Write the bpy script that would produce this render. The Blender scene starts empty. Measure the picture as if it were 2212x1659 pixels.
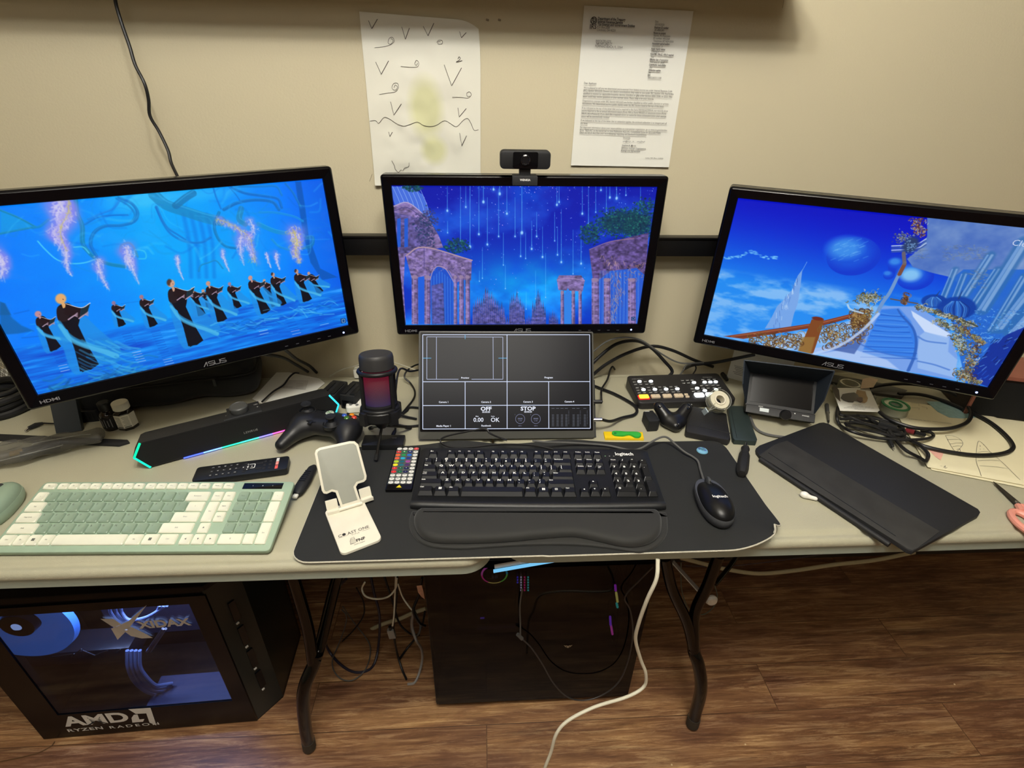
import bpy, bmesh, math, random
import numpy as np
from mathutils import Vector, Matrix, Euler

S = bpy.context.scene
COL = S.collection
random.seed(7)
PI = math.pi
# ------------------------------------------------------------------ camera
IW, IH = 2212, 1659
F_PX, YAW, PITCH, ROLL = 1110.2959, 0.0652, 0.5205, 0.0216
CAM = Vector((0.0, -1.194, 1.3834))


def cam_basis():
 f = Vector((math.sin(YAW) * math.cos(PITCH), math.cos(YAW) * math.cos(PITCH), -math.sin(PITCH)))
 r = Vector((math.cos(YAW), -math.sin(YAW), 0))
 u = r.cross(f)
 c, s = math.cos(ROLL), math.sin(ROLL)
 return c * r + s * u, -s * r + c * u, f


CR, CU, CF = cam_basis()
cd = bpy.data.cameras.new('camera')
cam = bpy.data.objects.new('camera', cd)
COL.objects.link(cam)
m = Matrix((CR, CU, -CF)).transposed().to_4x4()
m.translation = CAM
cam.matrix_world = m
cd.sensor_fit = 'HORIZONTAL'
cd.sensor_width = 36
cd.lens = F_PX / IW * 36
cd.clip_start = .02
S.camera = cam
# ------------------------------------------------------------------ world, lights, exposure
S.view_settings.view_transform = 'Standard'
S.view_settings.look = 'None'
S.view_settings.gamma = 1
S.view_settings.use_curve_mapping = False
S.view_settings.exposure = 0.0
w = bpy.data.worlds.new('world')
S.world = w
w.use_nodes = True
w.node_tree.nodes['Background'].inputs[0].default_value = (1, .93, .8, 1)
w.node_tree.nodes['Background'].inputs[1].default_value = .1


def light(name, kind, loc, energy, color=(1, .965, .89), size=.1, sy=None, target=None):
 l = bpy.data.lights.new(name, kind)
 l.energy = energy
 l.color = color
 if kind == 'AREA':
  l.size = size
  if sy:
   l.shape = 'RECTANGLE'
   l.size_y = sy
 else:
  l.shadow_soft_size = size
 o = bpy.data.objects.new(name, l)
 o.location = loc
 if target is not None:
  o.rotation_euler = (Vector(target) - Vector(loc)).to_track_quat('-Z', 'Y').to_euler()
 COL.objects.link(o)
 return o


# three bulbs of the ceiling fixture above the chair, and two unseen area lights added for soft fill
for k, (lx, ly) in enumerate([(-.16, -1.14), (.16, -1.14), (.0, -1.36)]):
 light('ceiling_bulb', 'POINT', (lx + .05, ly + .08, 2.36), 19.5, size=.05)
light('fill_area_light', 'AREA', (.0, -1.3, 2.57), 18, size=1.2, sy=.6, target=(0, -1.3, 0))

light('fill_area_light', 'AREA', (-.2, -2.3, 2.56), 13, size=1.6, sy=1.0, target=(-.2, -1.9, 0))  # added to lift the shelf shadow and the table skirt

# ------------------------------------------------------------------ geometry helpers
DZ = .737          # table top height


def ray(px, py):
 return (CR * ((px - IW / 2) / F_PX) - CU * ((py - IH / 2) / F_PX) + CF)


def P(px, py, z=DZ):               # the point of the horizontal plane z seen at a place of the photograph
 d = ray(px, py)
 return CAM + d * ((z - CAM.z) / d.z)


def WY(px, py, y=0.0):             # same for a plane parallel to the back wall
 d = ray(px, py)
 return CAM + d * ((y - CAM.y) / d.y)


def WF(px, py, y=0.0):             # plane parallel to the wall, but never below the floor
 p = WY(px, py, y)
 c = .004 if y < -.28 else .0095
 return p if p.z > c else P(px, py, c)


def UP(px, py, o, n):              # same for any plane
 d = ray(px, py)
 return CAM + d * ((Vector(o) - CAM).dot(n) / d.dot(n))


def frame(o, ex, up):              # matrix with X=ex, Z=up, Y pointing away
 ex = Vector(ex).normalized()
 up = Vector(up)
 up = (up - ex * up.dot(ex)).normalized()
 y = up.cross(ex)
 mm = Matrix((ex, y, up)).transposed().to_4x4()
 mm.translation = Vector(o)
 return mm


def Tr(x, y, z):
 return Matrix.Translation((x, y, z))


def Rz(a):
 return Matrix.Rotation(a, 4, 'Z')


def Rx(a):
 return Matrix.Rotation(a, 4, 'X')


def Ry(a):
 return Matrix.Rotation(a, 4, 'Y')


def rrect(w, h, r, n=5, cx=0, cy=0):
 out = []
 for (sx, sy, a0) in ((1, -1, -PI / 2), (1, 1, 0), (-1, 1, PI / 2), (-1, -1, PI)):
  for k in range(n + 1):
   a = a0 + PI / 2 * k / n
   out.append((cx + sx * (w / 2 - r) + r * math.cos(a), cy + sy * (h / 2 - r) + r * math.sin(a)))
 return out


def circle(r, n=24, cx=0, cy=0, ry=None):
 return [(cx + r * math.cos(2 * PI * k / n), cy + (ry or r) * math.sin(2 * PI * k / n)) for k in range(n)]


def area2(poly):
 return sum(poly[i - 1][0] * poly[i][1] - poly[i][0] * poly[i - 1][1] for i in range(len(poly)))


def ccw(poly):
 poly = [tuple(p[:2]) for p in poly]
 return poly if area2(poly) > 0 else poly[::-1]


def inset(poly, d):
 n = len(poly)
 out = []
 for i in range(n):
  a, b, c = Vector(poly[i - 1]), Vector(poly[i]), Vector(poly[(i + 1) % n])
  e1 = (b - a)
  e2 = (c - b)
  e1 = e1.normalized() if e1.length > 1e-9 else e2.normalized()
  e2 = e2.normalized() if e2.length > 1e-9 else e1
  n1 = Vector((-e1.y, e1.x))
  n2 = Vector((-e2.y, e2.x))
  nn = (n1 + n2)
  if nn.length < 1e-6:
   nn = n1
  nn.normalize()
  k = max(.5, nn.dot(n1))
  out.append(tuple(b + nn * (d / k)))
 return out


def spline(pts, sub=6, closed=False):
 pts = [Vector(p) for p in pts]
 n = len(pts)
 if n < 3 and not closed:
  return pts
 out = []
 rng = range(n if closed else n - 1)
 for i in rng:
  p1, p2 = pts[i], pts[(i + 1) % n]
  p0 = pts[i - 1] if (closed or i > 0) else p1 * 2 - p2
  p3 = pts[(i + 2) % n] if (closed or i + 2 < n) else p2 * 2 - p1
  for k in range(sub):
   t = k / sub
   out.append(.5 * ((2 * p1) + (p2 - p0) * t + (2 * p0 - 5 * p1 + 4 * p2 - p3) * t * t + (3 * p1 - p0 - 3 * p2 + p3) * t ** 3))
 if not closed:
  out.append(pts[-1])
 return out


_txt = {}


def text_mesh(s, size, bold=0.0, spacing=1.0, align='CENTER', res=2, shear=0.0):
 key = (s, size, bold, spacing, align, res, shear)
 if key in _txt:
  return _txt[key]
 cu = bpy.data.curves.new('lettering', 'FONT')
 cu.body = s
 cu.size = size
 cu.offset = bold * size
 cu.space_character = spacing
 cu.align_x = align
 cu.align_y = 'CENTER'
 cu.resolution_u = res
 cu.shear = shear
 o = bpy.data.objects.new('lettering', cu)
 COL.objects.link(o)
 me = o.to_mesh()
 vs = [tuple(v.co) for v in me.vertices]
 fs = [tuple(p.vertices) for p in me.polygons]
 o.to_mesh_clear()
 bpy.data.objects.remove(o)
 bpy.data.curves.remove(cu)
 _txt[key] = (vs, fs)
 return vs, fs


class MB:
 def __init__(s):
  s.v, s.f, s.mi = [], [], []

 def add(s, vs, fs, M=None, mi=0):
  b = len(s.v)
  if M is not None:
   vs = [M @ Vector(v) for v in vs]
  s.v += [tuple(v) for v in vs]
  s.f += [tuple(b + i for i in f) for f in fs]
  s.mi += [mi] * len(fs)
  return s

 def box(s, cx, cy, cz, sx, sy, sz, M=None, mi=0, b=0):
  if b:
   return s.prism([(cx - sx / 2 + 0, cy - sy / 2), (cx + sx / 2, cy - sy / 2), (cx + sx / 2, cy + sy / 2), (cx - sx / 2, cy + sy / 2)], cz - sz / 2, cz + sz / 2, M, mi, b)
  x0, x1, y0, y1, z0, z1 = cx - sx / 2, cx + sx / 2, cy - sy / 2, cy + sy / 2, cz - sz / 2, cz + sz / 2
  vs = [(x0, y0, z0), (x1, y0, z0), (x1, y1, z0), (x0, y1, z0), (x0, y0, z1), (x1, y0, z1), (x1, y1, z1), (x0, y1, z1)]
  return s.add(vs, [(0, 3, 2, 1), (4, 5, 6, 7), (0, 1, 5, 4), (1, 2, 6, 5), (2, 3, 7, 6), (3, 0, 4, 7)], M, mi)

 def loft(s, loops, M=None, mi=0, cap0=True, cap1=True, closed=False):
  n = len(loops[0])
  vs = [tuple(p) for l in loops for p in l]
  fs = []
  L = len(loops)
  for i in range(L if closed else L - 1):
   a, b = i * n, ((i + 1) % L) * n
   for k in range(n):
    k2 = (k + 1) % n
    fs.append((a + k, a + k2, b + k2, b + k))
  if cap0 and not closed:
   fs.append(tuple(range(n))[::-1])
  if cap1 and not closed:
   fs.append(tuple((L - 1) * n + k for k in range(n)))
  return s.add(vs, fs, M, mi)

 def prism(s, poly, z0, z1, M=None, mi=0, b=0, b0=0):
  poly = ccw(poly)
  loops = []
  if b0:
   loops.append([(p[0], p[1], z0) for p in inset(poly, b0)])
   loops.append([(p[0], p[1], z0 + b0) for p in poly])
  else:
   loops.append([(p[0], p[1], z0) for p in poly])
  if b:
   loops.append([(p[0], p[1], z1 - b) for p in poly])
   q = inset(poly, b * .3)
   loops.append([(p[0], p[1], z1 - b * .3) for p in q])
   q = inset(poly, b)
   loops.append([(p[0], p[1], z1) for p in q])
  else:
   loops.append([(p[0], p[1], z1) for p in poly])
  return s.loft(loops, M, mi)

 def dome(s, poly, prof, M=None, mi=0, cap0=True, cap1=True):     # prof: (inset, z)
  poly = ccw(poly)
  loops = []
  for (d, z) in prof:
   q = inset(poly, d) if abs(d) > 1e-9 else poly
   loops.append([(p[0], p[1], z) for p in q])
  return s.loft(loops, M, mi, cap0, cap1)

 def ring(s, outer, inner, z0, z1, M=None, mi=0, b=0):
  outer, inner = ccw(outer), ccw(inner)
  n = len(outer)
  L = [[(p[0], p[1], z0) for p in outer]]
  if b:
   L.append([(p[0], p[1], z1 - b) for p in outer])
   L.append([(p[0], p[1], z1) for p in inset(outer, b)])
  else:
   L.append([(p[0], p[1], z1) for p in outer])
  L.append([(p[0], p[1], z1) for p in inner])
  L.append([(p[0], p[1], z0) for p in inner])
  return s.loft(L, M, mi, closed=True)

 def lathe(s, prof, n=20, M=None, mi=0, cap=True):
  loops = [[(max(r, 1e-5) * math.cos(2 * PI * k / n), max(r, 1e-5) * math.sin(2 * PI * k / n), z) for k in range(n)] for r, z in prof]
  return s.loft(loops, M, mi, cap, cap)

 def cyl(s, a, b, r, r2=None, n=14, mi=0, M=None):
  return s.tube([a, b], [r, r if r2 is None else r2], n, mi=mi, sub=1, M=M)

 def tube(s, pts, r, n=7, closed=False, mi=0, sub=6, M=None):
  pts = [Vector(p) for p in pts]
  rs = r if isinstance(r, (list, tuple)) else None
  if sub > 1:
   if rs:
    rs = [Vector((x, 0, 0)) for x in rs]
    rs = [v.x for v in spline(rs, sub, closed)]
    if len(pts) < 3 and not closed:
     rs = list(r)
   pts = spline(pts, sub, closed)
  m_ = len(pts)
  loops = []
  prev = None
  for i, p in enumerate(pts):
   if closed:
    t = (pts[(i + 1) % m_] - pts[i - 1])
   else:
    t = (pts[min(i + 1, m_ - 1)] - pts[max(i - 1, 0)])
   t = t.normalized() if t.length > 1e-9 else Vector((0, 0, 1))
   if prev is None:
    a = Vector((0, 0, 1)) if abs(t.z) < .9 else Vector((1, 0, 0))
    u = t.cross(a).normalized()
   else:
    u = (prev - t * prev.dot(t)).normalized()
   prev = u
   v = t.cross(u)
   rr = rs[i] if rs else r
   loops.append([tuple(p + (u * math.cos(2 * PI * k / n) + v * math.sin(2 * PI * k / n)) * rr) for k in range(n)])
  return s.loft(loops, M, mi, closed=closed)

 def text(s, t, size, M, mi=0, bold=0.0, spacing=1.0, align='CENTER', res=2, wscale=1.0, shear=0.0):
  vs, fs = text_mesh(t, size, bold, spacing, align, res, shear)
  return s.add([(v[0] * wscale, v[1], v[2]) for v in vs], fs, M, mi)

 def flat(s, poly, z=0, M=None, mi=0):
  return s.add([(p[0], p[1], z) for p in poly], [tuple(range(len(poly)))], M, mi)

 def stroke(s, pts, w, z=0, M=None, mi=0, sub=5, closed=False):   # flat line in the local XY plane
  p = [v for v in spline([(a[0], a[1], 0) for a in pts], sub, closed)] if sub > 1 else [Vector((a[0], a[1], 0)) for a in pts]
  if closed:
   p.append(p[0])
  vs = []
  for i, a in enumerate(p):
   t = p[min(i + 1, len(p) - 1)] - p[max(i - 1, 0)]
   t = t.normalized() if t.length > 1e-9 else Vector((1, 0, 0))
   nrm = Vector((-t.y, t.x, 0)) * w / 2
   vs += [(a.x + nrm.x, a.y + nrm.y, z), (a.x - nrm.x, a.y - nrm.y, z)]
  fs = [(2 * i, 2 * i + 1, 2 * i + 3, 2 * i + 2) for i in range(len(p) - 1)]
  return s.add(vs, fs, M, mi)

 def build(s, name, mats, parent=None, M=None, smooth=True, ang=35):
  me = bpy.data.meshes.new(name)
  me.from_pydata(s.v, [], s.f)
  mats = mats if isinstance(mats, (list, tuple)) else [mats]
  for mm in mats:
   me.materials.append(mm)
  if len(mats) > 1:
   me.polygons.foreach_set('material_index', s.mi)
  if smooth:
   me.polygons.foreach_set('use_smooth', [True] * len(me.polygons))
   me.set_sharp_from_angle(angle=math.radians(ang))
  me.update()
  if len(me.polygons) > 2:
   bm = bmesh.new()
   bm.from_mesh(me)
   bmesh.ops.recalc_face_normals(bm, faces=bm.faces)
   bm.to_mesh(me)
   bm.free()
  o = bpy.data.objects.new(name, me)
  COL.objects.link(o)
  if parent is not None:
   o.parent = parent
  if M is not None:
   o.matrix_local = M if parent is not None else M
  return o


def tag(o, label=None, cat=None, group=None, kind=None):
 if label:
  o['label'] = label
 if cat:
  o['category'] = cat
 if group:
  o['group'] = group
 if kind:
  o['kind'] = kind
 return o


def thing(name, label, cat, M=None, group=None):
 o = bpy.data.objects.new(name, None)
 o.empty_display_size = .02
 COL.objects.link(o)
 if M is not None:
  o.matrix_world = M
 return tag(o, label, cat, group)


def struct(mb, name, mats, smooth=False):
 return tag(mb.build(name, mats, smooth=smooth), kind='structure')


# signed-distance shapes turned into one smooth surface (for the soft, moulded things)
def sdf_mesh(fn, lo, hi, res):
 lo, hi = np.array(lo, float), np.array(hi, float)
 n = np.maximum(((hi - lo) / res).astype(int) + 1, 4)
 ax = [lo[i] + res * np.arange(n[i]) for i in range(3)]
 X, Y, Z = np.meshgrid(*ax, indexing='ij')
 D = fn(X, Y, Z)
 ins = D < 0
 c = np.zeros(tuple(n - 1), int)
 for i in (0, 1):
  for j in (0, 1):
   for k in (0, 1):
    c += ins[i:n[0] - 1 + i, j:n[1] - 1 + j, k:n[2] - 1 + k]
 act = (c > 0) & (c < 8)
 idx = -np.ones(act.shape, int)
 cells = np.argwhere(act)
 idx[act] = np.arange(len(cells))
 acc = np.zeros((len(cells), 3))
 cnt = np.zeros(len(cells))
 corners = [(i, j, k) for i in (0, 1) for j in (0, 1) for k in (0, 1)]
 for a in corners:
  for d in range(3):
   if a[d]:
    continue
   b = list(a)
   b[d] = 1
   ca, cb = cells + a, cells + b
   da = D[ca[:, 0], ca[:, 1], ca[:, 2]]
   db = D[cb[:, 0], cb[:, 1], cb[:, 2]]
   x = (da < 0) != (db < 0)
   t = np.where(x, da / np.where(np.abs(da - db) < 1e-12, 1, da - db), 0)
   p = ca + (cb - ca) * t[:, None]
   acc[x] += p[x]
   cnt[x] += 1
 V = lo + res * acc / cnt[:, None]
 F = []
 for d in range(3):
  e1, e2 = [(1, 2), (2, 0), (0, 1)][d]
  sl0 = [slice(1, -1)] * 3
  sl0[d] = slice(0, -1)
  sl1 = [slice(1, -1)] * 3
  sl1[d] = slice(1, None)
  A, B = ins[tuple(sl0)], ins[tuple(sl1)]
  for flip in (0, 1):
   q = np.argwhere((A & ~B) if not flip else (~A & B))
   off = np.ones(3, int)
   off[d] = 0
   q = q + off
   u = np.zeros(3, int)
   v = np.zeros(3, int)
   u[e1] = 1
   v[e2] = 1
   quad = [q - u - v, q - v, q, q - u]
   if flip:
    quad = quad[::-1]
   F.append(np.stack([idx[c_[:, 0], c_[:, 1], c_[:, 2]] for c_ in quad], 1))
 F = np.concatenate(F)
 F = F[(F >= 0).all(1)]
 return V.tolist(), F.tolist()


def s_ell(X, Y, Z, c, r):
 x, y, z = (X - c[0]) / r[0], (Y - c[1]) / r[1], (Z - c[2]) / r[2]
 k0 = np.sqrt(x * x + y * y + z * z)
 k1 = np.sqrt((x / r[0]) ** 2 + (y / r[1]) ** 2 + (z / r[2]) ** 2) + 1e-9
 return k0 * (k0 - 1) / k1


def s_cap(X, Y, Z, a, b, ra, rb=None):
 rb = ra if rb is None else rb
 a, b = np.array(a, float), np.array(b, float)
 d = b - a
 t = np.clip(((X - a[0]) * d[0] + (Y - a[1]) * d[1] + (Z - a[2]) * d[2]) / (d @ d), 0, 1)
 return np.sqrt((X - a[0] - t * d[0]) ** 2 + (Y - a[1] - t * d[1]) ** 2 + (Z - a[2] - t * d[2]) ** 2) - (ra + (rb - ra) * t)


def s_box(X, Y, Z, c, h, r=0.0):
 q = [np.abs(A - c[i]) - (h[i] - r) for i, A in enumerate((X, Y, Z))]
 return np.sqrt(sum(np.maximum(k, 0) ** 2 for k in q)) + np.minimum(np.maximum(np.maximum(q[0], q[1]), q[2]), 0) - r


def smin(a, b, k):
 h = np.clip(.5 + .5 * (b - a) / k, 0, 1)
 return b + (a - b) * h - k * h * (1 - h)


# ------------------------------------------------------------------ materials
def lin(c):
 return tuple((x / 255 / 12.92) if x / 255 <= .04045 else ((x / 255 + .055) / 1.055) ** 2.4 for x in c)


def mat(name, rgb, rough=.5, metal=0.0, var=.06, vscale=40.0, bump=0.0, bscale=300.0, coat=0.0, spec=.5, emis=None, estr=1.0, trans=0.0, alpha=1.0, ior=1.45, sheen=0.0):
 m_ = bpy.data.materials.new(name)
 m_.use_nodes = True
 nt = m_.node_tree
 b = nt.nodes['Principled BSDF']
 c = lin(rgb)
 tc = nt.nodes.new('ShaderNodeTexCoord')
 nz = nt.nodes.new('ShaderNodeTexNoise')
 nz.inputs['Scale'].default_value = vscale
 nz.inputs['Detail'].default_value = 4
 nt.links.new(tc.outputs['Object'], nz.inputs['Vector'])
 mx = nt.nodes.new('ShaderNodeMix')
 mx.data_type = 'RGBA'
 mx.inputs[6].default_value = tuple(x * (1 - var) for x in c) + (1,)
 mx.inputs[7].default_value = tuple(min(1, x * (1 + var) + var * .004) for x in c) + (1,)
 nt.links.new(nz.outputs['Fac'], mx.inputs[0])
 nt.links.new(mx.outputs[2], b.inputs['Base Color'])
 b.inputs['Roughness'].default_value = rough
 b.inputs['Metallic'].default_value = metal
 b.inputs['Specular IOR Level'].default_value = spec
 b.inputs['Coat Weight'].default_value = coat
 b.inputs['Coat Roughness'].default_value = .06
 b.inputs['IOR'].default_value = ior
 b.inputs['Transmission Weight'].default_value = trans
 b.inputs['Alpha'].default_value = alpha
 if sheen:
  b.inputs['Sheen Weight'].default_value = sheen
 if emis:
  b.inputs['Emission Color'].default_value = lin(emis) + (1,)
  b.inputs['Emission Strength'].default_value = estr
 if bump:
  n2 = nt.nodes.new('ShaderNodeTexNoise')
  n2.inputs['Scale'].default_value = bscale
  n2.inputs['Detail'].default_value = 3
  bp = nt.nodes.new('ShaderNodeBump')
  bp.inputs['Strength'].default_value = bump
  bp.inputs['Distance'].default_value = .001
  nt.links.new(tc.outputs['Object'], n2.inputs['Vector'])
  nt.links.new(n2.outputs['Fac'], bp.inputs['Height'])
  nt.links.new(bp.outputs['Normal'], b.inputs['Normal'])
 return m_


def glow(name, rgb, strength=1.0):
 m_ = bpy.data.materials.new(name)
 m_.use_nodes = True
 nt = m_.node_tree
 nt.nodes.clear()
 e = nt.nodes.new('ShaderNodeEmission')
 e.inputs[0].default_value = lin(rgb) + (1,)
 e.inputs[1].default_value = strength
 o = nt.nodes.new('ShaderNodeOutputMaterial')
 nt.links.new(e.outputs[0], o.inputs[0])
 return m_


BLK = mat('black_plastic', (24, 25, 27), .38)
BLKM = mat('matte_black_plastic', (26, 27, 29), .6, bump=.15)
BLKG = mat('gloss_black_plastic', (10, 10, 13), .15, spec=.35)
CABLE = mat('black_cable_rubber', (20, 20, 22), .45)
GCABLE = mat('grey_cable_rubber', (88, 88, 86), .5)
WCABLE = mat('white_cable_rubber', (226, 222, 200), .5)
ICABLE = mat('ivory_extension_cord_rubber', (196, 186, 150), .5)
INK = mat('dark_print_ink', (40, 38, 40), .8)
WINK = mat('white_print_ink', (235, 235, 230), .6, emis=(235, 235, 230), estr=.0)
PAPER = mat('white_paper', (232, 231, 222), .8, bump=.1, bscale=60, var=.02)
CHROME = mat('bright_metal', (200, 200, 205), .22, metal=1)
GREYP = mat('dark_grey_plastic', (62, 64, 66), .5)
WHITEP = mat('white_plastic', (232, 230, 220), .4)
RUB = mat('black_rubber', (18, 18, 18), .8, bump=.3)
# ------------------------------------------------------------------ the room
def wall_mat():
 m_ = mat('beige_wall_paint', (200, 191, 163), .75, var=.025, vscale=3, bump=.35, bscale=220)
 return m_


def floor_mat():
 m_ = bpy.data.materials.new('dark_wood_floor')
 m_.use_nodes = True
 nt = m_.node_tree
 N, L = nt.nodes, nt.links
 b = N['Principled BSDF']
 tc = N.new('ShaderNodeTexCoord')

 def mapping(sc, rot=0):
  q = N.new('ShaderNodeMapping')
  q.inputs['Scale'].default_value = sc
  q.inputs['Rotation'].default_value = (0, 0, rot)
  L.new(tc.outputs['Object'], q.inputs[0])
  return q.outputs[0]

 def noise(vec, scale, detail=6, rough=.6, dist=0):
  n = N.new('ShaderNodeTexNoise')
  n.inputs['Scale'].default_value = scale
  n.inputs['Detail'].default_value = detail
  n.inputs['Roughness'].default_value = rough
  n.inputs['Distortion'].default_value = dist
  L.new(vec, n.inputs['Vector'])
  return n.outputs['Fac']

 def ramp(fac, stops):
  r = N.new('ShaderNodeValToRGB')
  e = r.color_ramp.elements
  while len(e) < len(stops):
   e.new(.5)
  for k, (p_, c_) in enumerate(stops):
   e[k].position = p_
   e[k].color = lin(c_) + (1,)
  L.new(fac, r.inputs[0])
  return r.outputs[0]

 def mix(a, b_, fac, mode='MIX'):
  x = N.new('ShaderNodeMix')
  x.data_type = 'RGBA'
  x.blend_type = mode
  for s_, v in ((6, a), (7, b_)):
   if isinstance(v, tuple):
    x.inputs[s_].default_value = v
   else:
    L.new(v, x.inputs[s_])
  if isinstance(fac, float):
   x.inputs[0].default_value = fac
  else:
   L.new(fac, x.inputs[0])
  return x.outputs[2]

 br = N.new('ShaderNodeTexBrick')
 br.inputs['Scale'].default_value = 1
 br.inputs['Brick Width'].default_value = 1.2
 br.inputs['Row Height'].default_value = .125
 br.inputs['Mortar Size'].default_value = .0012
 br.inputs['Mortar Smooth'].default_value = .3
 br.inputs['Color1'].default_value = (.25, .25, .25, 1)
 br.inputs['Color2'].default_value = (.75, .75, .75, 1)
 br.inputs['Mortar'].default_value = (.0, .0, .0, 1)
 br.offset = .37
 L.new(mapping((1, 1, 1)), br.inputs['Vector'])
 # each plank shifts the grain
 off = N.new('ShaderNodeVectorMath')
 off.operation = 'MULTIPLY_ADD'
 L.new(br.outputs['Color'], off.inputs[0])
 off.inputs[1].default_value = (9, 7, 3)
 L.new(tc.outputs['Object'], off.inputs[2])

 def mp2(sc):
  q = N.new('ShaderNodeMapping')
  q.inputs['Scale'].default_value = sc
  L.new(off.outputs[0], q.inputs[0])
  return q.outputs[0]
 g1 = noise(mp2((1.3, 11, 1)), 2.4, 9, .68, 1.0)
 g2 = noise(mp2((2.6, 40, 1)), 2.4, 9, .8, .8)
 g3 = noise(mp2((1.6, 5, 1)), 2.0, 3, .5, .3)
 base = ramp(g1, [(.28, (84, 58, 46)), (.45, (142, 106, 80)), (.56, (174, 136, 102)), (.7, (210, 176, 132))])
 fine = ramp(g2, [(.36, (54, 36, 28)), (.5, (150, 114, 86)), (.62, (246, 220, 180))])
 c1 = mix(base, fine, .42)
 tone = ramp(g3, [(.3, (150, 112, 98)), (.7, (255, 240, 205))])
 c2 = mix(c1, tone, .75, 'MULTIPLY')
 pl = ramp(br.outputs['Color'], [(.0, (120, 108, 100)), (.2, (214, 200, 200)), (.8, (255, 255, 250))])
 c3 = mix(c2, pl, .8, 'MULTIPLY')
 L.new(c3, b.inputs['Base Color'])
 rr = N.new('ShaderNodeMapRange')
 L.new(g2, rr.inputs[0])
 rr.inputs[3].default_value = .3
 rr.inputs[4].default_value = .55
 L.new(rr.outputs[0], b.inputs['Roughness'])
 bp = N.new('ShaderNodeBump')
 bp.inputs['Strength'].default_value = .25
 bp.inputs['Distance'].default_value = .001
 L.new(g2, bp.inputs['Height'])
 L.new(bp.outputs['Normal'], b.inputs['Normal'])
 return m_


WALL = wall_mat()
CEIL = mat('white_ceiling_paint', (214, 206, 186), .8, bump=.3)
RX, RY, RZ = 3.4, -6.0, 2.6
struct(MB().box(0, RY / 2, -.05, 2 * RX, -RY, .1), 'floor', floor_mat())
struct(MB().box(0, .05, RZ / 2, 2 * RX + .2, .1, RZ), 'wall_back', WALL)
struct(MB().box(-RX - .05, RY / 2, RZ / 2, .1, -RY, RZ), 'wall_left', WALL)
struct(MB().box(RX + .05, RY / 2, RZ / 2, .1, -RY, RZ), 'wall_right', WALL)
struct(MB().box(0, RY - .05, RZ / 2, 2 * RX + .2, .1, RZ), 'wall_rear', WALL)
struct(MB().box(0, RY / 2, RZ + .05, 2 * RX + .2, -RY + .2, .1), 'ceiling', CEIL)
tb = MB()
tb.prism([(-RX, -.001), (RX, -.001), (RX, -.013), (-RX, -.013)], .0, .09, b=.003)
struct(tb, 'baseboard_back', mat('dark_baseboard_paint', (70, 62, 54), .5))
# wall shelf whose shadow falls on the top of the wall (its underside is just above the picture)
sh = thing('wall_shelf', 'white floating shelf fixed to the wall above the monitors', 'shelf', Tr(-.45, 0, 1.56))
SHW = mat('white_shelf_laminate', (206, 198, 184), .5)
MB().box(0, -.062, .012, 2.07, .12, .024, b=.002).build('board', SHW, sh)
for bx in (-.6, .3, .9):
 k = MB()
 k.box(0, -.003, .05, .02, .004, .08).box(0, -.05, .028, .02, .1, .006)
 k.build('bracket', GREYP, sh, Tr(bx, 0, 0))

# ------------------------------------------------------------------ the two folding tables
TOPM = mat('pebbled_grey_beige_plastic', (172, 168, 145), .42, var=.035, vscale=9, bump=.55, bscale=900)
SKIRT = mat('plastic_edge_screen_tint', (176, 188, 174), .5, bump=.2)  # table plastic, with bluish screen light and room bounce put into its colour
TUBE = mat('gloss_black_powder_coat', (4, 4, 4), .09, spec=.5)
RUBT = mat('brown_rubber_tip', (58, 52, 42), .7)


def table(name, label, x0, x1, yf, legx, pts):
 cx, cy = (x0 + x1) / 2, (yf - .012) / 2
 t = thing(name, label, 'table', Tr(cx, cy, 0))
 wd, dp = x1 - x0, -.012 - yf
 o = rrect(wd, dp, .055, 10)
 MB().dome(o, [(.0, DZ - .0165), (-.0005, DZ - .013), (.001, DZ - .008), (.005, DZ - .0045), (.009, DZ - .0038), (.0125, DZ - .0052), (.0165, DZ - .0056),
     (.0195, DZ - .0035), (.023, DZ - .0008), (.027, DZ - .0001), (.034, DZ)]).build('table_top', TOPM, t, ang=60)
 sk = MB()
 lo = [(o[i][0], o[i][1]) for i in range(len(o))]
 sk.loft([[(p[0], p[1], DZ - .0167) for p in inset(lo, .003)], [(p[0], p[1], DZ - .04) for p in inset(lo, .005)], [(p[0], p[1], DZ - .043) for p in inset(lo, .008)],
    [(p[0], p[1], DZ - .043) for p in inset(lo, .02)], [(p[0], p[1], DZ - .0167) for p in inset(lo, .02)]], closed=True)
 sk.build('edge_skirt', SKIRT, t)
 # frame rails under the top, the wishbone leg and its brace
 fr = MB()
 for yy in (-dp / 2 + .07, dp / 2 - .07):
  fr.box(0, yy, DZ - .036, wd - .12, .02, .03)
 fr.build('under_frame', TUBE, t)
 inv = Tr(-cx, -cy, 0)
 for nm, pp, r in pts:
  k = MB().tube([inv @ Vector(q) for q in pp], r, 14)
  k.build(nm, TUBE, t, ang=60)
  if nm == 'leg':
   a, b_ = inv @ Vector(pp[0]), inv @ Vector(pp[1])
   d = (b_ - a).normalized()
   MB().tube([a - d * .003, a + d * .03], .0155, 14, sub=1).build('rubber_foot', RUBT, t)
 return t


def Lp(px, py, y):
 return WY(px, py, y)


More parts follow.
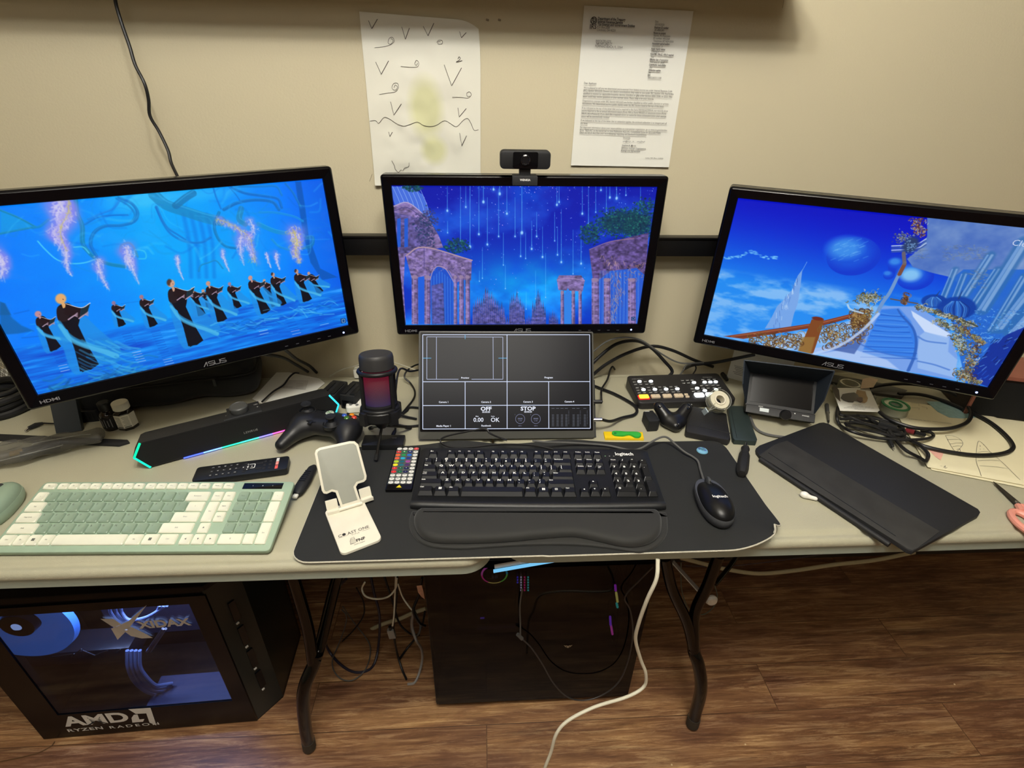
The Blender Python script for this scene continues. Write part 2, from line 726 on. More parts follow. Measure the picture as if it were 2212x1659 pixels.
yL = -.5349
fl = P(668, 1612, .012)
jl = Lp(677, 1436, -.50)
table('folding_table', 'grey-beige plastic folding table holding the sage keyboard and the large choir monitor', -1.62, .018, -.624, -.43,
  [('leg', [fl, Lp(660, 1573, -.535), Lp(655, 1518, -.53), Lp(660, 1477, -.52), jl, Lp(684, 1412, -.49)], .0145),
  ('leg_brace', [jl, Lp(664, 1352, -.48), Lp(630, 1235, -.46)], .0125),
  ('leg_brace', [Lp(681, 1428, -.50), Lp(693, 1390, -.47), Lp(719, 1284, -.42), Lp(734, 1230, -.40)], .0125)])
fr_ = P(1496, 1563, .012)
jr = Lp(1500, 1411, -.50)
table('folding_table', 'grey-beige plastic folding table holding the black keyboard, switcher and papers', .022, 1.66, -.606, .5,
  [('leg', [fr_, Lp(1504, 1533, -.525), Lp(1513, 1498, -.525), Lp(1514, 1468, -.52), Lp(1508, 1433, -.51), jr, Lp(1498, 1396, -.49)], .0145),
  ('leg_brace', [jr, Lp(1484, 1344, -.48), Lp(1452, 1272, -.46), Lp(1437, 1205, -.45)], .0125),
  ('leg_brace', [Lp(1499, 1404, -.50), Lp(1501, 1325, -.47), Lp(1528, 1265, -.46), Lp(1552, 1200, -.45)], .0125),
  ('leg_brace', [Lp(1545, 1262, -.40), Lp(1575, 1225, -.36), Lp(1592, 1200, -.33)], .006)])

# ------------------------------------------------------------------ computers on the floor
CASE = mat('black_steel_case', (11, 11, 12), .35, spec=.3, bump=.1)
CASE2 = mat('dark_greenish_case_metal', (30, 36, 34), .32)
SIL = mat('silver_white_print', (205, 203, 196), .5)


def tinted(name, rgb, clear, rough=.04):
 m_ = bpy.data.materials.new(name)
 m_.use_nodes = True
 nt = m_.node_tree
 N, L = nt.nodes, nt.links
 N.clear()
 t_ = N.new('ShaderNodeBsdfTransparent')
 t_.inputs[0].default_value = lin(rgb) + (1,)
 g = N.new('ShaderNodeBsdfGlossy')
 g.inputs['Roughness'].default_value = rough
 nz = N.new('ShaderNodeTexNoise')
 nz.inputs['Scale'].default_value = 30
 mr = N.new('ShaderNodeMapRange')
 mr.inputs[3].default_value = rough
 mr.inputs[4].default_value = rough * 2
 L.new(nz.outputs['Fac'], mr.inputs[0])
 L.new(mr.outputs[0], g.inputs['Roughness'])
 lw = N.new('ShaderNodeLayerWeight')
 lw.inputs[0].default_value = .5
 pw = N.new('ShaderNodeMath')
 pw.operation = 'POWER'
 L.new(lw.outputs['Facing'], pw.inputs[0])
 pw.inputs[1].default_value = 4
 fr = N.new('ShaderNodeMath')
 fr.operation = 'MULTIPLY_ADD'
 L.new(pw.outputs[0], fr.inputs[0])
 fr.inputs[1].default_value = .5
 fr.inputs[2].default_value = .03
 mx = N.new('ShaderNodeMixShader')
 L.new(fr.outputs[0], mx.inputs[0])
 L.new(t_.outputs[0], mx.inputs[1])
 L.new(g.outputs[0], mx.inputs[2])
 o = N.new('ShaderNodeOutputMaterial')
 L.new(mx.outputs[0], o.inputs[0])
 return m_


def shell(t, x0, x1, y0, y1, z0, z1, th=.006, front=None, mt=CASE):
 k = MB()
 k.box((x0 + x1) / 2, y1 - th / 2, (z0 + z1) / 2, x1 - x0, th, z1 - z0)
 k.box((x0 + x1) / 2, (y0 + y1) / 2, z0 + th / 2, x1 - x0, y1 - y0, th)
 k.box((x0 + x1) / 2, (y0 + y1) / 2, z1 - th / 2, x1 - x0, y1 - y0, th)
 k.box(x0 + th / 2, (y0 + y1) / 2, (z0 + z1) / 2, th, y1 - y0, z1 - z0)
 k.box(x1 - th / 2, (y0 + y1) / 2, (z0 + z1) / 2, th, y1 - y0, z1 - z0)
 k.build('case_body', mt, t)


# centre tower with its dark glass side to the room
YC = -.456
pc = thing('desktop_computer', 'black desktop tower with dark glass side and coloured lights under the desk centre', 'computer', Tr(.12, -.34, 0))
iv = Tr(-.12, .34, 0)
X0, X1 = -.128, .368
shell(pc, X0 - .12, X1 - .12, YC + .004 + .34, -.225 + .34, .022, .52)
MB().box((X0 + X1) / 2 - .12, YC + .34, .272, X1 - X0 - .004, .005, .492, b=.001).build('glass_panel', tinted('smoked_case_glass', (105, 100, 105), .5), pc)
for yy in (-.43, -.25):
 for xx in (X0 + .03, X1 - .025):
  MB().box(xx - .12, yy + .34, .011, .05, .03, .022, b=.002).build('foot', CASE, pc)
k = MB()
for q in range(3):
 k.box((X0 + X1) / 2 - .12, YC + .02 + q * .03 + .34, .522, X1 - X0 - .03, .006, .004)
k.build('top_vent', GREYP, pc)
# inside: board, cooler pump, memory, graphics card, fans
YI = -.40
bd = MB().box((X0 + X1) / 2 - .12, -.26 + .34, .3, .3, .004, .3)
bd.build('motherboard', mat('dark_circuit_board', (20, 20, 24), .5), pc)
pr = MB()
cc = WY(1068, 1240, YI)
rad = (WY(1095, 1240, YI) - cc).length
nseg = 40
cols = [(255, 70, 160), (250, 240, 120), (120, 240, 90), (60, 200, 220), (120, 110, 255), (255, 120, 220)]
for q in range(6):
 a0, a1 = -PI + q * PI / 3, -PI + (q + 1) * PI / 3
 pts_ = [iv @ (cc + Vector((math.cos(a0 + (a1 - a0) * s_ / 6) * rad, 0, math.sin(a0 + (a1 - a0) * s_ / 6) * rad))) for s_ in range(7)]
 pr.tube(pts_, .0022, 8, sub=1, mi=q)
pr.build('cooler_ring_light', [glow('ring_glow', c_, 5) for c_ in cols], pc)
k = MB().lathe([(rad * .93, 0), (rad * .93, .03), (.001, .03)], 28, M=iv @ Tr(*cc) @ Rx(PI / 2) @ Tr(0, 0, -.028))
k.build('cooler_pump', BLKG, pc)
k = MB().text('38', .016, iv @ Tr(*cc) @ Tr(0, -.004, -.006) @ Rx(PI / 2))
k.build('cooler_display', glow('display_dim', (110, 115, 120), 2), pc)
ramc = [(70, 70, 255), (235, 240, 255), (235, 40, 130), (70, 235, 215)]
for q in range(4):
 k = MB()
 c0 = WY(1118 + q * 7.6, 1246, YI)
 k.box(*(iv @ (c0 + Vector((0, .02, -.05)))), .004, .03, .13)
 st = k.build('memory_stick', BLK, pc)
 k = MB()
 for s_ in range(6 if q else 3):
  p_ = WY(1118 + q * 7.6, 1247 + s_ * 5.6, YI)
  k.box(*(iv @ p_), .0034, .003, .0024)
 k.build('memory_light', glow('memory_glow', ramc[q], 7), st)
g0, g1 = WY(1020, 1345, YI), WY(1150, 1368, YI)
gp = iv @ ((g0 + g1) / 2)
MB().box(gp.x + .02, gp.y + .045, gp.z, .3, .09, .035, b=.003).build('graphics_card', mat('card_shroud', (22, 20, 30), .4), pc)
MB().text('GEFORCE RTX', .0135, iv @ Tr(*WY(1071, 1356, YI - .004)) @ Rx(PI / 2), spacing=1.05).build('card_lettering', glow('card_text_glow', (92, 84, 128), 1.6), pc)
MB().box(*(iv @ WY(1042, 1335, YI - .003)), .010, .002, .004).build('card_light', glow('card_light_glow', (120, 90, 220), 4), pc)
for q, (ax, ay, bx, by, c_) in enumerate([(1329, 1264, 1330, 1276, (190, 70, 230)), (1331, 1280, 1334, 1300, (235, 245, 120)), (1332, 1303, 1334, 1312, (60, 220, 190)),
           (1318, 1332, 1319, 1350, (150, 80, 255)), (1320, 1352, 1323, 1370, (235, 90, 200))]):
 a, b_ = WY(ax, ay, YI), WY(bx, by, YI)
 MB().tube([iv @ a, iv @ b_], .0028, 8, sub=1).build('fan_light', glow('fan_glow', c_, 8), pc)
for zz in (.40, .28, .16):
 k = MB().lathe([(.052, -.01), (.058, -.01), (.058, .012), (.052, .012)], 28, M=Tr(X1 - .12 - .02, -.34 + .34, zz) @ Ry(PI / 2), cap=False)
 for b_ in range(7):
  k.box(.03, 0, 0, .044, .018, .002, M=Tr(X1 - .12 - .02, 0, zz) @ Ry(PI / 2) @ Rz(b_ * PI * 2 / 7) @ Rx(.4))
 k.build('case_fan', GREYP, pc)
lg = WY(1227, 1396, YC - .004)
k = MB()
for sx in (-1, 1):
 k.flat([(sx * .0105, .004), (sx * .0065, .0035), (sx * .0035, -.0005), (sx * .0045, -.0045)] if sx < 0 else [(.0105, .004), (.0045, -.0045), (.0035, -.0005), (.0065, .0035)], 0, iv @ Tr(*lg) @ Rx(PI / 2))
k.flat([(-.0055, .0038), (-.0025, -.001), (-.003, -.0052), (0, -.0065), (.003, -.0052), (.0025, -.001), (.0055, .0038), (.002, .003), (0, .0005), (-.002, .003)], 0, iv @ Tr(*lg) @ Rx(PI / 2))
k.build('case_emblem', mat('gold_grey_emblem', (130, 120, 98), .4), pc)

# second tower, standing more to the side, with a big window and white print
YT = -.466
XA, XB, ZT = -1.065, -.571, .492
PV = Tr(-.568, -.466, 0) @ Rz(math.radians(2.3)) @ Tr(.568, .466, 0)
IPV = PV.inverted()


def WT(px, py, y):
 return IPV @ UP(px, py, PV @ Vector((0, y, 0)), PV.col[1].to_3d())


t2 = thing('desktop_computer', 'black desktop tower with a blue-lit window, slatted front edge and white lettering', 'computer', PV @ Tr(-.8, -.34, 0))
i2 = Tr(.8, .34, 0)
k = MB()
back = -.235
outl = [(XA, YT + .004), (XB - .001, YT + .004), (-.525, -.41), (-.525, back), (XA, back)]
# hollow body: floor, top, back, rear side, and chamfered front
k.prism([(p[0] + .8, p[1] + .34) for p in outl], 0.0, .012)
k.prism([(p[0] + .8, p[1] + .34) for p in outl], ZT - .02, ZT + .006, b=.004)
k.box((XA - .525) / 2 + .8, back - .003 + .34, ZT / 2, -.525 - XA, .006, ZT - .02)
k.box(XA + .003 + .8, (YT + back) / 2 + .34, ZT / 2, .006, back - YT, ZT - .02)
k.build('case_body', CASE, t2)
k = MB()
ch = [(XB - .002, YT + .002), (-.525, -.41), (-.525, back), (-.545, back), (-.545, -.405), (XB - .022, YT + .012)]
k.prism([(p[0] + .8, p[1] + .34) for p in ch], .004, ZT - .005, b=.004)
k.build('front_panel', CASE2, t2)
# front vent slots and their bright clips
dch = Vector((-.525 - XB, -.41 - YT, 0)).normalized()
mch = Vector(((XB - .525) / 2, (YT - .41) / 2, 0))
Mch = i2 @ frame(mch + Vector((0, 0, .25)), dch, (0, 0, 1))
for q in range(4):
 kk = MB().box(.002, -.001, .135 - q * .085, .014, .004, .06).build('vent_slot', BLKG, t2, Mch)
 kk = MB().box(-.001, -.0035, .098 - q * .085, .006, .003, .0035, M=Rx(.0)).build('vent_clip', SIL, t2, Mch)
# side frame around the window
fx0, fx1 = WT(20, 1408, YT).x, None
wTL, wTR, wBR, wBL = WT(-60, 1336, YT), WT(408, 1304, YT), WT(503, 1513, YT), WT(116, 1535, YT)
zt_, zb_ = wTR.z, wBR.z
xr_ = (wTR.x + wBR.x) / 2
xl_ = WT(20, 1408, YT).x
k = MB()
outer = [(XA, .006), (XB, .006), (XB, ZT - .016), (XA, ZT - .016)]
inner = [(xl_ - .0, zb_), (xr_, zb_), (xr_, zt_), (xl_, zt_)]
Mf = i2 @ Tr(0, YT, 0) @ Rx(PI / 2)
k.ring(outer, inner, -.004, .001, Mf)
k.build('window_frame', mat('gloss_black_frame', (9, 9, 10), .25, spec=.3), t2)
MB().box((xl_ + xr_) / 2 + .8, YT + .34 + .002, (zt_ + zb_) / 2, xr_ - xl_, .002, zt_ - zb_).build('glass_panel', tinted('clear_case_glass', (190, 195, 210), .8), t2)
YN = -.42
fc = WT(48, 1339, YN)
fr2 = (WT(48, 1404, YN) - fc).length
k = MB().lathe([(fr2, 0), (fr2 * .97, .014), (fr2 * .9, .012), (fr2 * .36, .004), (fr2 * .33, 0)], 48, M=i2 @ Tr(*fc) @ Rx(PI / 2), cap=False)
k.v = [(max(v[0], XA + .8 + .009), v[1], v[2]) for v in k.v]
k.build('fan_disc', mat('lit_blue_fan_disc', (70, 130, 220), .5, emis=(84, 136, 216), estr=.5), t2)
k = MB().lathe([(fr2 * .33, 0), (fr2 * .3, .016), (.0, .018)], 24, M=i2 @ Tr(*fc) @ Rx(PI / 2))
k.build('fan_hub', BLKG, t2)
MB().lathe([(fr2 * .1, .017), (fr2 * .05, .021), (0, .0215)], 16, M=i2 @ Tr(*fc) @ Rx(PI / 2)).build('fan_light', glow('hub_glow', (190, 215, 255), 1.1), t2)
MB().box(-.78 + .8, back - .008 + .34, .27, .44, .003, .4).build('motherboard', mat('blue_black_board', (44, 48, 66), .4), t2)
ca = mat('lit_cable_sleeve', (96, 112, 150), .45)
for q in range(4):
 o_ = q * .0085
 pts_ = [WT(275 + q * 9, 1405, YN), WT(276 + q * 9, 1440, YN - .01), WT(290 + q * 9, 1472 - q * 3, YN - .012), WT(318 + q * 6, 1495 - q * 5, YN - .01), WT(345 + q * 3, 1500 - q * 7, YN), WT(372, 1488 - q * 4, YN + .01)]
 MB().tube([i2 @ p_ for p_ in pts_], .004, 8).build('power_cable', ca, t2)
for q in range(3):
 pts_ = [WT(237 + q * 12, 1312, YN), WT(240 + q * 12, 1325, YN), WT(260 + q * 10, 1345 - q * 3, YN - .005), WT(300 + q * 8, 1345 - q * 6, YN - .005), WT(335 + q * 8, 1325 - q * 6, YN), WT(345 + q * 8, 1308, YN)]
 MB().tube([i2 @ p_ for p_ in pts_], .0032, 8).build('coolant_hose', ca, t2)
for q in range(2):
 MB().tube([i2 @ WT(352 + q * 6, 1358, YN - .02), i2 @ WT(318 + q * 7, 1407, YN - .02)], .003, 8, sub=1).build('coolant_tube', CHROME, t2)
k = MB()
k.box(*(i2 @ WT(185, 1395, YN + .05)), .24, .06, .045, b=.004)
k.build('graphics_card', mat('dark_card', (24, 25, 30), .3), t2)
k = MB()
for a, b_ in (((98, 1394), (146, 1393)), ((110, 1420), (160, 1412)), ((178, 1405), (205, 1416)), ((205, 1416), (232, 1405)), ((252, 1410), (260, 1402)), ((155, 1418), (176, 1402))):
 k.tube([i2 @ WT(*a, YN - .004), i2 @ WT(*b_, YN - .004)], .0016, 6, sub=1)
k.build('card_trim', CHROME, t2)
MB().box(*(i2 @ WT(430, 1500, YN)), .20, .08, .05).build('power_supply_cover', mat('blue_grey_cover', (44, 52, 80), .5), t2)
lb = bpy.data.lights.new('case_inner_light', 'AREA')
lb.energy = 6
lb.color = (.55, .68, 1)
lb.size = .35
lb.size_y = .02
lb.shape = 'RECTANGLE'
lo_ = bpy.data.objects.new('case_inner_light', lb)
COL.objects.link(lo_)
lo_.location = PV @ Vector((-.78, -.40, ZT - .035))
# printing on the glass
YG = YT - .0015


def onglass(px0, px1, py0, py1, t_, spacing, bold, hmul):
 a, b_ = WT(px0, (py0), YG), WT(px1, py1, YG)
 vs, fs = text_mesh(t_, 1.0, bold, spacing)
 w0 = max(v[0] for v in vs) - min(v[0] for v in vs)
 h0 = max(v[1] for v in vs) - min(v[1] for v in vs)
 wd = (b_ - a).length
 return a, b_, wd / w0, h0


k = MB()


def glass_text(k, t_, a, b_, h, bold=0.0, spacing=1.0):      # a, b_: left and right ends of the baseline on the glass
 vs, fs = text_mesh(t_, 1.0, bold, spacing, 'LEFT', 4)
 x0_, x1_ = min(v[0] for v in vs), max(v[0] for v in vs)
 y0_, y1_ = min(v[1] for v in vs), max(v[1] for v in vs)
 A, B = WT(*a, YG), WT(*b_, YG)
 L_ = B.x - A.x
 out = [i2 @ Vector((A.x + (v[0] - x0_) / (x1_ - x0_) * L_, YG, (A.z + B.z) / 2 + (v[1] - y0_) / (y1_ - y0_) * h)) for v in vs]
 k.add(out, fs)


glass_text(k, 'AMD', (140, 1568), (284, 1560), .041, .035)
glass_text(k, 'RYZEN', (148, 1581), (224, 1575), .0115, .02, 1.1)
glass_text(k, 'RADEON', (238, 1573), (345, 1566), .0105, .01, 1.4)
VINYL = mat('white_vinyl_print', (214, 212, 204), .5)
k.build('maker_lettering', VINYL, t2)
k = MB()
glass_text(k, 'XIDAX', (300, 1358), (415, 1351), .0235, .035)


def gpoly(k, pts):
 k.add([i2 @ WT(*p_, YG) for p_ in pts], [tuple(range(len(pts)))])


gpoly(k, [(217, 1337), (245, 1337), (263, 1349), (248, 1356), (240, 1352)])
gpoly(k, [(240, 1358), (277, 1342), (317, 1307), (296, 1335), (276, 1360), (254, 1382)])
gpoly(k, [(283, 1354), (300, 1362), (318, 1371), (330, 1378), (306, 1379), (283, 1374), (266, 1362)])
k.build('brand_emblem', VINYL, t2)
# the arrow mark after the first word
k = MB()
gpoly(k, [(277, 1532), (325, 1529), (338, 1567), (323, 1561), (316, 1541), (293, 1542)])
gpoly(k, [(289, 1544), (297, 1543), (301, 1554), (312, 1553), (309, 1559), (286, 1561), (284, 1551)])
k.build('arrow_emblem', VINYL, t2)
# ------------------------------------------------------------------ pictures shown on the screens
def clip01(a):
 return np.clip(a, 0, 1)


def vnoise(W_, H_, sx, sy, octv=4, seed=0):
 rs = np.random.RandomState(seed)
 out = np.zeros((H_, W_))
 amp, tot = 1.0, 0
 for o in range(octv):
  gx, gy = max(2, int(sx * 2 ** o)) + 2, max(2, int(sy * 2 ** o)) + 2
  g = rs.rand(gy, gx)
  x = np.linspace(0, gx - 1.001, W_)
  y = np.linspace(0, gy - 1.001, H_)
  xi, yi = x.astype(int), y.astype(int)
  fx, fy = x - xi, y - yi
  fx, fy = fx * fx * (3 - 2 * fx), fy * fy * (3 - 2 * fy)
  a = g[yi][:, xi] * (1 - fx) + g[yi][:, xi + 1] * fx
  b = g[yi + 1][:, xi] * (1 - fx) + g[yi + 1][:, xi + 1] * fx
  out += amp * (a * (1 - fy)[:, None] + b * fy[:, None])
  tot += amp
  amp *= .55
 return out / tot


class Canvas:
 def __init__(s, W_, H_, tr):
  s.W, s.H, s.tr = W_, H_, tr
  s.a = np.zeros((H_, W_, 3))
  s.k = 1.0

 def pt(s, p):
  return s.tr(*p)

 def _bb(s, x0, y0, x1, y1, m):
  x0, x1 = int(max(0, x0 - m)), int(min(s.W, x1 + m + 1))
  y0, y1 = int(max(0, y0 - m)), int(min(s.H, y1 + m + 1))
  if x1 <= x0 or y1 <= y0:
   return None
  Y, X = np.mgrid[y0:y1, x0:x1]
  return x0, y0, x1, y1, X.astype(float), Y.astype(float)

 def _mix(s, bb, col, al):
  x0, y0, x1, y1 = bb[:4]
  al = al[..., None]
  s.a[y0:y1, x0:x1] = s.a[y0:y1, x0:x1] * (1 - al) + np.array(col, float) * al

 def ell(s, c, rx, ry, col, al=1.0, soft=1.0, rot=0.0):
  cx, cy = s.pt(c)
  rx, ry = rx * s.k, ry * s.k
  m = max(rx, ry) * (1 + soft * .5) + 2
  bb = s._bb(cx, cy, cx, cy, m)
  if bb is None:
   return
  X, Y = bb[4] - cx, bb[5] - cy
  c_, s_ = math.cos(rot), math.sin(rot)
  d = np.sqrt(((X * c_ + Y * s_) / rx) ** 2 + ((-X * s_ + Y * c_) / ry) ** 2)
  e = max(soft, 1.0 / max(min(rx, ry), .5))
  s._mix(bb, col, al * clip01((1 + e / 2 - d) / e))

 def stroke(s, pts, w, col, al=1.0, soft=1.2, w2=None, raw=False):
  pts = [Vector((p[0], p[1], 0)) for p in pts]
  pts = spline(pts, 5) if len(pts) > 2 else pts
  q = [s.pt((p.x, p.y)) for p in pts]
  w = w * s.k
  w2 = w if w2 is None else w2 * s.k
  n = len(q)
  xs, ys = [a[0] for a in q], [a[1] for a in q]
  mw = max(w, w2) / 2 + soft + 1
  bb = s._bb(min(xs), min(ys), max(xs), max(ys), mw)
  if bb is None:
   return
  X, Y = bb[4], bb[5]
  best = np.zeros(X.shape)
  for i in range(n - 1):
   (ax, ay), (bx, by) = q[i], q[i + 1]
   x0, x1 = int(max(0, min(ax, bx) - mw - bb[0])), int(max(0, max(ax, bx) + mw - bb[0] + 2))
   y0, y1 = int(max(0, min(ay, by) - mw - bb[1])), int(max(0, max(ay, by) + mw - bb[1] + 2))
   xs_, ys_ = X[y0:y1, x0:x1], Y[y0:y1, x0:x1]
   if xs_.size == 0:
    continue
   dx, dy = bx - ax, by - ay
   t = np.clip(((xs_ - ax) * dx + (ys_ - ay) * dy) / (dx * dx + dy * dy + 1e-9), 0, 1)
   d = np.hypot(xs_ - ax - t * dx, ys_ - ay - t * dy)
   ww = (w + (w2 - w) * (i + t) / (n - 1)) / 2
   v = clip01((ww + soft / 2 - d) / soft)
   best[y0:y1, x0:x1] = np.maximum(best[y0:y1, x0:x1], v)
  s._mix(bb, col, al * best)

 def poly(s, pts, col, al=1.0, soft=1.0, smooth=False):
  if smooth:
   pts = [(p.x, p.y) for p in spline([Vector((a[0], a[1], 0)) for a in pts], 4, True)]
  q = [s.pt(p) for p in pts]
  xs, ys = [a[0] for a in q], [a[1] for a in q]
  bb = s._bb(min(xs), min(ys), max(xs), max(ys), soft + 1)
  if bb is None:
   return
  X, Y = bb[4], bb[5]
  ins = np.zeros(X.shape, bool)
  dm = np.full(X.shape, 1e9)
  for i in range(len(q)):
   (ax, ay), (bx, by) = q[i - 1], q[i]
   dx, dy = bx - ax, by - ay
   t = np.clip(((X - ax) * dx + (Y - ay) * dy) / (dx * dx + dy * dy + 1e-9), 0, 1)
   dm = np.minimum(dm, np.hypot(X - ax - t * dx, Y - ay - t * dy))
   if ay != by:
    c_ = ((ay > Y) != (by > Y)) & (X < (bx - ax) * (Y - ay) / (by - ay) + ax)
    ins ^= c_
  sd = np.where(ins, dm, -dm)
  if callable(col):
   al_ = al * clip01(.5 + sd / soft)
   x0, y0, x1, y1 = bb[:4]
   s.a[y0:y1, x0:x1] = s.a[y0:y1, x0:x1] * (1 - al_[..., None]) + col(X.astype(int), Y.astype(int)) * al_[..., None]
  else:
   s._mix(bb, col, al * clip01(.5 + sd / soft))


def screen_canvas(Mw, wd, ht, W_, H_):
 o = Mw.translation
 ex, ey, ez = Mw.col[0].to_3d(), Mw.col[1].to_3d(), Mw.col[2].to_3d()

 def tr(px, py):
  p = UP(px, py, o, ey) - o
  return ((p.dot(ex) / wd + .5) * W_, (.5 - p.dot(ez) / ht) * H_)
 c = Canvas(W_, H_, tr)
 return c


def screen_mesh(cv, wd, ht, name, parent, M):
 W_, H_ = cv.W, cv.H
 X, Z = np.meshgrid((np.arange(W_) / (W_ - 1) - .5) * wd, (.5 - np.arange(H_) / (H_ - 1)) * ht)
 co = np.stack([X, np.zeros_like(X), Z], -1).reshape(-1)
 me = bpy.data.meshes.new(name)
 nv, nf = W_ * H_, (W_ - 1) * (H_ - 1)
 me.vertices.add(nv)
 me.vertices.foreach_set('co', co.astype(np.float32))
 i = (np.arange(H_ - 1)[:, None] * W_ + np.arange(W_ - 1)[None, :]).reshape(-1)
 q = np.stack([i, i + W_, i + W_ + 1, i + 1], 1).reshape(-1).astype(np.int32)
 me.loops.add(nf * 4)
 me.loops.foreach_set('vertex_index', q)
 me.polygons.add(nf)
 me.polygons.foreach_set('loop_start', (np.arange(nf) * 4).astype(np.int32))
 me.update(calc_edges=True)
 at = me.color_attributes.new('picture', 'BYTE_COLOR', 'POINT')
 col = np.concatenate([np.clip(cv.a, 0, 255) / 255, np.ones((H_, W_, 1))], -1)
 at.data.foreach_set('color_srgb', col.reshape(-1).astype(np.float32))
 m_ = bpy.data.materials.new(name + '_light')
 m_.use_nodes = True
 nt = m_.node_tree
 b = nt.nodes['Principled BSDF']
 b.inputs['Base Color'].default_value = (.004, .004, .005, 1)
 b.inputs['Roughness'].default_value = .42
 b.inputs['Specular IOR Level'].default_value = .25
 a = nt.nodes.new('ShaderNodeVertexColor')
 a.layer_name = 'picture'
 nt.links.new(a.outputs['Color'], b.inputs['Emission Color'])
 b.inputs['Emission Strength'].default_value = 1.0
 m_.cycles.emission_sampling = 'NONE'
 me.materials.append(m_)
 o = bpy.data.objects.new(name, me)
 COL.objects.link(o)
 o.parent = parent
 o.matrix_local = M
 return o


